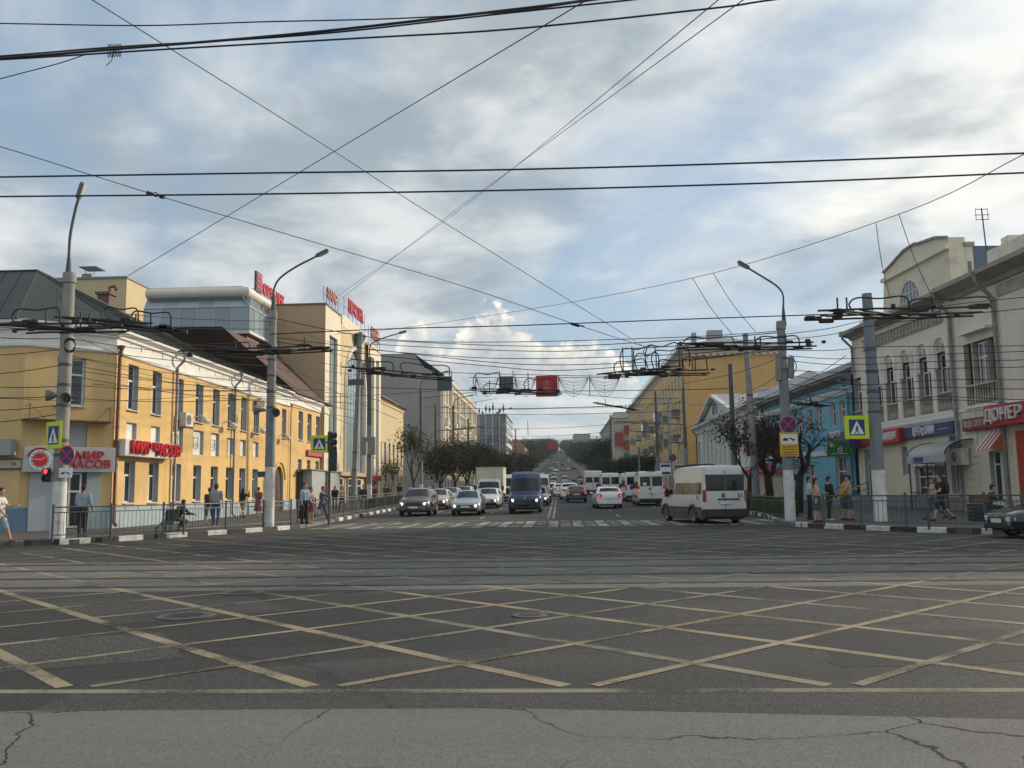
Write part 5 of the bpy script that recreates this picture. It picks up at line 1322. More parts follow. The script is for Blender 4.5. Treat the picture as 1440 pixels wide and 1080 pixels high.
MB().add([FR.p(ps[0][0], lo, da - .9), FR.p(ps[8][0], lo, da - .9), FR.p(ps[8][0], zt - .2, da - .9), FR.p(ps[0][0], zt - 1.5, da - .9), FR.p(ps[0][0], lo, -10), FR.p(ps[8][0], lo, -10), FR.p(ps[8][0], zt - .2, -10), FR.p(ps[0][0], zt - 1.5, -10)], [(2, 3, 7, 6), (0, 4, 7, 3), (4, 5, 6, 7)]).build('roof', M_GREYMET, cr)
fbox(FR, Uf(1410), LR, ve + .25, ve + 1.3, -.5, -.1).build('parapet', M_CRM, cr)
fbox(FR, Uf(1424), LR - .3, ve - 1.15, ve - .55, .003, .05).build('frieze_panel', mat('frieze grey', (.40, .37, .31)), cr)
fbox(FR, 0.0, ps[0][0] - .3, ve + .17, ve + .9, -1.2, -.6).build('parapet', M_CRM, cr)
# roof aerial
ap = P(1388, 345, 46); mb = MB(); z0_ = ap.z - .5; zt_ = P(1380, 293, 46)
mb.tube([(ap.x, 46, z0_ - 1.2), (zt_.x, 46, zt_.z)], .035, 5)
for k, w in ((.05, .3), (.35, .38), (.6, .34)): mb.tube([(zt_.x - w, 46, zt_.z - k), (zt_.x + w, 46, zt_.z - k)], .02, 4)
for s in (-.3, 0, .3): mb.tube([(zt_.x + s, 46, zt_.z - .6), (zt_.x + s, 46, zt_.z)], .015, 4)
tag(mb.build('roof_aerial', M_DARK), 'old television aerial on the cream house roof', 'aerial')
# shop signs
def sgn(pa, pb, ya, yb_, m, label, txt, tm, th=.18, d=.06, frame=None, name='shop_sign'):
    xm = (pa + pb) / 2
    return sign_board(FR, Uf(pa), Uf(pb), V(xm, ya), V(xm, yb_), d, m, label, name, txt(Uf(pa), Uf(pb), V(xm, ya), V(xm, yb_)), tm, th)
M_RSG = mat('red sign panel', (.46, .02, .03), .4)
M_MRN = mat('maroon sign panel', (.16, .012, .035), .4)
sgn(1239, 1279, 623, 603.5, M_RSG, 'red box sign with white script lettering on cream house', lambda a, b_, c, d: [('Любимая', a + (b_ - a) * .5, (c + d) / 2 + .05, .78, 1.0, .03, (b_ - a) * .8), ('— — ———', a + (b_ - a) * .62, c + .2, .22, 1, .02)], M_WHITE, .35, .1)
sgn(1279.6, 1352, 613, 596, M_NAVY, 'navy fascia reading ЦЕНТР ЗАЙМА under the string course', lambda a, b_, c, d: [('ЦЕНТР', a + (b_ - a) * .31, (c + d) / 2, .62, .85, .03, (b_ - a) * .17), ('о', a + (b_ - a) * .435, (c + d) / 2, .8, 1, .03, .38), ('ЗАЙМА', a + (b_ - a) * .57, (c + d) / 2, .62, .85, .03, (b_ - a) * .18), ('— — —', a + (b_ - a) * .82, (c + d) / 2, .3, 1, .02)], M_WHITE)
sgn(1365, 1419, 603, 585, M_MRN, 'long maroon fascia reading ПИЦЦА САЛАТЫ ПАСТА under cream wall', lambda a, b_, c, d: [('ПИЦЦА САЛАТЫ ПАСТА', (a + b_) / 2, (c + d) / 2, .46, .92, .02, (b_ - a) * .94)], mat('pale pink letter', (.62, .42, .45), .4))
sgn(1414, 1475, 596, 566, M_RSG, 'red corner box sign with large white letters ДОНЕР', lambda a, b_, c, d: [('ДОНЕР', a + (b_ - a) * .5, (c + d) / 2, .80, 1.35, .12, (b_ - a) * .9)], mat('grey white letter', (.62, .60, .60), .4), .5, .3)
sgn(1203, 1238, 626, 610, mat('dark red sign panel', (.30, .012, .03), .4), 'dark red sign with round white emblem beside the grey pole', lambda a, b_, c, d: [('О', a + (b_ - a) * .4, (c + d) / 2, .7, 1, .02)], M_WHITE, .3)
sgn(1198, 1206, 637, 619, mat('green sign panel', (.04, .25, .05), .4), 'green box sign at the blue house corner', lambda a, b_, c, d: [('У', (a + b_) / 2, (c + d) / 2, .6, 1, .02)], M_WHITE, .5, .9)
FBn = Fr(Vector((P(1200, 640, 58).x - .35, 58, .15)), (0, -1, 0))
sign_board(FBn, -1.3, .35, V(1196, 644), V(1196, 631), 0, mat('dark green sign panel', (.02, .14, .03), .4), 'dark green hanging board with pale disc below green box sign', 'hanging_sign', [('О', -.5, V(1196, 631) - .22, .4, 1, .01), ('— ——', -.5, V(1196, 644) + .2, .3, 1, .01)], M_WHITE, .1)
sgn(1340.5, 1349.5, 634, 614, mat('blue window poster', (.03, .10, .35), .4), 'blue poster at top of the shop window', lambda a, b_, c, d: [('%', (a + b_) / 2, (c + d) / 2, .4, 1, .01)], M_WHITE, .02, -.2, name='window_poster')
# glass canopy over a shop entrance
ca0, ca1 = Uf(1277, 1.6), Uf(1330, 1.6); cv0, cv1 = V(1300, 651, 1.6), V(1300, 641, 1.6); ct = V(1320, 622, .2)
cn = thing('entrance_canopy', 'curved translucent canopy with pale fascia over shop entrance', 'canopy', FR.p((ca0 + ca1) / 2, 0, .8))
fbox(FR, ca0, ca1, cv0, cv1, 1.5, 1.62).build('fascia', mat('pale blue fascia', (.40, .47, .50), .5, .15, 2), cn)
fbox(FR, ca0 + .9, ca0 + 1.9, cv0 + .05, cv1 - .05, 1.622, 1.64).build('fascia_emblem', mat('blue emblem', (.05, .08, .22), .4), cn)
fbox(FR, ca0 - .06, ca0 + .0, cv0, cv1, .05, 1.62).build('fascia_end', M_NAVY, cn)
mb = MB(); pr_ = [(.05 + 1.5 * math.cos(t), cv1 + (ct - cv1) * math.sin(t)) for t in np.linspace(0, math.pi / 2, 9)]
for (d0, v0), (d1, v1) in zip(pr_, pr_[1:]): mb.quad(FR.p(ca0, v0, d0), FR.p(ca1, v0, d0), FR.p(ca1, v1, d1), FR.p(ca0, v1, d1))
mb.build('canopy_roof', mat('translucent sheet', (.42, .42, .40), .35, spec=.6, alpha=.75), cn)
mb = MB()
for u in (ca0 + .02, ca1 - .02): mb.tube([FR.p(u, v, d) for d, v in pr_], .035, 5)
for u in (ca0 + .1, (ca0 + ca1) / 2, ca1 - .1): mb.tube([FR.p(u, 0, 1.5), FR.p(u, cv0, 1.5)], .04, 6)
mb.build('canopy_frame', M_DARK, cn)
mb = MB(); n = 14
for k in range(n + 1): u = ca0 + .1 + (ca1 - ca0 - .2) * k / n; mb.tube([FR.p(u, .1, 1.5), FR.p(u, 1.0, 1.5)], .012, 4)
mb.tube([FR.p(ca0 + .1, 1.0, 1.5), FR.p(ca1 - .1, 1.0, 1.5)], .025, 5); mb.tube([FR.p(ca0 + .1, .15, 1.5), FR.p(ca1 - .1, .15, 1.5)], .02, 5)
for u in np.arange(ca0 + .3, ca1 - .3, .7): mb.tube([FR.p(u + .3 * math.cos(t), cv0 - .5 + .4 * math.sin(t), 1.5) for t in np.linspace(0, math.pi, 8)], .015, 4)
mb.build('railing', M_DARK, cn)
air_conditioner(FR, Uf(1362), V(1362, 654), 'large air conditioner on the cream wall beside a grey downpipe', 1.05, .85, .42)
# striped awning
aw0, aw1, av0, av1 = Uf(1382, .6), Uf(1404, .6), V(1393, 633), V(1393, 606)
aw = thing('striped_awning', 'red and white striped awning over a narrow window', 'awning', FR.p((aw0 + aw1) / 2, av0, .4))
n = 8; wst = (aw1 - aw0) / n
for k in range(n):
    mb = MB(); a, b_ = aw0 + k * wst, aw0 + (k + 1) * wst - .004
    mb.add([FR.p(a, av0, .85), FR.p(b_, av0, .85), FR.p(b_, av1, .05), FR.p(a, av1, .05), FR.p(a, av0 - .02, .84), FR.p(b_, av0 - .02, .84), FR.p(b_, av1 - .03, .04), FR.p(a, av1 - .03, .04)], [(0, 1, 2, 3), (7, 6, 5, 4), (0, 4, 5, 1), (1, 5, 6, 2), (3, 7, 4, 0)])
    mb.build('stripe', mat('awning red', (.42, .07, .05), .8) if k % 2 else mat('awning white', (.68, .64, .60), .8), aw)
MB().add([FR.p(aw1 + .005, av0, .85), FR.p(aw1 + .005, av1, .05), FR.p(aw1 + .005, av0, .05)], [(0, 1, 2)]).build('side_flap', mat('awning orange', (.48, .14, .05), .8), aw)
# steps with handrail at the corner shop
stp = thing('entrance_steps', 'grey concrete steps with metal handrails beside the white painted pole', 'steps', FR.p(Uf(1222), 0, 1))
mb = MB()
for k in range(5): fbox(FR, Uf(1222) - 1.2 + 0, Uf(1222) + 1.3, k * .15, (k + 1) * .15, .35, 2.4 - k * .35, mb)
mb.build('tread', mat('step concrete', (.28, .27, .26), .9, .2, 3), stp)
mb = MB()
for s in (-1.15, 1.25):
    u = Uf(1222) + s; mb.tube([FR.p(u, .9, 2.5), FR.p(u, 1.65, .5)], .025, 5); mb.tube([FR.p(u, .5, 2.5), FR.p(u, 1.25, .5)], .018, 5)
    for d, z in ((2.4, 0), (1.4, .3), (.6, .6)): mb.tube([FR.p(u, z, d), FR.p(u, z + .95, d)], .02, 5)
mb.build('handrail', M_DARK, stp)
# ================================================================== poles, lamps, signals, signs, railings
M_CONC = mat('pole concrete', (.30, .285, .265), .92, .15, 2, .3, 30, dirt=.3, dscale=2, streak=.25)
M_CONCD = mat('dark pole metal', (.085, .088, .092), .6, .2, 2)
M_POLEG = mat('grey painted pole', (.20, .22, .235), .6, .15, 2, streak=.15)
M_WHITEW = mat('whitewash', (.68, .67, .65), .9, .12, 3, dirt=.45, dscale=2.5)
M_LAMPH = mat('lamp head grey', (.13, .135, .14), .5)
M_LENS = mat('lamp lens', (.55, .55, .5), .2)
def pole(name, label, px, py, top, r0, r1, m, white=None, mlow=None, zlow=0, lean=None, group='poles along the street', bands=(), Y=None, cap=False, n=14):
    if Y is None: b = G(px, py, .15)
    else: b = P(px, hor(px), Y); b.z = .15 + zg(Y)
    t = thing(name, label, 'pole', b, group)
    tp_ = Vector(lean) if lean else b + Vector((0, 0, top - .15))
    segs = MB(); ax = lambda z: b.lerp(tp_, (z - b.z) / (tp_.z - b.z)); rr = lambda z: r0 + (r1 - r0) * (z - b.z) / (tp_.z - b.z)
    z0 = b.z - .1
    if white: MB().cyl(ax(b.z - .05), ax(b.z + white), rr(b.z) + .004, rr(b.z + white) + .004, n).build('painted_base', M_WHITEW, t, True, 40); z0 = b.z + white - .02
    if mlow: MB().cyl(ax(z0), ax(b.z + zlow), rr(z0) + .012, rr(b.z + zlow) + .012, n).build('lower_shaft', mlow, t, True, 40); z0 = b.z + zlow - .02
    MB().cyl(ax(z0), tp_, rr(z0), r1, n).build('shaft', m, t, True, 40)
    for z in bands: MB().cyl(ax(z), ax(z + .09), rr(z) + .02, None, n).build('band', M_CONCD, t, True, 40)
    if cap: MB().cyl(tp_ - Vector((0, 0, .25)), tp_ + Vector((0, 0, .1)), r1 * 1.25, r1 * 1.1, n).build('collar', M_CONC, t, True, 40)
    return t, b, ax, rr
def lamp_arm(t, pts, r, head=1.0):
    pts = [Vector(p) for p in pts]
    sm = []
    for i in range(len(pts) - 1):
        p0, p1, p2, p3 = pts[max(i - 1, 0)], pts[i], pts[i + 1], pts[min(i + 2, len(pts) - 1)]
        for k in range(5):
            s = k / 5; sm.append(.5 * ((2 * p1) + (p2 - p0) * s + (2 * p0 - 5 * p1 + 4 * p2 - p3) * s * s + (3 * p1 - p0 - 3 * p2 + p3) * s ** 3))
    sm.append(pts[-1])
    MB().tube(sm, r, 7).build('lamp_arm', M_CONCD, t, True)
    d = (sm[-1] - sm[-3]).normalized(); a = sm[-1] - d * .05
    q = d.to_track_quat('X', 'Z').to_matrix().to_4x4(); q.translation = a
    mb = MB(); mb.bbox(0, -.13 * head, -.05, .72 * head, .13 * head, .10, .04, q); hd = mb.build('lamp_head', M_LAMPH, t)
    mb = MB(); mb.bbox(.12, -.10 * head, -.085, .66 * head, .10 * head, -.04, .02, q); mb.build('lens', M_LENS, hd)
def horn(t_or_none, M, label, size=.30):
    t = thing('loudspeaker', label, 'loudspeaker', M.translation, 'horn loudspeakers on the lamp poles')
    mb = MB(); s = size
    mb.lathe([(.04, .30 * s / .3), (.06, .24), (.07, .12), (.12, .04), (s * .62, -.10), (s * .68, -.16), (s * .62, -.15), (.10, 0.02), (.03, .03)], (0, 0, 0), M, 18, 'Y'); mb.build('horn', mat('horn grey', (.16, .165, .16), .5), t, True, 35)
    mb = MB(); mb.lathe([(.085, -.03), (.085, .02)], (0, 0, 0), M, 14, 'Y'); mb.build('horn_throat', M_DARK, t)
    mb = MB(); mb.box(-.03, .2, -.03, .03, .42, .03, M); mb.build('bracket', M_CONCD, t)
def yawM(p, deg): return Matrix.Translation(p) @ Matrix.Rotation(R(deg), 4, 'Z')
def transformer(t, pts): pass
# --- left corner pole
t, b, ax, rr = pole('lamp_pole', 'tall concrete lamp pole with whitewashed foot outside the watch shop', 80.5, 757, P(96, 388, G(80.5, 757, .15).y).z, .235, .19, M_CONC, 1.9, None, 0, None, 'lamp poles', (2.9, 3.4, 4.6, 5.3, 6.0, 7.1), None, True)
Yp = b.y
lamp_arm(t, [P(96, 388, Yp), P(97, 360, Yp), P(99, 330, Yp), P(106, 295, Yp), P(111, 278, Yp)], .05, .85)
MB().cyl(P(96, 392, Yp), P(97, 362, Yp), .12, .06, 10).build('lamp_socket', M_CONCD, t)
MB().tube([P(88, 425, Yp), P(80, 404, Yp), P(79, 440, Yp), P(88, 442, Yp)], .02, 5).build('bracket', M_CONCD, t)
mb = MB()
for k in range(5): mb.tube([P(98 + 8 * math.cos(a), 484 + 9 * math.sin(a) + k * .8, Yp - .25) for a in np.linspace(0, 6.28, 14)], .012, 4)
mb.build('cable_coil', M_CABLE, t)
horn(0, yawM(P(94, 561, Yp - .35), 8), 'horn loudspeaker facing the crossing on the corner lamp pole')
horn(0, yawM(P(73, 556, Yp - .1), -75), 'horn loudspeaker turned to the cross street on the corner lamp pole')
P1b = b.copy()
# --- second left pole
t, b, ax, rr = pole('lamp_pole', 'concrete lamp pole with whitewashed foot beside the arched gateway', 378, 740.5, P(384, 440, G(378, 740.5, .15).y).z, .215, .17, M_CONC, 2.55, M_POLEG, 5.0, None, 'lamp poles', (5.2, 5.9, 6.6, 7.3), None, True)
Yp = b.y
lamp_arm(t, [P(384.5, 425, Yp), P(385, 408, Yp), P(393, 392, Yp), P(415, 376, Yp), P(446, 360, Yp)], .045, .85)
MB().cyl(P(384, 442, Yp), P(385, 412, Yp), .13, .05, 10).build('lamp_socket', M_CONCD, t)
horn(0, yawM(P(388, 581, Yp - .3), 10), 'horn loudspeaker facing the road on the pole by the gateway')
horn(0, yawM(P(362, 577, Yp - .1), -70), 'horn loudspeaker turned to the yellow facade on the pole by the gateway')
MB().box(P(369, 668, Yp).x - .15, Yp - .15, P(369, 671, Yp).z, P(369, 668, Yp).x + .15, Yp + .15, P(369, 663, Yp).z).build('junction_box', M_CONCD, t)
P2b = b.copy()
# --- cluster by the bank
t, b, ax, rr = pole('leaning_pole', 'slightly leaning plain grey pole before the arched bank', 496, 712, 0, .19, .15, M_POLEG, None, None, 0, P(507, 467, 60), 'poles along the street', (3, 4.2), 60)
MB().box(P(512, 640, 60).x - .18, 59.6, P(512, 640, 60).z, P(512, 640, 60).x + .22, 60, P(512, 622, 60).z).build('junction_box', M_POLEG, t)
t, b, ax, rr = pole('lamp_pole', 'dark lamp pole with square box and white foot before the pale tower', 519, 712, P(520, 507, 64).z, .21, .17, M_CONCD, 1.75, M_POLEG, 6.0, None, 'lamp poles', (6.5, 7.5, 8.4), 64)
lamp_arm(t, [P(520, 507, 64), P(520, 490, 64), P(524, 482, 64), P(540, 475, 64), P(562, 468.5, 64)], .045, .8)
MB().bbox(P(508, 640, 63.7).x, 63.5, P(508, 640, 63.7).z, P(528, 640, 63.7).x, 63.78, P(508, 615, 63.7).z, .02).build('signal_cabinet', mat('grey cabinet', (.23, .235, .23), .6, .1, 2), t)
for (px, Y, top_y, lb, lamp) in ((592, 86, 556, 'dark banded pole with swan neck lamp beside the autumn tree', 1), (613, 98, 578, 'plain pole before the grey gable end', 0), (638, 118, 580, 'brown pole against the ornate house front', 1), (659, 138, 600, 'slim pole before the ornate house end', 0), (702, 175, 590, 'thin pole rising behind the box truck', 1), (706, 205, 610, 'slim trolley pole far along left kerb', 0), (726, 230, 618, 'slim trolley pole near the pink house', 0)):
    t, b, ax, rr = pole('trolley_pole', lb, px, 700, P(px, top_y, Y).z, .19, .15, M_CONCD, 1.6 if Y < 100 else None, M_POLEG, 4.5, None, 'trolley poles along the left kerb', (6.4, 7.0, 7.6) if Y < 120 else (), Y)
    zt_ = P(px, top_y, Y).z
    if lamp: lamp_arm(t, [(b.x, Y, zt_), (b.x, Y, zt_ + 1.0), (b.x + .5, Y, zt_ + 1.8), (b.x + 2.2, Y, zt_ + 2.2)], .05, .9)
    if Y > 90: MB().tube([(b.x, Y, zt_ - 2.2), (b.x + 4.2, Y, zt_ - 2.0)], .05, 5).build('bracket_arm', M_CONCD, t); MB().tube([(b.x, Y, zt_ - .4), (b.x + 3.6, Y, zt_ - 2.0)], .02, 4).build('stay', M_CABLE, t)
# --- right poles
t, b, ax, rr = pole('lamp_pole', 'lamp pole with whitewashed foot and yellow plate beside turning minibus', 1111.7, 732, P(1102.7, 455, G(1111.7, 732, .15).y).z, .225, .17, M_CONC, 2.1, M_POLEG, 6.3, None, 'lamp poles', (6.4, 6.9, 7.3, 7.8), None, True)
Yp = b.y; PR1b = b.copy()
MB().cyl(P(1102.5, 458, Yp), P(1101.5, 430, Yp), .11, .045, 10).build('lamp_socket', M_CONCD, t)
lamp_arm(t, [P(1101.5, 432, Yp), P(1101, 414, Yp), P(1092, 402, Yp), P(1072, 389, Yp), P(1052, 377, Yp)], .042, .8)
mb = MB()
for sx, a, b2 in ((-8, 498, 535), (9, 502, 532)): mb.cyl(P(1103 + sx, b2, Yp - .1), P(1103 + sx, a, Yp - .1), .14, None, 12)
for part_ in range(1): mb.build('transformer_can', mat('can grey', (.22, .22, .215), .6, .2, 3), t, True, 40)
mb = MB(); mb.tube([P(1112 + 8 * math.sin(s), 500 + 30 * s / 3.1, Yp - .2) for s in np.linspace(0, 3.1, 10)], .02, 5); mb.build('cable_loop', M_CABLE, t)
t, b, ax, rr = pole('trolley_pole', 'thick grey pole with whitewashed lower part before the cream house', 1239, 733, P(1223, 413, G(1239, 733, .15).y).z, .26, .20, M_POLEG, 2.0, None, 0, None, 'trolley poles along the right kerb', (4.4, 5.2, 6.0, 6.9), None)
PR2b = b.copy()
for (px, Y, top_y, m_, lb, leanp) in ((1034, 58, 512, M_CONCD, 'dark upper pole with light lower sleeve before the orange end wall', (1027, 512)), (1064, 50, 470, M_CONC, 'leaning pale pole by the bare trees', (1048, 470)), (966, 84, 552, M_CONCD, 'dark pole before the ochre house front', None), (944, 100, 570, M_CONC, 'pale pole standing against the ochre balconies', None), (926, 112, 560, M_CONCD, 'dark pole with wire bracket by the minibus queue', None), (900, 150, 640, M_POLEG, 'short grey post under the green net', None), (861, 205, 596, M_CONCD, 'slim pole before the columned grey house', None)):
    t, b, ax, rr = pole('trolley_pole', lb, px, 700, P(px, top_y, Y).z, .20, .15, m_, None, M_POLEG, 4.6, P(leanp[0], leanp[1], Y) if leanp else None, 'trolley poles along the right kerb', (5.6, 6.6), Y)
    if Y > 80 and top_y < 600: zt_ = P(px, top_y, Y).z; MB().tube([(b.x, Y, zt_ - 3), (b.x - 5, Y, zt_ - 2.8)], .05, 5).build('bracket_arm', M_CONCD, t); MB().tube([(b.x, Y, zt_ - .6), (b.x - 4.4, Y, zt_ - 2.8)], .02, 4).build('stay', M_CABLE, t)
# --- signs
M_SGY = mat('fluorescent yellow green', (.58, .72, .02), .5)
M_SGB = mat('sign blue', (.012, .035, .16), .45)
M_SGR = mat('sign red', (.55, .02, .04), .45)
M_BLK = mat('sign black', (.012, .012, .012), .5)
def sign_disc(mb, r0, r1, y0, y1, M):
    mb.ring(r0, r1, y0, y1, (0, 0, 0), M, 32, 'Y') if r0 > 0 else mb.lathe([(r1, y0), (r1, y1)], (0, 0, 0), M, 32, 'Y')
def walker(M, s, y):
    mb = MB(); mb.lathe([(.10 * s, y), (.10 * s, y + .006)], (.02 * s, 0, .28 * s), M, 12, 'Y')
    def limb(a, b_, w):
        a, b_ = Vector((a[0] * s, a[1] * s)), Vector((b_[0] * s, b_[1] * s)); d = (b_ - a).normalized(); n = Vector((-d.y, d.x)) * w * s / 2
        mb.prism([tuple(a - n), tuple(a + n), tuple(b_ + n), tuple(b_ - n)], M @ Matrix.Translation((0, y, 0)), .006)
    limb((.0, .18), (-.04, -.12), .15); limb((-.06, -.1), (-.22, -.42), .09); limb((.0, -.1), (.10, -.22), .09); limb((.10, -.2), (.20, -.44), .085); limb((.02, .14), (.18, -.02), .06); limb((-.02, .14), (-.2, -.02), .06)
    return mb
def crossing_sign(p, yaw, w, h, label):
    M = yawM(p, yaw); t = thing('crossing_sign', label, 'road sign', p, 'pedestrian crossing signs')
    MB().bbox(-w / 2, 0, -h / 2, w / 2, .03, h / 2, .012, M).build('panel', M_SGY, t)
    b = min(w, h) * .68; hb = b if h < w * 1.3 else h * .68
    MB().box(-b / 2, -.006, -hb / 2, b / 2, .004, hb / 2, M).build('blue_field', M_SGB, t)
    mb = MB(); mb.prism([(-b * .44, -hb * .42), (b * .44, -hb * .42), (0, hb * .42)], M @ Matrix.Translation((0, -.012, 0)), .007); mb.build('white_triangle', M_WHITE, t)
    walker(M @ Matrix.Translation((0, 0, -hb * .12)) @ Matrix.Diagonal((1, 1, hb / b, 1)), b * .62, -.018).build('walking_figure', M_BLK, t)
    MB().box(-.05, .03, -h * .4, .05, .12, h * .4, M).build('bracket', M_CONCD, t)
crossing_sign(P(1205, 601, PR2b.y - .35), 6, .98, .92, 'yellow green crossing sign facing the road beside the thick grey pole')
crossing_sign(P(75, 612, P1b.y - .25), -30, .92, .92, 'yellow green crossing sign turned away on the corner lamp pole')
crossing_sign(P(449, 624.5, 44), 4, .86, .88, 'yellow green crossing sign in front of the grey porches')
def no_stop(p, yaw, r, label):
    M = yawM(p, yaw); t = thing('no_stopping_sign', label, 'road sign', p, 'round no stopping signs')
    mb = MB(); sign_disc(mb, 0, r, 0, .03, M); mb.build('disc', M_SGB, t)
    mb = MB(); sign_disc(mb, r * .84, r * .97, -.008, .002, M); mb.build('red_ring', M_SGR, t)
    mb = MB(); sign_disc(mb, r * .965, r, -.010, .002, M); mb.build('rim', mat('pale rim', (.60, .45, .48), .5), t)
    for a in (45, -45): MB().box(-r * .075, -.009 + (a > 0) * .003, -r * .86, r * .075, .001, r * .86, M @ Matrix.Rotation(R(a), 4, 'Y')).build('red_bar', M_SGR, t)
    MB().box(-.03, .03, -.05, .03, .22, .05, M).build('bracket', M_CONCD, t)
def tow_plate(p, yaw, w, h, label, yellow=False):
    M = yawM(p, yaw); t = thing('tow_plate', label, 'road sign', p, 'tow away plates')
    MB().bbox(-w / 2, 0, -h / 2, w / 2, .03, h / 2, .01, M).build('panel', mat('tow yellow', (.62, .40, .02), .5) if yellow else M_WHITE, t)
    zc = h * .22 if yellow else 0; k = w * .8
    if yellow: MB().box(-w * .44, -.006, zc - h * .2, w * .44, .004, zc + h * .2, M).build('white_field', M_WHITE, t)
    mb = MB(); Mz = M @ Matrix.Translation((0, -.013, zc))
    mb.prism([(-.42 * k, -.08 * k), (-.1 * k, -.08 * k), (-.08 * k, .0), (-.2 * k, .06 * k), (-.3 * k, .07 * k), (-.42 * k, .0)], Mz, .008); mb.prism([(0, .02 * k), (.08 * k, .10 * k), (.42 * k, -.04 * k), (.40 * k, -.09 * k)], Mz, .008); mb.prism([(-.2 * k, .04 * k), (.02 * k, .09 * k), (.02 * k, .06 * k), (-.2 * k, .015 * k)], Mz, .008)
    for x in (-.34, -.16, .26): mb.lathe([(.05 * k, -.014), (.05 * k, -.004)], (x * k, 0, zc - .09 * k), M, 10, 'Y')
    mb.build('tow_truck_symbol', M_BLK, t)
    if yellow:
        for z in (-.10, -.20, -.32, -.42): MB().box(-w * .38, -.006, h * z - .018, w * (.38 if z != -.2 else .25), .004, h * z + .018, M).build('text_line', mat('plate text red brown', (.20, .09, .02), .5), t)
    MB().box(-.03, .03, -.05, .03, .2, .05, M).build('bracket', M_CONCD, t)
no_stop(P(1108.5, 597.5, PR1b.y - .32), 8, .38, 'no stopping sign above the yellow tow plate')
tow_plate(P(1110, 625, PR1b.y - .36), 8, .80, 1.0, 'yellow and white tow away plate under the no stopping sign', True)
no_stop(P(94, 640, P1b.y - .3), -16, .34, 'no stopping sign seen at an angle on the corner lamp pole')
tow_plate(P(92, 665, P1b.y - .32), 10, .42, .33, 'small white tow away plate on the corner lamp pole')
no_stop(P(946, 644, 84), 5, .36, 'distant no stopping sign by the ochre house')
sp_ = P(936, 660, 78); stp_ = thing('bus_stop_sign', 'blue and white bus stop plate beside waiting minibuses', 'road sign', (sp_.x, sp_.y, .15 + zg(78)))
MB().bbox(sp_.x - .48, 78, sp_.z - .5, sp_.x + .48, 78.04, sp_.z + .5, .01).build('panel', M_WHITE, stp_)
MB().box(sp_.x - .42, 77.985, sp_.z - .42, sp_.x + .42, 78.0, sp_.z - .22).build('blue_bar', M_SGB, stp_); MB().box(sp_.x - .42, 77.985, sp_.z + .22, sp_.x + .42, 78.0, sp_.z + .42).build('blue_bar', M_SGB, stp_)
MB().cyl((sp_.x + .0, 78.1, .1 + zg(78)), (sp_.x + .0, 78.1, sp_.z + .6), .04).build('post', M_POLEG, stp_)
# --- traffic signals
def signal(p, yaw, label, lit=None, n=3, back=False, s=1.0):
    M = yawM(p, yaw); t = thing('traffic_signal', label, 'traffic light', p, 'traffic signals')
    h = .32 * n * s
    MB().bbox(-.17 * s, 0, -h / 2, .17 * s, .2 * s, h / 2, .03, M).build('housing', mat('signal black', (.03, .032, .034), .5), t)
    for k in range(n):
        z = h / 2 - .16 * s - k * .32 * s
        mb = MB(); mb.lathe([(.115 * s, -.012), (.115 * s, .004)], (0, 0, z), M, 16, 'Y')
        c = ((.5, .02, .03), (.35, .22, .02), (.02, .25, .1))[k if n == 3 else k * 2]
        on = lit == k
        mb.build('lens', mat('signal lens %d %s' % (k * (1 if n == 3 else 2), on), c if on else tuple(q * .12 for q in c), .3, emis=2.5 if on else 0), t)
        mb = MB(); mb.ring(.13 * s, .135 * s, -.16 * s, 0, (0, 0, z), M, 16, 'Y')
        mb.build('visor', mat('signal black', (.03, .032, .034)), t)
    MB().box(-.03, .2 * s, -.05, .03, .34 * s, .05, M).build('bracket', M_CONCD, t)
signal(P(64.5, 668, P1b.y - .25), 6, 'pedestrian signal glowing red on the corner lamp pole', 0, 2, s=.74)
sg_y = 44.5; tpole = G(462.5, 736, .15)
t = thing('signal_post', 'slim dark signal post at the zebra crossing by the grey porches', 'pole', tpole, 'poles along the street')
MB().cyl((tpole.x, tpole.y, tpole.z - .1), (tpole.x, tpole.y, P(462.5, 606, tpole.y).z), .06, .055, 10).build('shaft', M_CONCD, t)
signal(P(469, 648, tpole.y - .1), 190, 'traffic signal seen from behind on the slim post', None, 3)
signal(P(468, 622, tpole.y + .1), 80, 'traffic signal turned sideways above the crossing sign', None, 3)
# --- pedestrian railings
M_RLG = mat('grey green railing paint', (.075, .092, .10), .55, .2, 4)
def railing(label, pts, m=M_RLG, h=1.05, step=.165, name='pedestrian_railing', z=.15):
    pts = [Vector((p[0], p[1], z + zg(p[1]))) for p in pts]
    t = thing(name, label, 'railing', pts[0], 'pedestrian railings')
    for p in pts:
        MB().cyl(p - Vector((0, 0, .05)), p + Vector((0, 0, h + .1)), .042, None, 8).build('post', m, t)
    for a, b_ in zip(pts, pts[1:]):
        d = (b_ - a); L_ = d.length; d = d.normalized(); a2, b2 = a + d * .05, b_ - d * .05
        mb = MB(); up = Vector((0, 0, 1))
        mb.tube([a2 + up * h, b2 + up * h], .024, 6)
        pn = mb.build('top_rail', m, t)
        for zz in (h - .17, .16): MB().tube([a2 + up * zz, b2 + up * zz], .018, 6).build('rail', m, pn)
        key = ('bar', m.name, h)
        if key not in BM: q = MB(); q.cyl((0, 0, .16), (0, 0, h - .17), .0085, None, 5, False); BM[key] = q.mesh('bar', m)
        n = int(L_ / step)
        for k in range(1, n):
            p = a.lerp(b_, k / n); inst('bar', BM[key], pn, Matrix.Translation(p))
        for k in range(1, 4): p = a.lerp(b_, k / 4); mb = MB(); mb.cyl(p + up * (h - .17), p + up * h, .009, None, 5, False); mb.build('bar', m, pn)
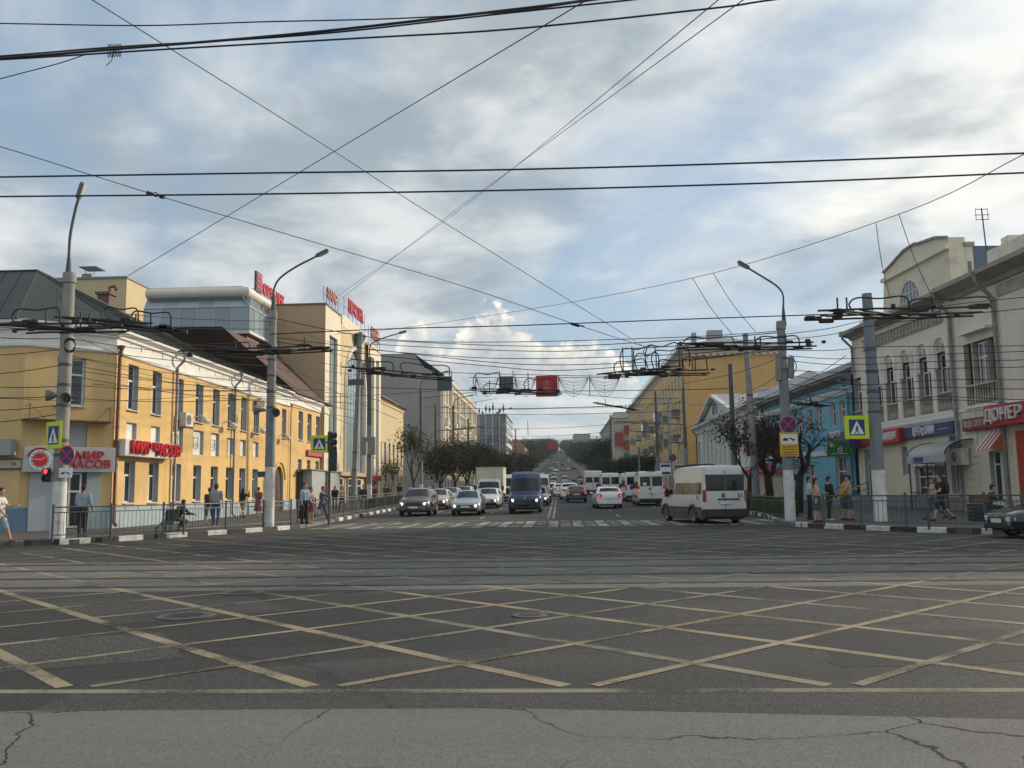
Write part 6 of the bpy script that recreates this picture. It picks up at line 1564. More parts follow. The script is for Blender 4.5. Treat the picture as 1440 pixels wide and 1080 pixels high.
lp = [G(x, y, .15) for x, y in ((73, 760), (155.5, 756), (229, 751.5), (258, 750), (317, 745.5), (370, 741), (409, 738))]
railing('grey pedestrian railing around the left corner kerb', [(p.x, p.y) for p in lp])
q0, q1 = G(463, 736, .15), G(560, 717, .15)
l2 = [q0.lerp(q1, k / 9) for k in range(10)] ; l2 = [(XL - .35, y) for y in np.linspace(q0.y + .5, 104, 22)]
railing('grey railing along the left kerb beyond the zebra crossing', l2)
rp = [G(x, y, .15) for x, y in ((1159, 738), (1212, 740), (1275.5, 742), (1306.6, 742.5), (1387, 744), (1440, 747))]
railing('grey pedestrian railing around the right corner kerb', [(p.x, p.y) for p in rp], step=.17)
rp = [G(x, y, .15) for x, y in ((1104, 731), (1076, 726), (1058, 723))] + [Vector((XR + .4, y, 0)) for y in (52, 56, 60)]
railing('low green painted fence in front of the clipped hedge', [(p.x, p.y) for p in rp], mat('green fence paint', (.055, .11, .065), .5, .2, 3), .95)
# litter bins
def bin_(p, label, m):
    t = thing('litter_bin', label, 'bin', p)
    MB().lathe([(.17, .35), (.20, .38), (.21, .95), (.19, 1.0), (.16, .98)], p, None, 14).build('bucket', m, t, True, 40)
    mb = MB(); mb.tube([p + Vector((-.25, 0, 0)), p + Vector((-.25, 0, 1.15)), p + Vector((.25, 0, 1.15)), p + Vector((.25, 0, 0))], .02, 6); mb.build('frame', M_DARK, t)
bin_(G(193, 735, .15), 'dark litter bin in a frame by the yellow wall', mat('bin black', (.03, .03, .032), .5))

# ================================================================== overhead lines
def smooth(pts, k=6):
    pts = [Vector(p) for p in pts]; out = []
    if len(pts) == 2: return [pts[0].lerp(pts[1], i / 8) for i in range(9)]
    for i in range(len(pts) - 1):
        p0, p1, p2, p3 = pts[max(i - 1, 0)], pts[i], pts[i + 1], pts[min(i + 2, len(pts) - 1)]
        for j in range(k):
            s = j / k; out.append(.5 * ((2 * p1) + (p2 - p0) * s + (2 * p0 - 5 * p1 + 4 * p2 - p3) * s * s + (3 * p1 - p0 - 3 * p2 + p3) * s ** 3))
    out.append(pts[-1]); return out
def wire(pts, Y0, Y1, r, label, group='overhead wires above the crossing', name='overhead_wire', sag=0):
    x0, x1 = pts[0][0], pts[-1][0]; ps = []
    for x, y in pts:
        s = (x - x0) / (x1 - x0); ps.append(P(x, y, Y0 + (Y1 - Y0) * s))
    sm = smooth(ps)
    if sag:
        n = len(sm) - 1
        for i, p in enumerate(sm): p.z -= sag * 4 * (i / n) * (1 - i / n)
    return tag(MB().tube(sm, r * 1.2, 5).build(name, M_CABLE, None, True), label, 'wire', group)
LBC = 'dark contact wire running across above the crossing'
def contact(y0, y1, Y0, Y1):
    wire([(-120, y0[0]), (0, y0[1]), (360, y0[2]), (720, y0[3]), (1080, y0[4]), (1440, y0[5]), (1560, y0[6])], Y0, Y1, .0115, LBC)
contact([250.5, 249, 243.5, 238.5, 228.5, 215.5, 211], 0, 12.2, 12.2)
contact([278, 276.5, 273, 267.5, 257.5, 243, 238], 0, 12.75, 12.75)
LBB = 'thick black cable bundle sagging high over the tram lines'
wire([(-200, 92), (0, 82), (165, 69), (435, 46), (700, 16), (830, 0), (1100, -38)], 14.5, 13, .020, LBB, 'thick cables over the tram lines')
wire([(-200, 91), (0, 79), (165, 66), (435, 49), (700, 20), (905, -2), (1150, -30)], 14.55, 13.05, .013, LBB, 'thick cables over the tram lines')
wire([(-200, 30), (0, 33), (200, 36), (360, 31), (560, 26), (720, 16), (830, 1), (1100, -36)], 14.4, 12.9, .010, LBB, 'thick cables over the tram lines')
wire([(-200, 92), (0, 84), (240, 69), (520, 53), (720, 41), (1000, 12), (1085, 0), (1300, -28)], 14.6, 13.1, .014, LBB, 'thick cables over the tram lines')
wire([(-100, 140), (0, 111), (80, 90), (122, 76)], 14.6, 14.6, .008, LBB, 'thick cables over the tram lines')
mb = MB(); kp = P(161, 71, 14.5)
for k in range(5): mb.tube([kp + Vector((.05 * k - .1, .04 * math.cos(a), .12 * math.sin(a))) for a in np.linspace(0, 6.28, 10)], .008, 4)
mb.tube([kp, P(157, 85, 14.5), P(149, 93, 14.5)], .007, 4)
tag(mb.build('cable_tie', M_CABLE), 'loose tie of wire knotted round the thick cables', 'cable tie')
LBS = 'thin steel span wire crossing diagonally over the junction'
wire([(60, -44), (130, 0), (470, 213), (620, 310), (905, 487)], 12, 31, .0085, LBS)
wire([(900, -50), (825, 0), (470, 213), (180, 388)], 11, 27, .0085, LBS)
wire([(1080, -60), (1010, 0), (720, 238), (610, 322), (475, 416)], 11, 70, .011, LBS)
wire([(1120, -56), (1045, 0), (710, 245), (620, 311), (480, 420)], 11, 70, .011, LBS)
wire([(-150, 165), (0, 206), (215, 273), (440, 340), (650, 402), (815, 458), (908, 488)], 18, 31, .009, LBS)
wire([(1520, 180), (1440, 217), (1265, 301), (1003, 384), (780, 429), (560, 462), (470, 470)], 16, 60, .010, LBS)
p = P(219, 273, 21); tag(MB().cyl(P(207, 271, 21), P(213, 273, 21), .05, None, 8).cyl(P(225, 276, 21), P(231, 277.5, 21), .05, None, 8).tube([P(213, 273, 21), P(219, 270.5, 21), P(225, 275, 21), P(219, 276.5, 21), P(213, 273, 21)], .015, 5).build('strain_insulator', M_CABLE), 'dark strain insulator on a thin span wire', 'insulator', 'insulators on the span wires')
tag(MB().cyl(P(803, 455, 30), P(815, 458.5, 30), .05, None, 8).tube([P(803, 455, 30), P(822, 459, 30)], .02, 5).build('strain_insulator', M_CABLE), 'dark strain insulator on a thin span wire', 'insulator', 'insulators on the span wires')
for a, b_ in (((1003, 384), (1062, 466)), ((974, 391), (1030, 470)), ((1232, 314), (1252, 420)), ((1264, 301), (1312, 420))):
    wire([a, ((a[0] + b_[0]) / 2 - 2, (a[1] + b_[1]) / 2 + 3), b_], 26 if a[0] < 1100 else 21, 26 if a[0] < 1100 else 21, .008, 'short drooping hanger wire between span wire and trolley fittings', 'hanger wires')
    q = P(a[0], a[1], 26 if a[0] < 1100 else 21); 
for (x, y) in ((908, 488),): wire([(908, 488), (905, 495), (912, 505)], 31, 31, .012, 'short drooping hanger wire between span wire and trolley fittings', 'hanger wires')
LBM = 'dark trolley wire stretched across the street'
for pts, Y0, Y1 in (([(380, 470), (560, 462), (720, 458), (960, 449), (1180, 441.5)], 26, 26), ([(383, 447), (535, 476), (700, 481), (960, 474), (1103, 465)], 39, 38), ([(520, 478), (750, 487), (960, 478), (1103, 467)], 64, 38), ([(520, 484), (750, 494), (960, 486), (1103, 474)], 64, 38), ([(520, 492), (700, 504), (960, 498), (1103, 480)], 64, 38), ([(383, 474), (600, 500), (760, 513), (960, 506), (1103, 488)], 39, 38),
    ([(383, 480), (535, 500), (690, 515), (780, 521), (900, 514), (960, 508), (1103, 491)], 39, 38), ([(630, 524), (850, 529), (960, 526)], 47, 47), ([(660, 531), (890, 531)], 47, 47), ([(520, 545), (720, 550), (960, 548), (1027, 546)], 64, 58), ([(592, 572), (740, 575), (966, 566)], 86, 84), ([(613, 580), (760, 583), (966, 578)], 98, 84), ([(638, 600), (780, 602), (926, 590)], 118, 112), ([(659, 612), (780, 613), (926, 600)], 138, 112), ([(702, 622), (860, 616)], 175, 205), ([(592, 560), (700, 549), (790, 552), (880, 560), (966, 560)], 86, 84), ([(519, 560), (600, 574), (700, 560)], 64, 86)):
    wire(pts, Y0, Y1, .014 if Y0 < 50 else .02, LBM, 'wires across the street')
LBL = 'cable running along the left side from pole to pole'
for (y0, y1, y2) in ((432, 452, 497), (448, 463, 512), (462, 492, 522), (476, 505, 530), (488, 515, 548), (500, 540, 556), (512, 553, 580), (528, 566, 590), (541, 548, 570), (560, 560, 566)):
    wire([(96, y0), (240, (y0 + y1) / 2 + 5), (384, y1)], P1b.y, P2b.y, .012, LBL, 'cables along the left side')
    if y2: wire([(384, y1), (452, (y1 + y2) / 2 + 3), (519, y2)], P2b.y, 64, .014, LBL, 'cables along the left side')
for (ya, y0) in ((452, 465), (470, 476), (500, 490), (529, 512), (541, 543), (556, 557), (578, 568), (597, 580)):
    wire([(-60, ya), (20, (ya + y0) / 2 + 3), (96, y0)], P1b.y - 1, P1b.y, .012, LBL, 'cables along the left side')
for (x0, y0, x1, y1) in ((100, 470, 240, 516), (100, 500, 330, 545), (100, 520, 410, 548), (384, 520, 470, 575), (384, 536, 500, 600), (384, 500, 560, 590), (130, 540, 470, 548), (0, 560, 300, 556), (300, 556, 640, 548)):
    wire([(x0, y0), ((x0 + x1) / 2, (y0 + y1) / 2 + 6), (x1, y1)], 32, 42, .010, LBL, 'cables along the left side')
LBR = 'cable running along the right side past the cream house'
for (x0, y0, y1, y2, y3) in ((1103, 470, 448, 430, 412), (1103, 478, 458, 445, 428), (1103, 492, 488, 487, 480), (1108, 500, 503, 498, 488), (1108, 507, 512, 508, 500), (1108, 520, 521, 518, 510), (1108, 527, 541, 534, 528), (1110, 540, 548, 545, 541), (1110, 552, 560, 558, 556), (1110, 560, 566, 562, 562)):
    wire([(x0, y0), (1165, (y0 + y1) / 2 + 3), (1226, y1), (1330, y2), (1440, y3 + 6), (1500, y3)], PR1b.y, 30, .012, LBR, 'cables along the right side')
for (x0, y0, x1, y1) in ((1027, 560, 1105, 520), (1035, 590, 1190, 500), (1048, 560, 1223, 540), (960, 540, 1105, 500), (905, 620, 1105, 545), (966, 570, 1105, 555), (1050, 600, 1195, 545)):
    wire([(x0, y0), ((x0 + x1) / 2, (y0 + y1) / 2 + 5), (x1, y1)], 60, 40, .013, LBR, 'cables along the right side')

# --- trolleybus crossing fittings hung in the wires
M_FIT = mat('trolley fitting', (.02, .019, .02), .6, .3, 6)
M_FITR = mat('rusty trolley fitting', (.055, .035, .028), .75, .4, 6)
def fitting(x0, y0, x1, y1, Y, label, seed, loops=2, h=1.0, w=1.2):
    rs = random.Random(seed); a, b_ = P(x0, y0, Y), P(x1, y1, Y); L_ = (b_ - a).length; d = (b_ - a).normalized()
    dep = Vector((0, 1, 0)); up = Vector((0, 0, 1)); c = (a + b_) / 2
    t = thing('trolley_fitting', label, 'trolley fitting', c, 'trolleybus wire crossings over the junction')
    pt = lambda s, o=0, z=0: a + d * (s * L_) + dep * o + up * z
    for o in (-w * .5, w * .1, w * .5):
        MB().tube([pt(0 if o < 0 else .1, o), pt(.3, o, .02), pt(.7, o, -.01), pt(1 if o > 0 else .93, o, .01)], .026, 5).build('contact_rail', M_FIT, t)
    for k in range(3):
        s0 = rs.uniform(.05, .45); s1 = s0 + rs.uniform(.3, .5); MB().tube([pt(s0, -w * .5), pt(min(1, s1), w * .5, .03)], .026, 5).build('crossing_rail', M_FIT, t)
    for k in range(int(L_ * 4.0)):
        s, o = rs.random(), rs.choice((-w * .5, w * .1, w * .5)); q = pt(s, o, rs.uniform(-.03, .07)); l = rs.uniform(.05, .24); hh = rs.uniform(.02, .065)
        mb = MB(); mb.bbox(q.x - l, q.y - .05, q.z - hh, q.x + l, q.y + .05, q.z + hh, .02); mb.build('clamp', M_FIT if rs.random() < .7 else M_FITR, t)
    for k in range(3):
        s = rs.uniform(.15, .85); q = pt(s, w * .1, .05); MB().cyl(q, q + up * rs.uniform(.25, .5) * h, .022, None, 5).build('hanger', M_FIT, t)
    for k in range(loops):
        s0 = rs.uniform(0, .35) if k % 2 == 0 else rs.uniform(.55, .7); s1 = s0 + rs.uniform(.25, .42); z = rs.uniform(.25, .5) * h
        o = rs.uniform(-w, w) * .5
        MB().tube(smooth([pt(s0, o, .03), pt(s0 - .03, o, z * .6), pt(s0 + .02, o, z), pt((s0 + s1) / 2, o, z * .92), pt(s1, o, z), pt(s1 + .02, o, .04)], 5), .021, 5).build('jumper_cable', M_FIT, t)
    return t
fitting(0, 463, 165, 460, 21, 'long black trolley fitting hung beside the corner lamp pole', 1, 2, 1.0)
fitting(95, 452, 240, 462, 22, 'black trolley fitting with looped jumper before the white frieze', 2, 2, 1.0)
fitting(262, 498, 460, 490, 27, 'black trolley fitting hung before the brown roof', 3, 1, .8)
fitting(488, 520, 634, 532, 33, 'dense black trolley fitting before the pale tower and grey gable', 4, 2, 1.1, 1.6)
fitting(662, 550, 790, 552, 38, 'black trolley fitting hung in front of the red banner', 5, 3, 1.6, 1.6)
fitting(838, 530, 960, 518, 31.5, 'tangled black trolley fitting with tall jumper loops over the right lanes', 6, 4, 1.9, 1.4)
fitting(890, 524, 1000, 524, 32, 'black trolley fitting before the orange house eaves', 7, 3, 1.4, 1.4)
fitting(948, 488, 1150, 486, 26, 'long black trolley fitting hung before the lamp pole with yellow plate', 8, 2, .9)
fitting(1140, 444, 1385, 438, 21.5, 'long black trolley fitting hung before the cream house', 9, 2, .9)
fitting(1165, 572, 1115, 566, 36, 'small dark wire fitting before the blue house', 10, 0, .6, .6)
fitting(900, 578, 835, 566, 70, 'small rusty wire fitting before the columned grey house', 11, 0, 1.0, .9)
# --- street banners and garlands on the span wire
BY = 47
for x0, x1, y0, y1, lb in ((702, 722, 529, 552, 'dark back of a square street banner beside the red one'), (615, 635.5, 529, 550, 'dark back of a square street banner before the ornate house'), (490, 512, 533, 542, 'dark back of a wide board before the arched bank')):
    Yb = BY if x0 > 500 else 58
    a, b_ = P(x0, y1, Yb), P(x1, y0, Yb); t = thing('street_banner', lb, 'banner', ((a.x + b_.x) / 2, Yb, a.z), 'banners on the street wire')
    MB().bbox(a.x, Yb - .04, a.z, b_.x, Yb + .04, b_.z, .012).build('panel', mat('banner back', (.075, .085, .085), .6), t)
    for xx in (a.x + .02, b_.x - .02): MB().tube([(xx, Yb + .06, a.z), (xx, Yb + .06, b_.z + .3)], .02, 5).build('rod', M_DARK, t)
a, b_ = P(754, 558, BY), P(784, 528, BY); rb = thing('street_banner', 'red square banner with golden emblem over the middle of the street', 'banner', ((a.x + b_.x) / 2, BY, a.z), 'banners on the street wire')
MB().bbox(a.x, BY - .04, a.z, b_.x, BY + .04, b_.z, .012).build('panel', mat('banner red', (.42, .025, .035), .6, .12, 4), rb)
cx_, cz_ = (a.x + b_.x) / 2, (a.z + b_.z) / 2; mb = MB(); ME = Matrix.Translation((cx_, BY - .05, cz_))
for an in (-58, -30, 0, 30, 58): mb.prism([(-.012, .05), (.012, .05), (.006, .36), (-.006, .36)], ME @ Matrix.Rotation(R(an), 4, 'Y'), .008)
mb.prism([(-.2, -.05), (.2, -.05), (.14, -.14), (-.14, -.14)], ME, .008); mb.prism([(.5 * .22 * math.sin(k * math.pi / 5) * (1 if k % 2 == 0 else .42), .24 + .11 * math.cos(k * math.pi / 5) * (1 if k % 2 == 0 else .42)) for k in range(10)], ME @ Matrix.Translation((0, -.01, 0)), .008)
mb.build('emblem', mat('dull gold', (.45, .22, .08), .5), rb)
for x0, x1 in ((669, 701), (724, 753), (785.5, 827), (829, 871)):
    a, b_ = P(x0, 531, BY), P(x1, 531, BY); t = thing('light_garland', 'fan of drooping light strings beside the red banner', 'garland', ((a.x + b_.x) / 2, BY, a.z - .9), 'light garlands on the street wire')
    for k in range(5):
        s = .25 + k * .17; pts = [a.lerp(b_, i / 12) - Vector((0, 0, s * 4 * (i / 12) * (1 - i / 12) + .02 * k)) for i in range(13)]
        MB().tube(pts, .013, 4).build('light_string', M_CABLE, t)
        mb = MB()
    MB().tube([a + Vector((0, 0, .15)), a - Vector((0, 0, 1.0))], .025, 5).build('rod', M_DARK, t)
    mid_ = a.lerp(b_, .5); MB().tube([mid_ - Vector((0, 0, .25)), mid_ - Vector((0, 0, 1.0))], .012, 4).build('rod', M_DARK, t)
a, b_ = P(690, 575, 84), P(905, 571, 84); mb = MB(); n = 60
pts = [a.lerp(b_, i / n) for i in range(n + 1)]
gl = thing('bulb_string', 'string of tiny bulbs stretched across the street below the banners', 'garland', a)
MB().tube(pts, .02, 4).build('string', M_CABLE, gl)
mb = MB()
for p in pts: mb.cyl(p - Vector((0, 0, .12)), p, .05, .03, 5)
o = mb.build('bulbs', M_DARK, gl); o['kind'] = 'stuff'
a, b_ = P(771, 632, 330), P(783, 621, 330); t = thing('street_banner', 'small red banner hung far up the hill over the street', 'banner', a, 'banners on the street wire')
MB().bbox(a.x, 329.9, a.z, b_.x, 330.1, b_.z, .02).build('panel', mat('banner red', (.42, .025, .035)), t); MB().tube([(-14, 330, b_.z + .2), (14, 330, b_.z + .2)], .03, 4).build('rod', M_CABLE, t)
# ================================================================== vehicles
M_TYRE = mat('tyre rubber', (.018, .018, .019), .85)
M_RIM = mat('wheel rim', (.38, .38, .39), .35, metal=.6)
M_CGLASS = mat('car glass', (.014, .017, .020), .08, spec=.45)
M_PLAS = mat('black car plastic', (.022, .022, .024), .55)
M_HL = mat('headlight glass', (.55, .56, .58), .1, spec=1.0)
M_HLON = mat('headlight lit', (1, .96, .88), .3, emis=2.2, ecol=(1, .93, .80))
M_TL = mat('tail light', (.30, .012, .015), .2, spec=.8)
M_TLON = mat('tail light lit', (.8, .02, .02), .3, emis=.9, ecol=(1, .06, .04))
M_PLATE = mat('number plate', (.66, .66, .64), .5)
def paintm(name, c, rough=.28, dirt=.12): return mat('car paint ' + name, c, rough, .04, 1.2, coat=.6, spec=.5, dirt=dirt, dscale=1.4)
def interp(tab, s):
    if s <= tab[0][0]: return tab[0][1]
    for (a, va), (b_, vb) in zip(tab, tab[1:]):
        if s <= b_:
            t = (s - a) / max(1e-9, b_ - a); return va + (vb - va) * t
    return tab[-1][1]
# side profiles in metres from the front bumper: top line, belt line, glass ranges
CARS = {
 'sedan': dict(L=4.45, W=1.76, wr=.31, ax=(.86, 3.48), top=[(0, .62), (.05, .70), (.35, .80), (1.05, .93), (1.25, .99), (1.95, 1.40), (2.3, 1.46), (2.9, 1.45), (3.35, 1.36), (3.88, 1.06), (4.3, 1.03), (4.42, .96), (4.45, .80)], belt=[(0, .60), (1.2, .90), (2.5, .93), (3.9, .97), (4.45, .78)], ws=(1.27, 1.98), rw=(3.30, 3.84), sw=[(1.62, 2.42), (2.50, 3.28)], gr='wide'),
 'hatch': dict(L=4.25, W=1.80, wr=.31, ax=(.86, 3.42), top=[(0, .60), (.05, .68), (.35, .79), (1.0, .95), (1.2, 1.02), (1.95, 1.43), (2.4, 1.48), (3.2, 1.46), (3.65, 1.40), (4.02, 1.12), (4.12, 1.0), (4.22, .9), (4.25, .75)], belt=[(0, .58), (1.2, .92), (2.5, .97), (3.6, 1.05), (4.05, 1.04), (4.25, .73)], ws=(1.22, 1.97), rw=(3.68, 4.02), sw=[(1.62, 2.36), (2.44, 3.22)], gr='wide'),
 'suv': dict(L=4.44, W=1.86, wr=.345, ax=(.88, 3.52), top=[(0, .72), (.05, .86), (.3, .98), (1.0, 1.08), (1.15, 1.13), (1.85, 1.56), (2.3, 1.64), (3.3, 1.62), (3.85, 1.54), (4.15, 1.20), (4.38, 1.05), (4.44, .85)], belt=[(0, .70), (1.1, 1.03), (2.5, 1.08), (3.8, 1.16), (4.2, 1.14), (4.44, .83)], ws=(1.17, 1.88), rw=(3.87, 4.14), sw=[(1.58, 2.40), (2.48, 3.32), (3.40, 3.72)], gr='big'),
 'van': dict(L=5.5, W=2.05, wr=.34, ax=(.95, 4.35), top=[(0, .80), (.05, .98), (.2, 1.08), (.75, 1.22), (.95, 1.30), (1.55, 2.05), (1.85, 2.36), (2.2, 2.50), (4.6, 2.52), (5.4, 2.49), (5.48, 2.40), (5.5, 2.2)], belt=[(0, .78), (.8, 1.12), (1.2, 1.24), (5.5, 1.24)], ws=(.97, 1.66), rw=None, sw=[(1.42, 1.98), (2.15, 3.15), (3.22, 4.15), (4.22, 5.25)], gr='van', tumble=.09),
 'panelvan': dict(L=5.2, W=2.02, wr=.34, ax=(.95, 4.05), top=[(0, .80), (.05, .98), (.2, 1.08), (.8, 1.22), (1.0, 1.30), (1.6, 2.05), (1.9, 2.38), (2.25, 2.55), (4.4, 2.57), (5.1, 2.54), (5.18, 2.44), (5.2, 2.2)], belt=[(0, .78), (.8, 1.15), (1.2, 1.28), (5.2, 1.28)], ws=(1.02, 1.70), rw=None, sw=[(1.46, 2.02)], gr='van', tumble=.09),
 'bus': dict(L=8.6, W=2.45, wr=.46, ax=(1.6, 6.6), top=[(0, 1.0), (.03, 1.35), (.25, 2.55), (.5, 2.80), (.9, 2.90), (8.2, 2.90), (8.5, 2.80), (8.6, 2.5)], belt=[(0, .98), (.2, 1.35), (8.6, 1.35)], ws=(.05, .28), rw=None, sw=[(.7, 1.9), (2.0, 3.4), (3.5, 4.9), (5.0, 6.4), (6.5, 8.0)], gr='van', tumble=.05),
}
def loft(K, ns=70):
    L_, W2 = K['L'], K['W'] / 2; wr = K['wr']; tum = K.get('tumble', .36)
    S = sorted({round(x, 3) for x in list(np.linspace(0, L_, ns)) + [0, .03, .08, .15, .25, L_ - .03, L_ - .08, L_ - .15, L_ - .25] + [p[0] for p in K['top']] + [a + d for a in K['ax'] for d in np.linspace(-wr * 1.18, wr * 1.18, 17)]})
    rows = []
    for s in S:
        e = min(s, L_ - s); k = min(1, e / .42); pl = 1 - .17 * (1 - k) ** 2.2 if s < L_ / 2 else 1 - .10 * (1 - k) ** 2.2
        w = W2 * pl; top = interp(K['top'], s); belt = min(interp(K['belt'], s), top - .05)
        zb = .24 + .10 * (1 - min(1, e / .5)) ** 2
        for a in K['ax']:
            q = (wr * 1.16) ** 2 - (s - a) ** 2
            if q > 0: zb = max(zb, min(wr + math.sqrt(q), belt - .08))
        h = top - belt; we = w * .985; wr_ = max(we - h * tum - .035, .3)
        zm = zb + (belt - zb) * .5
        rows.append((s, [(0, zb), (w * .9, zb), (w * (.985 if zb < .4 else 1), zb + min(.1, (belt - zb) * .3)), (w * 1.005, zm), (we, belt), (we + (wr_ - we) * .5 + .012, belt + (top - .06 - belt) * .5 if h > .12 else belt + h * .3), (wr_, top - min(.07, h * .45)), (max(wr_ - .13, .15), top - min(.015, h * .1)), (0, top + .012)]))
    return rows
def at_row(rows, s):
    for (a, ra), (b_, rb) in zip(rows, rows[1:]):
        if a <= s <= b_:
            t = (s - a) / max(1e-9, b_ - a); return [(pa[0] + (pb[0] - pa[0]) * t, pa[1] + (pb[1] - pa[1]) * t) for pa, pb in zip(ra, rb)]
    return rows[-1][1]
CARM = {}
def car_meshes(kind):
    if kind in CARM: return CARM[kind]
    K = CARS[kind]; rows = loft(K); L_ = K['L']; y = lambda s: s - L_ / 2
    D = {}
    mb = MB(); n = 9; vs = []
    for s, pts in rows:
        ring = [(x, z) for x, z in pts] + [(-x, z) for x, z in pts[-2:0:-1]]
        vs += [(x, y(s), z) for x, z in ring]
    k = 16; fs = []
    for i in range(len(rows) - 1):
        for j in range(k): fs.append((i * k + j, i * k + (j + 1) % k, (i + 1) * k + (j + 1) % k, (i + 1) * k + j))
    fs += [tuple(range(k)), tuple(range((len(rows) - 1) * k, len(rows) * k))]
    mb.add(vs, fs); D['body'] = mb
    def across(s0, s1, inset, off, m=8):
        q = MB(); ss_ = np.linspace(s0, s1, m); vs = []; kk = 0
        for s in ss_:
            r = at_row(rows, float(s)); r2 = at_row(rows, float(min(s + .02, L_))); dz, ds = r2[8][1] - at_row(rows, float(s))[8][1], .02
            nn = Vector((-dz, ds)).normalized()   # (along s, z)
            pts = [(r[6][0] - inset, r[6][1]), (r[7][0] - inset * .6, r[7][1]), (0, r[8][1])]
            line_ = [(-p[0], p[1]) for p in pts] + [(p[0], p[1]) for p in pts[-2::-1]]
            for x, z in line_: vs.append((x, y(s) + nn.x * off, z + nn.y * off))
        fs = [(i * 5 + j, i * 5 + j + 1, (i + 1) * 5 + j + 1, (i + 1) * 5 + j) for i in range(m - 1) for j in range(4)]
        q.add(vs, fs); return q
    D['windscreen'] = across(K['ws'][0] + .03, K['ws'][1] - .03, .05, .012)
    if K['rw']: D['rear_window'] = across(K['rw'][0] + .03, K['rw'][1] - .03, .07, .014)
    D['side'] = []
    for s0, s1 in K['sw']:
        for sg in (-1, 1):
            q = MB(); ss_ = np.linspace(s0, s1, 6); vs = []
            for s in ss_:
                r = at_row(rows, float(s)); a, c, b_ = r[4], r[5], r[6]
                hh = b_[1] - a[1]
                for t in ((.02, .5, .98) if kind in ('van', 'bus') else (.10, .5, .90)):
                    if t < .5: p = (a[0] + (c[0] - a[0]) * t * 2, a[1] + (c[1] - a[1]) * t * 2)
                    else: p = (c[0] + (b_[0] - c[0]) * (t - .5) * 2, c[1] + (b_[1] - c[1]) * (t - .5) * 2)
                    if kind in ('van', 'panelvan', 'bus'): p = (p[0], a[1] + (min(b_[1], K.get('wtop', 2.05 if kind != 'bus' else 2.45)) - a[1]) * t + .02)
                    vs.append((sg * (p[0] + (.030 if kind in ('van', 'panelvan', 'bus') else .012)), y(s), p[1]))
            q.add(vs, [(i * 3 + j, i * 3 + j + 1, (i + 1) * 3 + j + 1, (i + 1) * 3 + j) for i in range(5) for j in range(2)])
            D['side'].append(q)
    CARM[kind] = (D, rows); return CARM[kind]
WH = {}
def wheel_mesh(r, w):
    k = (r, w)
    if k not in WH:
        mb = MB(); mb.lathe([(r * .62, -w / 2), (r * .93, -w / 2), (r, -w / 2 + .03), (r, w / 2 - .03), (r * .93, w / 2), (r * .62, w / 2)], (0, 0, 0), None, 22, 'X')
        rm = MB(); rm.lathe([(.02, -.02), (r * .64, -.02), (r * .64, .02), (.02, .02)], (w * .42, 0, 0), None, 20, 'X'); rm.lathe([(.02, -.02), (r * .64, -.02), (r * .64, .02), (.02, .02)], (-w * .42, 0, 0), None, 20, 'X')
        for sx in (-1, 1):
            for q in range(5):
                rm.box(sx * w * .46 - .012, -r * .07, r * .12, sx * w * .46 + .012, r * .07, r * .60, Matrix.Rotation(q * 2 * math.pi / 5, 4, 'X'))
            rm.lathe([(r * .14, -.015), (r * .14, .015)], (sx * w * .47, 0, 0), None, 12, 'X')
        hb = MB(); 
        WH[k] = (mb.mesh('wheel', M_TYRE, None, False), rm.mesh('rim', M_RIM))
    return WH[k]
RWW = .36
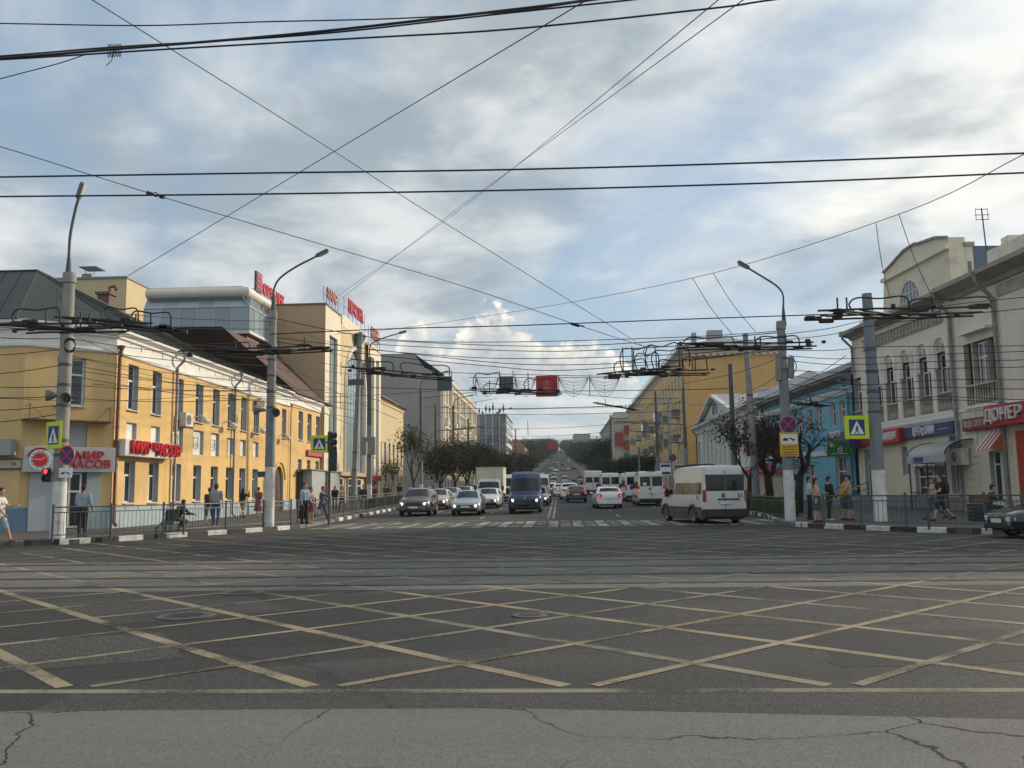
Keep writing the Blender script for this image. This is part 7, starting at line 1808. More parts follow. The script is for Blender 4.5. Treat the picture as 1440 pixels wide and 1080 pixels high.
def car(kind, color, name, label, lights='front_on', extra=None, cat='car', group='cars on the street', small=False):
    """local frame: the car's nose points to -Y, wheels on z = 0"""
    K = CARS[kind]; D, rows = car_meshes(kind); L_, W2 = K['L'], K['W'] / 2
    t = thing(name, label, cat, (0, 0, 0), group)
    yf, yr = -L_ / 2, L_ / 2
    D['body'].build('body', color, t, True, 42)
    if small:
        D['windscreen'].build('windscreen', M_CGLASS, t, True)
        for q in D['side']: q.build('side_window', M_CGLASS, t)
        if 'rear_window' in D: D['rear_window'].build('rear_window', M_CGLASS, t)
    else:
        D['windscreen'].build('windscreen', M_CGLASS, t, True)
        if 'rear_window' in D: D['rear_window'].build('rear_window', M_CGLASS, t, True)
        for q in D['side']: q.build('side_window', M_CGLASS, t, True)
    wm, rm = wheel_mesh(K['wr'], .21)
    for a in K['ax']:
        for sx in (-1, 1):
            o = link('wheel', wm, t, Matrix.Translation((sx * (W2 - .115), a - L_ / 2, K['wr']))); link('rim', rm, o)
    MB().box(-W2 + .12, yf + .25, .2, W2 - .12, yr - .25, .42).build('underbody', M_PLAS, t)
    zf = interp(K['top'], .05)
    big = kind in ('van', 'panelvan', 'bus')
    hon = M_HLON if lights == 'front_on' else M_HL
    wf = W2 * .84
    # front end
    hz0 = zf - (.13 if not big else .16)
    for sx in (-1, 1):
        mb = MB(); hw, hh = (.34, .15) if not big else (.26, .24)
        M = Matrix.Translation((sx * (wf - .12), yf + .075, hz0 - (.02 if not big else .05))) @ Matrix.Rotation(sx * R(26), 4, 'Z') @ Matrix.Rotation(sx * R(-7), 4, 'Y')
        mb.bbox(-hw / 2, -.075, -hh / 2, hw / 2, .10, hh / 2, .03, M); h_ = mb.build('headlight', M_HL, t)
        mb = MB(); mb.lathe([(.072, -.085), (.072, -.07)], (-sx * .02, 0, 0), M, 14, 'Y'); mb.build('lamp', hon, h_)
        if not big:
            mb = MB(); mb.lathe([(.05, -.02), (.05, .03)], (sx * wf * .80, yf + .0, .38), None, 12, 'Y'); mb.build('fog_lamp', M_HL, t)
        M = Matrix.Translation((sx * (W2 + .10), yf + (interp(((0, 1.52), (1, 1.52)), 0) if not big else 1.38), interp(K['belt'], 1.6) + .10))
        mb = MB(); mb.bbox(-.10, -.06, -.07 if not big else -.2, .10, .06, .09 if not big else .16, .03, M); mb.box(-sx * .13 - .03, -.02, -.06, -sx * .13 + .03, .02, -.02, M); mb.build('mirror', color if not big else M_PLAS, t)
    gw, gz0, gz1 = {'wide': (.50, .46, .60), 'big': (.46, .60, .78), 'van': (.62, .62, .80)}[K['gr']]
    if kind != 'bus':
        MB().bbox(-gw, yf - .022, gz0, gw, yf + .05, gz1, .02).build('grille', M_PLAS, t)
        mb = MB()
        for zz in np.linspace(gz0 + .04, gz1 - .04, 3): mb.box(-gw + .04, yf - .03, zz - .006, gw - .04, yf - .018, zz + .006)
        mb.build('grille_bar', mat('grille grey', (.12, .12, .125), .4), t)
    MB().bbox(-W2 * .80, yf - .03, .26, W2 * .80, yf + .1, .42, .03).build('bumper', M_PLAS if (big or kind == 'suv') else M_PLAS, t)
    MB().bbox(-.26, yf - .045, .44, .26, yf - .03, .555, .004).build('number_plate', M_PLATE, t)
    # rear end
    zr = interp(K['belt'], L_ - .1)
    ton = M_TLON if lights == 'rear_on' else M_TL
    for sx in (-1, 1):
        mb = MB()
        if big: mb.bbox(sx * (W2 * .90) - .07, yr - .12, .95, sx * (W2 * .90) + .07, yr + .02, 1.45, .025)
        else: M = Matrix.Translation((sx * (W2 * .80), yr - .04, zr - .02)) @ Matrix.Rotation(-sx * R(25), 4, 'Z'); mb.bbox(-.16, -.08, -.10, .16, .055, .10, .03, M)
        tl = mb.build('tail_light', M_TL, t)
        mb = MB()
        if big: mb.box(sx * (W2 * .90) - .045, yr + .016, 1.0, sx * (W2 * .90) + .045, yr + .024, 1.18)
        else: mb.box(-.08, .05, -.06, .08, .062, .03, M)
        mb.build('lamp', ton, tl)
    MB().bbox(-W2 * .88, yr - .1, .28, W2 * .88, yr + .05, .50, .03).build('rear_bumper', M_PLAS if big else color, t)
    MB().bbox(-.26, yr + .03, .62 if not big else .85, .26, yr + .06, .73 if not big else .96, .004).build('number_plate', M_PLATE, t)
    if big:
        yw = yr - .005
        for sx in (-1, 1):
            MB().bbox(sx * W2 * .43 - W2 * RWW, yr - .05, 1.40, sx * W2 * .43 + W2 * RWW, yr + .012, 2.10, .015).build('rear_window', M_CGLASS, t)
        MB().box(-.012, yr - .05, .55, .012, yr + .006, 2.3).build('door_gap', M_PLAS, t)
        MB().bbox(.06, yr - .02, 1.12, .16, yr + .03, 1.30, .01).build('door_handle', M_PLAS, t)
        for sx in (-1, 1): MB().bbox(sx * (W2 + .012) - .012, yf + .5, .62, sx * (W2 + .012) + .012, yr - .2, .72, .006).build('side_moulding', M_PLAS, t)
    else:
        for sx in (-1, 1):
            for s in (K['sw'][0][1] - .12, K['sw'][1][1] - .15):
                r = at_row(rows, s); MB().bbox(sx * (r[3][0] + .012) - .015, s - L_ / 2 - .09, r[4][1] - .14, sx * (r[3][0] + .012) + .015, s - L_ / 2 + .09, r[4][1] - .11, .006).build('door_handle', M_PLAS if kind == 'suv' else color, t)
            mb = MB()
            for s in (K['sw'][0][0] - .22, K['sw'][0][1] + .03, K['sw'][1][1] + .06):
                pr_ = [at_row(rows, s)]; r = pr_[0]; mb.tube([(sx * (r[2][0] + .001), s - L_ / 2, max(r[2][1], .34)), (sx * (r[3][0] + .002), s - L_ / 2, r[3][1]), (sx * (r[4][0] + .002), s - L_ / 2, r[4][1])], .006, 4)
            mb.build('door_gap', M_PLAS, t)
    if extra: extra(t, K, yf, yr, W2)
    return t
def place(t, x, y, yaw, label=None, first=False):
    t.location = (x, y, zg(y)); t.rotation_euler = (0, 0, yaw); return t
def at_front(px, py, L_, Yover=None):
    g_ = G(px, py); return g_.x, (Yover or g_.y) + L_ / 2
def roofrails(t, K, yf, yr, W2):
    for sx in (-1, 1): MB().tube([(sx * .60, yf + 1.95, 1.60), (sx * .61, yf + 2.2, 1.69), (sx * .61, yf + 3.4, 1.68), (sx * .58, yf + 3.7, 1.58)], .02, 6).build('roof_rail', M_RIM, t)
def no_extra(t, K, yf, yr, W2): pass
onc = 'oncoming vehicles waiting before the crossing'
def put(kind, col, name, label, px, py, extra=None, cat='car', yaw=0, lights='front_on', group=onc, Y=None, x=None):
    t = car(kind, col, name, label, lights, extra, cat, group); K = CARS[kind]
    g_ = G(px, py) if Y is None else P(px, hor(px), Y)
    if abs(yaw) < 1: place(t, g_.x if x is None else x, g_.y + K['L'] / 2, yaw)
    else: place(t, g_.x if x is None else x, g_.y + K['L'] / 2, yaw)
    return t
put('suv', paintm('bronze grey', (.085, .078, .072)), 'oncoming_suv', 'dark bronze grey crossover with lit headlights nearest the left kerb', 581, 726.5, roofrails)
put('sedan', paintm('pale blue silver', (.34, .39, .43)), 'oncoming_sedan', 'pale blue silver sedan with lit headlights beside the bronze crossover', 654, 725.5)
def vanx(t, K, yf, yr, W2):
    MB().lathe([(.07, -.012), (.07, .0)], (0, yf - .024, .92), None, 16, 'Y').build('badge', M_RIM, t)
    MB().bbox(-W2 * .93, yf - .045, .30, W2 * .93, yf + .3, .60, .05).build('lower_bumper', M_PLAS, t)
    for sx in (-1, 1): MB().tube([(sx * .25, yf + .93, 1.30), (sx * .05, yf + 1.0, 1.42), (sx * -.35, yf + .98, 1.40)], .012, 4).build('wiper', M_PLAS, t)
put('panelvan', paintm('navy blue', (.022, .035, .125)), 'oncoming_van', 'tall navy blue van with lit headlights next to the double line', 738, 722.5, vanx, 'van')
put('sedan', paintm('ivory beige', (.50, .46, .36)), 'oncoming_sedan', 'beige sedan following the bronze crossover', 611, 0, Y=63.5, x=-8.9)
put('hatch', paintm('white a', (.66, .66, .65)), 'oncoming_hatchback', 'white hatchback third in the kerb lane', 628, 0, Y=71, x=-9.0)
put('hatch', paintm('white a', (.66, .66, .65)), 'oncoming_hatchback', 'white hatchback fourth in the kerb lane behind the beige sedan', 637, 0, Y=81, x=-8.9)
put('suv', paintm('black', (.02, .02, .022)), 'oncoming_suv', 'dark estate far back in the kerb lane', 650, 0, Y=90, x=-9.2, lights='off')
put('sedan', paintm('white b', (.70, .70, .69)), 'oncoming_sedan', 'white sedan directly behind the silver one', 678, 0, Y=64.5, x=-5.3)
put('van', paintm('white b', (.70, .70, .69)), 'oncoming_minibus', 'white minibus half hidden behind the box truck', 713, 0, Y=84, x=-4.9, cat='van')
put('sedan', paintm('grey green', (.10, .115, .115)), 'oncoming_sedan', 'dark grey sedan behind the blue van', 766, 0, Y=69, x=-1.75)
put('hatch', paintm('black', (.02, .02, .022)), 'oncoming_hatchback', 'black hatchback behind the dark grey sedan', 771, 0, Y=77, x=-1.7)
put('van', paintm('white b', (.70, .70, .69)), 'oncoming_van', 'white high van farther back beside the double line', 768, 0, Y=88, x=-2.0, cat='van')
# box truck
def box_truck(x, y):
    col = paintm('cab white', (.68, .68, .66)); t = car('panelvan', col, 'box_truck', 'white light truck with tall cream box body between the lanes', 'front_on', None, 'truck', onc)
    K = CARS['panelvan']
    for o in list(t.children):
        if o.name.startswith('body'):
            bm = bmesh.new(); bm.from_mesh(o.data)
            for v in bm.verts:
                if v.co.z > 1.6: v.co.z = 1.6 + (v.co.z - 1.6) * .55
                if v.co.y > -.45: v.co.y = -.45 + (v.co.y + .45) * .12
            bm.to_mesh(o.data); bm.free()
        elif o.name.startswith('windscreen') or o.name.startswith('side_window'):
            for v in o.data.vertices:
                if v.co.z > 1.6: v.co.z = 1.6 + (v.co.z - 1.6) * .55
        elif o.name.split('.')[0] in ('rear_window', 'door_gap', 'door_handle', 'side_moulding', 'tail_light', 'rear_bumper', 'number_plate'):
            if o.matrix_local.translation.y > -9 and sum(v.co.y for v in o.data.vertices) / len(o.data.vertices) > 0:
                for c in list(o.children): bpy.data.objects.remove(c)
                bpy.data.objects.remove(o)
    bx = mat('cream box panel', (.60, .60, .50), .6, .08, 1, dirt=.25, dscale=1.2, streak=.3)
    MB().bbox(-1.12, -.35, .95, 1.12, 3.4, 3.05, .02).build('box_body', bx, t)
    mb = MB()
    for k in range(13): xx = -1.08 + k * .18; mb.box(xx - .02, -.372, 1.0, xx + .02, -.352, 3.0)
    mb.build('box_ribs', bx, t)['kind'] = 'stuff'
    for a in ((-1.15, 3.0, 1.15, 3.1), (-1.15, .9, 1.15, 1.0)): MB().box(a[0], -.39, a[1], a[2], 3.44, a[3]).build('box_rim', mat('box rim', (.42, .42, .38), .6), t)
    MB().box(-.5, -.4, .45, .5, 3.3, .75).build('chassis', M_PLAS, t)
    for sx in (-1, 1): MB().bbox(sx * .95 - .1, 3.4, .7, sx * .95 + .1, 3.46, .85, .01).build('tail_light', M_TL, t)
    t.location = (x, y, zg(y)); return t
box_truck(-5.75, 73.6)
# going away
awg = 'vehicles driving away up the street'
def away(kind, col, name, label, px, py, cat='car', lights='rear_on', Y=None, x=None, extra=None, yaw=math.pi, group=awg):
    t = car(kind, col, name, label, lights, extra, cat, group); K = CARS[kind]; g_ = G(px, py) if Y is None else P(px, hor(px), Y)
    return place(t, g_.x if x is None else x, g_.y + K['L'] / 2, yaw)
away('hatch', paintm('white c', (.74, .74, .75)), 'white_hatchback', 'clean white hatchback driving away in the middle lane', 856, 0, Y=61, x=G(856, 713).x * 0 + P(855, 690, 61).x, yaw=math.pi + R(3))
away('sedan', paintm('maroon black', (.035, .022, .024)), 'dark_sedan', 'dark maroon sedan ahead of the white hatchback', 810.5, 0, Y=77, x=P(811, 690, 77).x)
away('suv', paintm('white c', (.74, .74, .75)), 'white_crossover', 'white crossover ahead of the dark sedan', 799, 0, Y=87, x=P(801, 690, 87).x)
away('hatch', paintm('white c', (.74, .74, .75)), 'white_hatchback', 'white hatchback ahead of the crossover by the double line', 789, 0, Y=100, x=P(789, 690, 100).x)
away('bus', paintm('bus white', (.62, .62, .61)), 'white_bus', 'white bus standing ahead of the minibus queue', 834, 0, Y=112, x=P(834.5, 690, 112).x, cat='bus')
away('van', paintm('white b', (.70, .70, .69)), 'waiting_minibus', 'white minibus with dark rear window behind the white bus', 860, 0, Y=87, x=P(859, 690, 87).x, cat='van')
away('van', paintm('white b', (.70, .70, .69)), 'waiting_minibus', 'white minibus second from the kerb stop', 880, 0, Y=94, x=P(878, 690, 94).x + .6, cat='van')
away('van', paintm('white a', (.66, .66, .65)), 'waiting_minibus', 'white minibus squeezed between two others at the stop', 893, 0, Y=78, x=P(887, 690, 78).x + .5, cat='van', lights='off')
def iveco(t, K, yf, yr, W2):
    MB().bbox(-.35, yr - .2, 2.50, .35, yr + .0, 2.58, .02).build('roof_lamp', M_PLAS, t)
    MB().bbox(.35, yr + .014, 1.46, .60, yr + .02, 1.66, .002).build('window_sticker', M_WHITE, t)
away('van', paintm('white b', (.70, .70, .69)), 'waiting_minibus', 'white minibus with lit tail lights and two rear door windows', 917.5, 0, 'van', extra=iveco, Y=66, x=P(916, 690, 66).x)
# minibus 51 turning
def bus51(t, K, yf, yr, W2):
    text('51', .26, .01, Matrix.Translation((-W2 * .66, yr + .012, 1.20)) @ Matrix.Rotation(math.pi, 4, 'Z'), M_BLK, t, 'route_number')
    text('51', .0 + .2, .01, Matrix.Translation((W2 + .03, yr - .55, 1.12)) @ Matrix.Rotation(math.pi / 2, 4, 'Z'), M_BLK, t, 'route_number')
    MB().bbox(-.62, yr + .0, 1.02, .35, yr + .04, 1.08, .008).build('door_strip', M_PLAS, t)
    MB().bbox(-W2 * .98, yr - .14, .30, W2 * .98, yr + .07, .64, .03).build('lower_bumper', M_PLAS, t)
    for sx in (-1, 1):
        MB().bbox(sx * (W2 + .004) - .02, yf + .3, .28, sx * (W2 + .004) + .02, yr - .1, .60, .01).build('lower_skirt', mat('grey skirt', (.07, .068, .065), .6), t)
        for a in K['ax']:
            mb = MB(); mb.tube([(sx * (W2 + .03), a - K['L'] / 2 + .44 * math.cos(q), .36 + .44 * math.sin(q)) for q in np.linspace(0, math.pi, 14)], .055, 6); mb.build('wheel_arch', M_PLAS, t)
    MB().bbox(-.55, yf + 2.3, 2.50, .55, yf + 3.3, 2.62, .03).build('roof_hatch', M_PLAS, t)
    MB().bbox(-.9, yf + 1.9, 2.50, .9, yf + 2.2, 2.58, .03).build('roof_vent', M_PLAS, t)
RWW = .415
t = car('van', paintm('van white', (.60, .60, .585)), 'turning_minibus', 'white minibus numbered 51 turning past the lamp pole with yellow plate', 'off', bus51, 'van', awg)
place(t, G(1000, 738).x + .1, G(1000, 736).y + 1.6, math.pi + R(13))
RWW = .36
# dark car nosing in at the right kerb
t = car('sedan', paintm('gloss black', (.012, .013, .017), .12, 0), 'dark_car', 'glossy black car nosing in beside the right corner kerb', 'off', None, 'car', 'cars on the street')
place(t, P(1403, 700, 26.5).x + 2.2, 26.75, R(-86))
# small traffic farther up the hill
cols = [('far white', (.62, .62, .62)), ('far dark', (.03, .03, .035)), ('far grey', (.22, .23, .24)), ('far red', (.25, .03, .03)), ('far blue', (.05, .07, .14))]
lanes = [(-2.0, 0), (-5.6, 0), (-9.0, 0), (1.6, math.pi), (5.2, math.pi), (8.6, math.pi)]
protos = {}
rs = random.Random(5); used = []
far = []
for ln, (xl, yw) in enumerate(lanes):
    y = 112 + rs.uniform(0, 10) + (ln % 3) * 4
    while y < 620:
        far.append((xl + rs.uniform(-.3, .3), y, yw, rs.choice(['sedan', 'hatch', 'suv', 'van', 'sedan']), rs.randrange(5))); y += rs.uniform(44, 88) * (1 + y / 500)
wd = ['white', 'dark', 'grey', 'red', 'blue']
for x, y, yw, kd, ci in far:
    x *= wf(y)
    if ci >= 3 and rs.random() < .6: ci = rs.randrange(3)
    if kd == 'van': ci = 0
    key = (kd, ci); on = yw == 0
    nm = {'sedan': 'sedan', 'hatch': 'hatchback', 'suv': 'crossover', 'van': 'minibus'}[kd]
    lb = '%s %s %s on the climbing street' % (wd[ci], nm, 'coming downhill' if on else 'driving uphill')
    key = (kd, ci, on)
    if key not in protos:
        t = car(kd, paintm(*cols[ci]), 'distant_' + nm, lb, 'front_on' if on else 'off', None, 'van' if kd == 'van' else 'car', 'distant traffic on the hill', True); protos[key] = t; place(t, x, y, yw)
    else: dup(protos[key], (x, y, zg(y)), yw)
# ================================================================== trees, hedges
M_BARK = mat('dark bark', (.035, .028, .022), .95, .3, 4, .5, 30)
M_BARKB = mat('brown bark', (.065, .045, .033), .95, .3, 4, .5, 30)
def leafm(name, c, c2): return mat(name, c, .8, col2=c2, vscale=2.2, rnd_obj=.15)
M_LBR = leafm('autumn brown leaf', (.075, .048, .024), (.040, .040, .016))
M_LGR = leafm('dull green leaf', (.035, .052, .016), (.055, .062, .022))
M_LYG = leafm('yellow green leaf', (.10, .10, .025), (.06, .075, .02))
M_LDK = leafm('dark green leaf', (.018, .028, .012), (.03, .038, .016))
M_LRD = leafm('reddish leaf', (.10, .045, .032), (.06, .038, .025))
def branch_tree(seed, h, spread, trunk_r, fork, levels=4, upright=.5, gnarl=.25, len0=None, nch=(3, 4), decay=.72, twist=.9):
    rs = random.Random(seed); segs = []; tips = []
    def grow(p, d, L_, r, lv):
        n = 4; pts = [p]; q = p.copy(); dd = d.copy(); rad = [r]
        for i in range(n):
            dd = (dd + Vector((rs.gauss(0, gnarl * .35), rs.gauss(0, gnarl * .35), rs.gauss(0, gnarl * .2) + upright * .06))).normalized()
            q = q + dd * (L_ / n); pts.append(q.copy()); rad.append(max(r * (1 - .45 * (i + 1) / n), .006))
        segs.append((pts, rad, lv))
        if lv >= levels:
            tips.append((pts[-1], dd)); tips.append((pts[-2], dd)); return
        for k in range(rs.randint(*nch)):
            t = rs.uniform(.45, 1.0); i = min(n, max(1, int(t * n + .5)))
            a = rs.uniform(0, 6.28); s = spread * rs.uniform(.6, 1.2)
            o = dd.orthogonal().normalized(); o = Matrix.Rotation(a, 3, dd) @ o
            nd = (dd * (1 - s * .55) + o * s * twist + Vector((0, 0, upright * .35))).normalized()
            grow(pts[i], nd, L_ * decay * rs.uniform(.8, 1.15), rad[i] * rs.uniform(.5, .72), lv + 1)
        if lv >= 2: tips.append((pts[-1], dd))
    base = Vector((0, 0, 0)); L0 = len0 or h * .34
    d0 = Vector((rs.gauss(0, .06), rs.gauss(0, .06), 1)).normalized()
    mbp = [base, base + d0 * fork * .5 + Vector((rs.gauss(0, .05), rs.gauss(0, .05), 0)), base + d0 * fork]
    segs.append((mbp, [trunk_r * 1.15, trunk_r, trunk_r * .88], 0))
    for k in range(rs.randint(3, 4)):
        a = k * 2.1 + rs.uniform(-.5, .5); s = spread
        nd = Vector((math.cos(a) * s, math.sin(a) * s, 1)).normalized()
        grow(mbp[-1] - d0 * rs.uniform(0, fork * .2), nd, L0, trunk_r * .62, 1)
    return segs, tips
def tree_meshes(seed, h, spread, trunk_r, fork, bark, leaves, nleaf, lsize, clump=.55, **k):
    segs, tips = branch_tree(seed, h, spread, trunk_r, fork, **k)
    mx = max(p.z for pts, r, lv in segs for p in pts); sc = h / mx
    tr, br = MB(), MB()
    for pts, rad, lv in segs:
        (tr if lv == 0 else br).tube([p * sc for p in pts], [max(r, .012 if lv > 2 else .02) for r in rad], 7 if lv < 2 else (5 if lv == 2 else 3), lv == 0)
    lf = MB(); rs = random.Random(seed + 99)
    if nleaf:
        for i in range(nleaf):
            p, d = rs.choice(tips); p = p * sc + Vector((rs.gauss(0, clump), rs.gauss(0, clump), rs.gauss(0, clump * .8)))
            s = lsize * rs.uniform(.6, 1.35)
            a = Vector((rs.gauss(0, 1), rs.gauss(0, 1), rs.gauss(0, .7))).normalized(); b_ = a.orthogonal().normalized(); b_ = Matrix.Rotation(rs.uniform(0, 6.28), 3, a) @ b_; c = a.cross(b_)
            lf.mi = rs.randrange(len(leaves))
            lf.add([p - b_ * s, p + c * s * .55, p + b_ * s, p - c * s * .55], [(0, 1, 2, 3)])
    return tr.mesh('trunk', bark, None, True), br.mesh('branches', bark, None, True), (lf, leaves)
TREE = {}
def tree_kind(key, *a, **k):
    tr, br, (lf, leaves) = tree_meshes(*a, **k)
    me = None
    if lf.f:
        me = bpy.data.meshes.new('crown'); me.from_pydata(lf.v, [], lf.f)
        for m in leaves: me.materials.append(m)
        me.polygons.foreach_set('material_index', lf.m)
    TREE[key] = (tr, br, me)
def tree(key, x, y, rot, sc, name, label, group, z=None):
    tr, br, cr_ = TREE[key]
    t = thing(name, label, 'tree', (x, y, zg(y) + .1 if z is None else z), group); t.rotation_euler = (0, 0, rot); t.scale = (sc,) * 3
    link('trunk', tr, t); link('branches', br, t)
    if cr_: link('crown', cr_, t)
    return t
tree_kind('autumn', 3, 6.2, .42, .13, 1.9, M_BARKB, [M_LRD, M_LBR, M_LGR], 1500, .085, .45, levels=4, upright=.6)
tree_kind('autumn2', 8, 6.0, .55, .15, 1.8, M_BARK, [M_LBR, M_LBR, M_LGR], 5200, .13, .55, levels=4, upright=.35)
tree_kind('autumn3', 15, 6.4, .6, .15, 1.9, M_BARK, [M_LBR, M_LGR, M_LDK], 6500, .13, .6, levels=4, upright=.3)
tree_kind('green', 21, 9.0, .6, .2, 2.4, M_BARK, [M_LDK, M_LGR, M_LDK], 6500, .24, .9, levels=4, upright=.3)
tree_kind('yellowgreen', 27, 6.0, .6, .16, 1.6, M_BARK, [M_LGR, M_LYG, M_LDK], 5500, .17, .7, levels=4, upright=.3)
tree_kind('pollard', 33, 6.4, .62, .24, 2.3, M_BARK, [M_LDK], 0, .1, .4, levels=5, upright=.25, gnarl=.9, nch=(3, 5), decay=.66, twist=1.2)
tree_kind('sparse', 41, 7.0, .5, .16, 2.2, M_BARK, [M_LDK, M_LGR], 1700, .10, .45, levels=4, upright=.5)
tree_kind('young', 47, 4.6, .35, .06, 1.5, M_BARKB, [M_LYG, M_LGR], 500, .10, .35, levels=3, upright=.8)
lg = 'trees along the left pavement'
for key, px, Y, sc, rot, lb in (('autumn', 582, 80, 1.12, .4, 'half bare reddish tree beside the dark banded pole'), ('young', 551, 74, .85, 1.1, 'slim young tree with yellow green leaves before the low tan house'), ('autumn2', 622, 97, 1.0, 2.0, 'brown leaved street tree standing before the grey gable'), ('autumn3', 640, 108, 1.0, .7, 'dark green and brown street tree before the ornate house'), ('autumn2', 655, 122, 1.15, 4.0, 'brown leaved street tree before the middle of the ornate front'), ('autumn3', 672, 138, 1.2, 5.1, 'bushy brown tree before the far end of the ornate house'), ('autumn2', 683, 155, 1.25, 3.1, 'brown tree behind the cream box truck'), ('autumn3', 696, 176, 1.1, 1.4, 'dull brown tree before the glass office block'), ('yellowgreen', 706, 205, 1.2, 2.2, 'green brown tree below the pink house'), ('yellowgreen', 728, 240, 1.25, .3, 'yellow green tree at the foot of the hill'), ('yellowgreen', 740, 275, 1.3, 4.4, 'bushy yellow green tree by the left kerb of the hill')):
    p = P(px, 690, Y); tree(key, p.x, Y, rot, sc, 'street_tree', lb, lg)
rg = 'trees along the right pavement'
for key, px, Y, sc, rot, lb in (('pollard', 1083, 51, .98, .2, 'bare pollarded tree with knotty limbs before the classical house'), ('pollard', 1121, 47, .90, 2.6, 'bare dark tree reaching out before the blue house'), ('sparse', 1056, 57, .95, 1.0, 'thin tree with scattered dark leaves before the classical columns'), ('green', 905, 165, .62, 1.0, 'dark round tree under the green net'), ('green', 888, 178, .60, 2.0, 'dark bushy tree left of the green net'), ('green', 868, 195, .58, 4.0, 'dark bushy tree before the columned grey house'), ('autumn2', 852, 215, 1.0, 1.0, 'brownish small tree before the grey house end'), ('autumn3', 842, 240, 1.1, 3.0, 'brownish tree at the hill foot on the right')):
    p = P(px, 690, Y); tree(key, p.x, Y, rot, sc, 'street_tree', lb, rg)
rs = random.Random(11)
for k in range(26):
    y = 300 + k * 30 + rs.uniform(-8, 8); s = rs.uniform(.9, 1.35)
    tree('green' if k > 3 else 'yellowgreen', (-14.5 - rs.uniform(0, 5)) * wf(y) ** .8, y, rs.uniform(0, 6), s * 1.25, 'hill_tree', 'dark green tree lining the left side of the climbing street', 'trees lining the hill on the left')
    y = 262 + k * 31 + rs.uniform(-8, 8)
    tree('green', (13.5 + rs.uniform(0, 5)) * wf(y) ** .8, y, rs.uniform(0, 6), rs.uniform(1.1, 1.6), 'hill_tree', 'dark green tree lining the right side of the climbing street', 'trees lining the hill on the right')
for k in range(14):
    for sd in (-1, 1):
        y = 480 + k * 40; tree('green', sd * (26 + rs.uniform(0, 14)), y, rs.uniform(0, 6), rs.uniform(1.2, 1.7), 'hill_tree', 'tall dark tree standing back from the climbing street', 'tall trees behind the hill street')
for k in range(12):
    tree('green', -52 + k * 9.3 + rs.uniform(-2, 2), 1098 + rs.uniform(0, 16), rs.uniform(0, 6), rs.uniform(1.0, 1.7) if abs(k - 5.5) > 1.2 else .6, 'hill_tree', 'small dark tree on the skyline where the street ends', 'trees on the hilltop')
# clipped hedge behind the green fence
def hedge(x0, y0, x1, y1, w, h, label, seed, m):
    rs = random.Random(seed); a, b_ = Vector((x0, y0, 0)), Vector((x1, y1, 0)); L_ = (b_ - a).length; d = (b_ - a).normalized(); n = Vector((-d.y, d.x, 0))
    mb = MB()
    for i in range(int(L_ * 900)):
        s, o, z = rs.random() * L_, rs.uniform(-w / 2, w / 2), rs.uniform(.05, h)
        if abs(o) < w * .3 and z < h * .8: z = h * rs.uniform(.85, 1.0)
        p = a + d * s + n * o + Vector((rs.gauss(0, .03), rs.gauss(0, .03), z + rs.gauss(0, .03))); p.z += .15 + zg(p.y)
        ax_ = Vector((rs.gauss(0, 1), rs.gauss(0, 1), rs.gauss(0, 1))).normalized(); u_ = ax_.orthogonal().normalized(); v_ = ax_.cross(u_); q = rs.uniform(.03, .06)
        mb.mi = rs.randrange(len(m)); mb.add([p - u_ * q, p + v_ * q * .6, p + u_ * q, p - v_ * q * .6], [(0, 1, 2, 3)])
    t = thing('hedge', label, 'hedge', (x0, y0, .15))
    me = bpy.data.meshes.new('foliage'); c = wloc(t); me.from_pydata([(x - c.x, y - c.y, z - c.z) for x, y, z in mb.v], [], mb.f)
    for q in m: me.materials.append(q)
    me.polygons.foreach_set('material_index', mb.m); link('foliage', me, t)
    MB().add([(p.x, p.y, zz) for zz in (.1, h * .85 + .1) for p in (a - n * w * .36, b_ - n * w * .36, b_ + n * w * .36, a + n * w * .36)], [(0, 1, 5, 4), (1, 2, 6, 5), (2, 3, 7, 6), (3, 0, 4, 7), (4, 5, 6, 7)]).build('woody_core', M_BARK, t)
M_HDG = leafm('hedge leaf', (.035, .075, .018), (.05, .09, .025))
hedge(10.6, 42, 11.2, 58, .9, .75, 'clipped green hedge behind the low green fence', 1, [M_HDG, M_LGR])
b_ = G(1133, 724, .15); hedge(b_.x - .5, b_.y + 3, b_.x + .4, b_.y + 3.4, .9, .75, 'end block of clipped green hedge behind the whitewashed pole', 2, [M_HDG, M_LGR])
hedge(XL - 1.3, 62, XL - 1.3, 100, .8, .65, 'low green hedge behind the left railing', 3, [M_LGR, M_HDG])
# small kiosk with red umbrella behind the trees
kp = P(1074, 690, 66); t = thing('kiosk', 'small kiosk with red and white top behind the bare tree', 'kiosk', (kp.x, 66, .15))
z0 = .1 + zg(66)
MB().bbox(kp.x - 1.2, 65.2, z0, kp.x + 1.2, 67, z0 + 2.2, .03).build('wall', mat('kiosk cream', (.55, .48, .36), .7), t)
MB().add([(kp.x - 1.5, 64.9, z0 + 2.2), (kp.x + 1.5, 64.9, z0 + 2.2), (kp.x + 1.5, 67.3, z0 + 2.2), (kp.x - 1.5, 67.3, z0 + 2.2), (kp.x, 66.1, z0 + 3.1)], [(0, 1, 4), (1, 2, 4), (2, 3, 4), (3, 0, 4)]).build('roof', mat('kiosk red', (.42, .03, .05), .6), t)
MB().bbox(kp.x - 1.3, 65.05, z0 + 3.4, kp.x + 1.3, 65.2, z0 + 4.5, .02).build('sign_panel', mat('kiosk red', (.42, .03, .05)), t)
MB().box(kp.x - .05, 65.2, z0 + 2.4, kp.x + .05, 65.3, z0 + 3.5).build('sign_post', M_DARK, t)
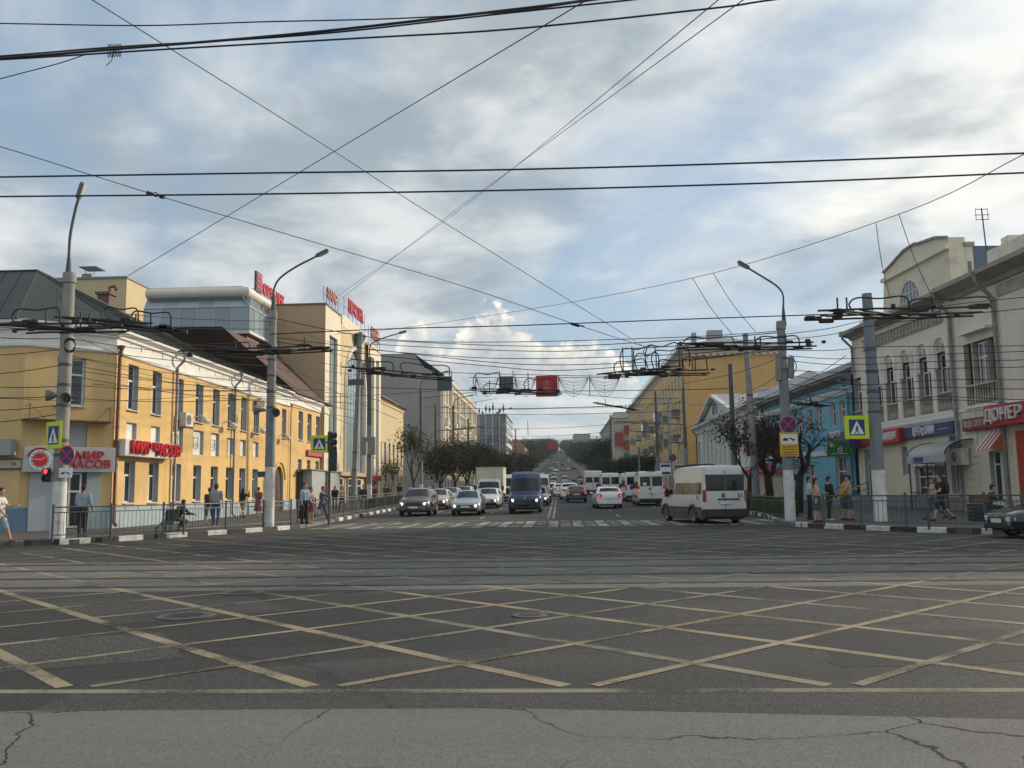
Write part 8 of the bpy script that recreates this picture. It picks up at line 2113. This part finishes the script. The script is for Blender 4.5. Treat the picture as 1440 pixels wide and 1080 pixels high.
# ================================================================== people
def cl(name, c, r=.85, var=.12): return mat('cloth ' + name, c, r, var, 6)
SKIN = mat('skin', (.48, .28, .20), .6, .05, 8)
HAIRS = {'dark': mat('dark hair', (.018, .013, .010), .7), 'brown': mat('brown hair', (.07, .04, .022), .7), 'red': mat('reddish hair', (.13, .05, .025), .7)}
EYE = mat('eye', (.02, .015, .012), .3)
SHOE = {'dark': cl('dark shoe', (.02, .019, .018), .6), 'white': cl('white shoe', (.55, .54, .52), .6), 'tan': cl('tan shoe', (.25, .15, .09), .6)}
def capsule_mesh(mb, p0, r0, p1, r1, flat=False, n=12):
    p0, p1 = Vector(p0), Vector(p1); d = p1 - p0
    if d.length < 1e-5: d = Vector((0, 0, 1e-4))
    q = d.to_track_quat('Z', 'Y'); L_ = d.length; prof = []
    if flat: prof = [(1e-3, 0), (r0, 0), (r1, L_), (1e-3, L_)]
    else:
        prof = [(max(1e-3, r0 * math.cos(a)), -r0 * math.sin(a)) for a in np.linspace(math.pi / 2, 0, 5)] + [(max(1e-3, r1 * math.cos(a)), L_ + r1 * math.sin(a)) for a in np.linspace(0, math.pi / 2, 5)]
    M = Matrix.Translation(p0) @ q.to_matrix().to_4x4(); mb.lathe(prof, (0, 0, 0), M, n)
PCOUNT = [0]
def person(x, y, heading, label, H=1.72, top=('w', (.6, .6, .6)), bottom=('trousers', (.03, .04, .08)), hair='dark', hairlen=0, shoe='dark', legs=(0, 0, 0, 0), arms=((5, 8, 10), (5, 8, 10)), lean=0, sit=None, female=False, sleeves='long', skirt=None, cap=None, z=None, vox=.0125, group='people on the pavements', look=0, pelvis_drop=0.0, feet_z=None):
    """heading: degrees, 0 faces the camera (-Y); legs: (thigh_l, knee_l, thigh_r, knee_r) degrees forward / bend;
    arms: per side (shoulder forward, outwards, elbow bend)"""
    s = H / 1.72; C = []            # (p0, r0, p1, r1, tag, flat)
    fw = Vector((0, -1, 0)); up = Vector((0, 0, 1))
    wS, wH = (.165, .105) if female else (.19, .095)
    hip = Vector((0, 0, .92 - pelvis_drop)); th, sh = .43, .41
    def add(p0, r0, p1, r1, tg, flat=False): C.append((Vector(p0), r0, Vector(p1), r1, tg, flat))
    bt, bc = bottom
    feet = []
    for sd, a, k in ((1, legs[0], legs[1]), (-1, legs[2], legs[3])):
        hp = hip + Vector((sd * wH, 0, -.02)); a_ = R(a); kn = hp + Vector((sd * .01, -math.sin(a_) * th, -math.cos(a_) * th)); b2 = R(a - k)
        an = kn + Vector((0, -math.sin(b2) * sh, -math.cos(b2) * sh))
        tag1 = {'trousers': 'bottom', 'shorts': 'bottom', 'bare': 'skin'}[bt]; tag2 = 'bottom' if bt == 'trousers' else 'skin'
        ex = .012 if bt != 'bare' else 0
        add(hp, .085 + ex, kn, .055 + ex * 1.2, tag1)
        add(kn, .053 + (ex if bt == 'trousers' else 0), kn.lerp(an, .35), .052 + (ex if bt == 'trousers' else 0), tag2)
        add(kn.lerp(an, .35), .052 + (ex if bt == 'trousers' else 0), an, .037 + (.012 if bt == 'trousers' else 0), tag2)
        fa = max(-.6, min(.3, b2 * .6)); fd = Vector((0, -math.cos(fa), -math.sin(max(0, -b2)) * .35))
        heel = an + Vector((0, .045, -.045)); toe = an + fd * .17 + Vector((0, 0, -.045))
        add(heel, .038, toe, .033, 'shoe'); add(an + Vector((0, .01, -.02)), .042, an + fd * .1 + Vector((0, 0, -.03)), .038, 'shoe'); feet.append(min(heel.z, toe.z) - .04)
    lr = R(lean); ld = Vector((0, -math.sin(lr), math.cos(lr)))
    T = lambda xx, zz, yy=0: hip + Vector((xx, yy, 0)) + ld * (zz - .92) + Vector((0, 0, 0))
    for sd in (-1, 1):
        add(hip + Vector((sd * .065, 0, -.01)), .115 if female else .108, T(sd * .06, 1.04), .098 if female else .105, 'bottom' if not skirt or skirt[2] == 'bottom' else 'skirt')
        add(T(sd * .06, 1.03), .100 if female else .112, T(sd * .085, 1.30), .108 if female else .122, 'top')
        add(T(sd * .05, 1.36), .085, T(sd * (wS - .02), 1.40), .062, 'top')
    if female: [add(T(sd * .075, 1.26, -.08), .06, T(sd * .075, 1.25, -.085), .055, 'top') for sd in (-1, 1)]
    add(T(0, 1.38), .065, T(0, 1.50), .055, 'skin')
    for (fo, ou, el), sd in zip(arms, (1, -1)):
        S = T(sd * wS, 1.39); a_, o_ = R(fo), R(ou); d1 = Vector((sd * math.sin(o_), -math.sin(a_) * math.cos(o_), -math.cos(a_) * math.cos(o_)))
        E = S + d1 * .285; e_ = R(fo + el); inw = -.35 * sd * math.sin(R(min(el, 90))) * .6
        d2 = Vector((sd * math.sin(o_) * .5 + inw, -math.sin(e_) * math.cos(o_ * .5), -math.cos(e_) * math.cos(o_ * .5))).normalized()
        Wp = E + d2 * .25; ex = .012
        add(S, .058 + (ex if sleeves != 'none' else -.004), S.lerp(E, .5), .050 + (ex if sleeves != 'none' else 0), 'top' if sleeves != 'none' else 'skin')
        add(S.lerp(E, .5), .048 + (ex if sleeves == 'long' else 0), E, .040 + (ex if sleeves == 'long' else 0), 'top' if sleeves == 'long' else 'skin')
        add(E, .040 + (ex if sleeves == 'long' else 0), Wp, .028 + (.010 if sleeves == 'long' else 0), 'top' if sleeves == 'long' else 'skin')
        # hand: palm, four unequal curled fingers, thumb off the side
        sdv = Vector((0, -1, 0)) if abs(d2.y) < .7 else Vector((-sd, 0, 0)); sdv = (sdv - d2 * sdv.dot(d2)).normalized(); nv = d2.cross(sdv).normalized() * sd
        pm = Wp + d2 * .085
        add(Wp + d2 * .02, .026, pm - sdv * .018, .022, 'skin'); add(Wp + d2 * .03, .026, pm + sdv * .02, .022, 'skin')
        for fi, (off, ln) in enumerate(((.032, .072), (.011, .082), (-.011, .076), (-.032, .058))):
            f0 = pm + sdv * off; f1 = f0 + (d2 * .8 + nv * .3).normalized() * ln * .55; f2 = f1 + (d2 * .35 + nv * .8).normalized() * ln * .45
            add(f0, .0105, f1, .0095, 'skin'); add(f1, .0095, f2, .008, 'skin')
        t0 = Wp + d2 * .03 + sdv * .022; t1 = t0 + (sdv * .75 + d2 * .65).normalized() * .04; t2 = t1 + (d2 * .8 + nv * .4).normalized() * .03
        add(t0, .013, t1, .011, 'skin'); add(t1, .011, t2, .009, 'skin')
    # head, turned by look
    hc = T(0, 1.615) + Vector((0, -.012, 0)); Rk = Matrix.Rotation(R(look), 3, 'Z')
    Hh = lambda v: hc + Rk @ Vector(v)
    add(Hh((0, .0, -.035)), .074, Hh((0, .005, .045)), .086, 'skin'); add(Hh((0, -.045, -.085)), .034, Hh((0, -.02, -.03)), .06, 'skin')
    add(Hh((0, -.088, -.008)), .010, Hh((0, -.100, -.03)), .015, 'skin')
    for sd in (-1, 1): add(Hh((sd * .078, .01, .012)), .014, Hh((sd * .078, .012, -.022)), .012, 'skin')
    hz_ = .0
    add(Hh((0, .012, .055)), .090, Hh((0, .03, .02)), .088, 'hair' if not cap else 'cap'); add(Hh((0, .05, .0)), .062, Hh((0, .055, -.04)), .052, 'hair')
    if cap: add(Hh((-.04, -.10, .05)), .018, Hh((.04, -.10, .05)), .018, 'cap'); add(Hh((0, -.12, .045)), .016, Hh((0, -.07, .06)), .03, 'cap')
    if hairlen:
        for sd in (-1, 0, 1): add(Hh((sd * .055, .045, .0)), .055, Hh((sd * .06, .07, -.08 - hairlen)), .045, 'hair')
    if hairlen == 0 and female: add(Hh((0, .06, .08)), .045, Hh((0, .075, .1)), .04, 'hair')
    if skirt:
        c, hem, tg, wr_ = skirt[0], skirt[1], skirt[2], skirt[3]
        add(T(0, 1.04), .135, hip + Vector((0, 0, hem - .92)) * 1.0, wr_, 'skirt', True)
    mb = MB()
    for p0, r0, p1, r1, tg, fl in C: capsule_mesh(mb, p0 * s, r0 * s, p1 * s, r1 * s, fl)
    me = mb.mesh('tmp', SKIN); o = bpy.data.objects.new('tmp', me); COL.objects.link(o)
    md = o.modifiers.new('r', 'REMESH'); md.mode = 'VOXEL'; md.voxel_size = vox; md.use_smooth_shade = True
    sm = o.modifiers.new('s', 'SMOOTH'); sm.factor = .45; sm.iterations = 2
    dg = bpy.context.evaluated_depsgraph_get(); ev = o.evaluated_get(dg); out = bpy.data.meshes.new_from_object(ev)
    bpy.data.objects.remove(o); bpy.data.meshes.remove(me)
    nf = len(out.polygons); ctr = np.empty(nf * 3); out.polygons.foreach_get('center', ctr); ctr = ctr.reshape(-1, 3)
    best = np.full(nf, 9.0); idx = np.zeros(nf, int)
    tags = ['skin', 'top', 'bottom', 'hair', 'shoe', 'skirt', 'cap', 'eye', 'lip']
    for p0, r0, p1, r1, tg, fl in C:
        a = np.array(p0 * s); b_ = np.array(p1 * s); d = b_ - a; L2 = max(1e-9, float(d @ d)); tt = np.clip(((ctr - a) @ d) / L2, 0, 1)
        dist = np.linalg.norm(ctr - (a + tt[:, None] * d), axis=1) - (r0 + (r1 - r0) * tt) * s
        if fl: dist = np.where((((ctr - a) @ d) / L2 > 1.03), 9, dist - .015)
        m_ = dist < best; best[m_] = dist[m_]; idx[m_] = tags.index(tg)
    for sd in (-1, 1):
        e = np.array(Hh((sd * .033, -.078, .012)) * s); idx[np.linalg.norm(ctr - e, axis=1) < .014 * s] = 7
    e = np.array(Hh((0, -.085, -.062)) * s); q = np.linalg.norm((ctr - e) * np.array([.5, 1, 2]), axis=1); idx[q < .014 * s] = 8
    def fmat(spec, dflt):
        if spec is None: return dflt
        return cl(spec[0], spec[1])
    ms = [SKIN, cl(*top), cl(bt + ' %.3f %.3f' % bc[:2], bc), HAIRS[hair], SHOE[shoe], cl('skirt ' + skirt[0][0], skirt[0][1]) if skirt else SKIN, cl('cap', cap) if cap else SKIN, EYE, mat('lips', (.36, .12, .10), .5)]
    out.materials.clear()
    for m in ms: out.materials.append(m)
    out.polygons.foreach_set('material_index', idx.astype(np.int32)); out.polygons.foreach_set('use_smooth', [True] * nf); out.update()
    fz = min(feet) * s if feet_z is None else feet_z
    ob = bpy.data.objects.new('person', out); COL.objects.link(ob); ob.location = (x, y, (.15 + zg(y) if z is None else z) - fz); ob.rotation_euler = (0, 0, R(heading))
    tag(ob, label, 'person', group); out.name = 'person'
    return ob
def pp(px, py, *a, **k):
    g_ = G(px, py, .15); return person(g_.x, g_.y, *a, **k)
def carried(name, label, px, py, dz, size, m, dy=-.15, kind='bag', cat='bag'):
    g_ = G(px, py, .15); x, y, z = g_.x, g_.y + dy, g_.z + dz; w, d, h = size
    t = thing(name, label, cat, (x, y, z - h / 2), 'bags carried by people')
    mb = MB(); mb.bbox(x - w / 2, y - d / 2, z - h / 2, x + w / 2, y + d / 2, z + h / 2, min(w, d, h) * .28); mb.build('body', m, t, True, 60)
    mb = MB(); mb.tube([(x - w * .3, y, z + h / 2 - .02), (x - w * .28, y, z + h / 2 + .16), (x + w * .28, y, z + h / 2 + .16), (x + w * .3, y, z + h / 2 - .02)], .012, 6); mb.build('handle', m, t)
    return t
WALK_A, WALK_B = (24, 6, -20, 24), (-18, 26, 22, 5)
# left pavement
pp(-2, 763, 95, 'woman in white top and pale shorts walking past the blue plinth', 1.70, ('white', (.66, .63, .60)), ('shorts', (.50, .52, .55)), 'dark', 0, 'tan', WALK_A, ((30, 5, 70), (10, 6, 30)), female=True, sleeves='short')
pp(115, 755, 185, 'man in pale blue shirt and black trousers standing with his back turned', 1.74, ('pale blue shirt', (.26, .34, .44)), ('trousers', (.012, .012, .015)), 'dark', 0, 'dark', (2, 2, -2, 2), ((4, 12, 40), (4, 12, 40)))
pp(247, 747, 150, 'person in dark hooded jacket crouching behind the left railing', 1.70, ('black hood', (.014, .014, .016)), ('trousers', (.05, .07, .07)), 'dark', 0, 'white', (96, 125, 78, 132), ((40, 10, 40), (40, 10, 40)), lean=28, pelvis_drop=.52)
pp(303, 741, 190, 'man in grey shirt and jeans walking away with a shoulder strap', 1.80, ('grey shirt', (.34, .33, .35)), ('trousers', (.045, .075, .16)), 'brown', 0, 'tan', (8, 4, -8, 6), ((4, 10, 12), (4, 10, 12)), sleeves='short')
pp(294, 740, 200, 'woman in dark top and olive shorts walking beside the man in jeans', 1.70, ('dark print', (.07, .055, .055)), ('shorts', (.09, .10, .07)), 'brown', 0, 'tan', WALK_B, ((6, 8, 12), (20, 8, 30)), female=True, sleeves='short')
pp(341, 728, 170, 'woman in black top and khaki shorts raising a hand to her face', 1.66, ('black top', (.016, .015, .017)), ('shorts', (.30, .26, .19)), 'dark', .1, 'dark', WALK_A, ((8, 8, 14), (60, 20, 115)), female=True)
pp(363, 727, 175, 'woman in long mauve patterned dress walking by the lamp pole', 1.66, ('mauve dress', (.20, .085, .115)), ('bare', (.2, .09, .1)), 'red', 0, 'tan', (8, 4, -8, 4), ((8, 8, 14), (8, 8, 14)), female=True, sleeves='short', skirt=(('mauve dress', (.20, .085, .115)), .32, 'skirt', .27))
pp(428, 737, 60, 'man in light blue shirt and dark trousers waiting at the zebra', 1.80, ('light blue shirt', (.30, .39, .50)), ('trousers', (.018, .018, .022)), 'dark', 0, 'dark', (2, 2, -3, 4), ((8, 8, 30), (4, 8, 12)))
pp(437, 736, 70, 'woman in pink top and magenta skirt waiting beside a man in light blue', 1.62, ('pink top', (.52, .30, .27)), ('bare', (.3, .1, .1)), 'dark', 0, 'white', (2, 2, -2, 3), ((8, 8, 80), (6, 8, 60)), female=True, sleeves='short', skirt=(('magenta', (.20, .045, .10)), .58, 'skirt', .20))
pp(452, 733, 80, 'man in denim jacket striding with one arm held out', 1.72, ('denim jacket', (.06, .10, .16)), ('trousers', (.10, .08, .10)), 'dark', 0, 'white', WALK_A, ((10, 10, 25), (70, 20, 10)), lean=6)
carried('backpack', 'black rucksack hanging at the waiting man on the zebra', 426.5, 736.5, .45, (.34, .22, .46), cl('bag black', (.02, .018, .016)))
carried('shoulder_bag', 'dark shoulder bag on the man walking in jeans', 297, 740, 1.08, (.30, .14, .26), cl('bag black', (.02, .018, .016)))
carried('carrier_bag', 'pale plastic carrier bag held by the man in denim', 447.5, 733, .42, (.28, .18, .36), cl('bag pale', (.42, .42, .44)))
for px, Y, lb, tc, bc_, hr, hd, fem in ((471, 58, 'woman in black top walking beyond the signal post', (.018, .02, .02), (.03, .04, .04), 'red', 10, True), (481, 57, 'woman in pale pink top standing near the leaning pole', (.55, .40, .40), (.02, .02, .022), 'brown', 0, True), (511, 62, 'person in dark coat before the pole with square box', (.035, .033, .03), (.05, .045, .04), 'brown', 20, False), (527, 66, 'woman in dark red top by the pale tower door', (.16, .03, .04), (.02, .02, .025), 'dark', 0, True), (543, 72, 'person in grey jacket by the young tree', (.06, .065, .07), (.03, .03, .035), 'dark', 170, False), (562, 82, 'dark dressed person under the half bare tree', (.02, .02, .024), (.02, .02, .025), 'dark', 180, False), (578, 86, 'dark dressed person near the banded pole', (.025, .022, .022), (.02, .02, .025), 'dark', 0, False), (612, 100, 'dark dressed person among the parked row by the trees', (.03, .03, .03), (.02, .02, .025), 'dark', 0, False)):
    q = P(px, 690, Y); person(min(q.x, XL - .9), Y, hd, lb, 1.70, ('far %.3f%.3f' % tc[:2], tc), ('trousers', bc_), hr, .12 if fem else 0, 'dark', WALK_B if Y % 2 else WALK_A, ((10, 8, 20), (15, 8, 30)), female=fem, vox=.018)
# right pavement
pp(1140, 731, -105 + 180, 'man in white t shirt and dark trousers waiting at the right kerb', 1.76, ('white tee', (.62, .62, .62)), ('trousers', (.02, .022, .03)), 'dark', 0, 'dark', (3, 4, -3, 4), ((10, 8, 40), (8, 8, 30)), sleeves='short')
pp(1150, 735, 70, 'woman in pale pink top and black patterned skirt at the right kerb', 1.66, ('pale pink top', (.55, .38, .34)), ('bare', (.1, .1, .1)), 'dark', 0, 'dark', (4, 4, -4, 6), ((15, 8, 80), (10, 8, 50)), female=True, sleeves='none', skirt=(('black white print', (.07, .065, .065)), .48, 'skirt', .19))
pp(1168, 733, 100, 'man in black jacket and black jeans standing behind the railing end', 1.74, ('black jacket', (.014, .014, .015)), ('trousers', (.014, .015, .018)), 'dark', 0, 'white', (4, 4, -8, 6), ((12, 8, 50), (6, 8, 30)))
pp(1189, 732, 60, 'man in yellow vest and denim shorts looking down beside the railing', 1.78, ('yellow vest', (.62, .40, .05)), ('shorts', (.07, .10, .16)), 'dark', 0, 'dark', (3, 3, -3, 4), ((35, 10, 80), (30, 12, 70)), sleeves='none', lean=6)
pp(1196, 732.5, 250, 'man with bare shoulders and denim shorts beside the yellow vest', 1.78, ('beige vest', (.45, .30, .22)), ('shorts', (.06, .085, .13)), 'dark', 0, 'dark', (3, 3, -4, 4), ((30, 12, 60), (10, 12, 30)), sleeves='none')
pp(1325, 733, 262, 'man in black t shirt and shorts walking with a rucksack', 1.84, ('black tee', (.016, .016, .017)), ('shorts', (.02, .02, .022)), 'dark', 0, 'dark', WALK_A, ((15, 10, 60), (35, 8, 70)), sleeves='short')
pp(1315, 731, 265, 'woman in white print top and jeans walking beside the rucksack man', 1.68, ('white print', (.48, .44, .46)), ('trousers', (.07, .11, .17)), 'red', .12, 'dark', WALK_B, ((10, 8, 40), (20, 8, 50)), female=True, sleeves='short')
carried('backpack', 'black rucksack on the back of the walking man', 1333, 733, 1.25, (.22, .30, .45), cl('bag black', (.02, .018, .016)), 0)
carried('carrier_bag', 'yellow bag held in front of the man in the yellow vest', 1186, 732, 1.02, (.26, .14, .30), cl('bag yellow', (.60, .36, .03)))
# seated man on a crate
g_ = G(1392, 733, .15)
person(g_.x, g_.y, 75, 'seated man in dark jacket and cap beside a small stall', 1.72, ('dark green jacket', (.025, .04, .045)), ('trousers', (.03, .032, .036)), 'dark', 0, 'dark', (82, 80, 86, 84), ((35, 8, 50), (35, 8, 50)), lean=14, cap=(.02, .02, .024), pelvis_drop=.42)
cs = thing('folding_stool', 'small folding stool under the seated man', 'stool', (g_.x, g_.y + .05, g_.z))
MB().bbox(g_.x - .22, g_.y - .12, g_.z + .34, g_.x + .22, g_.y + .28, g_.z + .385, .015).build('seat', cl('stool canvas', (.05, .06, .07)), cs)
for sx in (-.18, .18):
    for sy in (-1, 1): MB().tube([(g_.x + sx, g_.y + .08 - sy * .18, g_.z), (g_.x + sx, g_.y + .08 + sy * .16, g_.z + .345)], .012, 6).build('leg', M_DARK, cs)
b_ = G(1380, 733, .15); st = thing('wooden_crate', 'dark crate with a brown box on top beside the seated man', 'crate', (b_.x, b_.y, b_.z))
for k in range(5): MB().bbox(b_.x - .35, b_.y - .3, b_.z + .02 + k * .13, b_.x + .35, b_.y + .3, b_.z + .13 + k * .13, .008).build('slat', cl('crate dark', (.03, .03, .033)), st)
bx_ = MB(); bx_.bbox(b_.x - .3, b_.y - .25, b_.z + .68, b_.x + .3, b_.y + .25, b_.z + .98, .01); tag(bx_.build('cardboard_box', cl('cardboard', (.16, .08, .04))), 'brown cardboard box standing on the dark crate', 'box')
# pushchair beside the crouching person
g_ = G(236, 748, .15); pc = thing('pushchair', 'dark folded pushchair beside the crouching person', 'pushchair', g_)
MB().add([Vector(g_) + Vector(v) for v in ((-.25, -.3, .25), (.25, -.3, .25), (.25, .25, .45), (-.25, .25, .45), (-.25, .35, .85), (.25, .35, .85), (-.22, .40, .84), (.22, .40, .84), (-.22, .3, .42), (.22, .3, .42))], [(0, 1, 2, 3), (3, 2, 5, 4), (4, 5, 7, 6), (6, 7, 9, 8)]).build('seat', cl('pushchair cloth', (.035, .045, .045)), pc)
MB().tube([g_ + Vector(v) for v in ((-.25, .5, 1.0), (-.25, .1, .45), (-.25, -.4, .12))], .014, 6).build('frame', M_DARK, pc); MB().tube([g_ + Vector(v) for v in ((.25, .5, 1.0), (.25, .1, .45), (.25, -.4, .12))], .014, 6).build('frame', M_DARK, pc); MB().tube([g_ + Vector(v) for v in ((-.25, .5, 1.0), (.25, .5, 1.0))], .018, 6).build('handle', M_DARK, pc)
for vx in (-.27, .27):
    for vy in (-.4, .35):
        w_ = MB(); w_.lathe([(.04, -.02), (.10, -.02), (.10, .02), (.04, .02)], g_ + Vector((vx, vy, .10)), None, 16, 'X'); w_.build('wheel', M_TYRE, pc)
    MB().tube([g_ + Vector((vx * .93, .1, .45)), g_ + Vector((vx * .93, .35, .10))], .012, 6).build('frame', M_DARK, pc)
# ================================================================== air over the long street
hz = MB(); hz.box(-620, -70, -1.2, 620, 1420, 68)
hm = bpy.data.materials.new('haze'); hm.use_nodes = True; nt = hm.node_tree; nt.nodes.clear()
vo = nt.nodes.new('ShaderNodeVolumePrincipled'); vo.inputs['Color'].default_value = (.80, .88, .96, 1); vo.inputs['Density'].default_value = .00018
vo.inputs['Anisotropy'].default_value = .2
ou = nt.nodes.new('ShaderNodeOutputMaterial'); nt.links.new(vo.outputs[0], ou.inputs['Volume'])
ho = hz.build('haze', hm); ho['kind'] = 'stuff'; ho['label'] = 'thin pale haze over the long street'
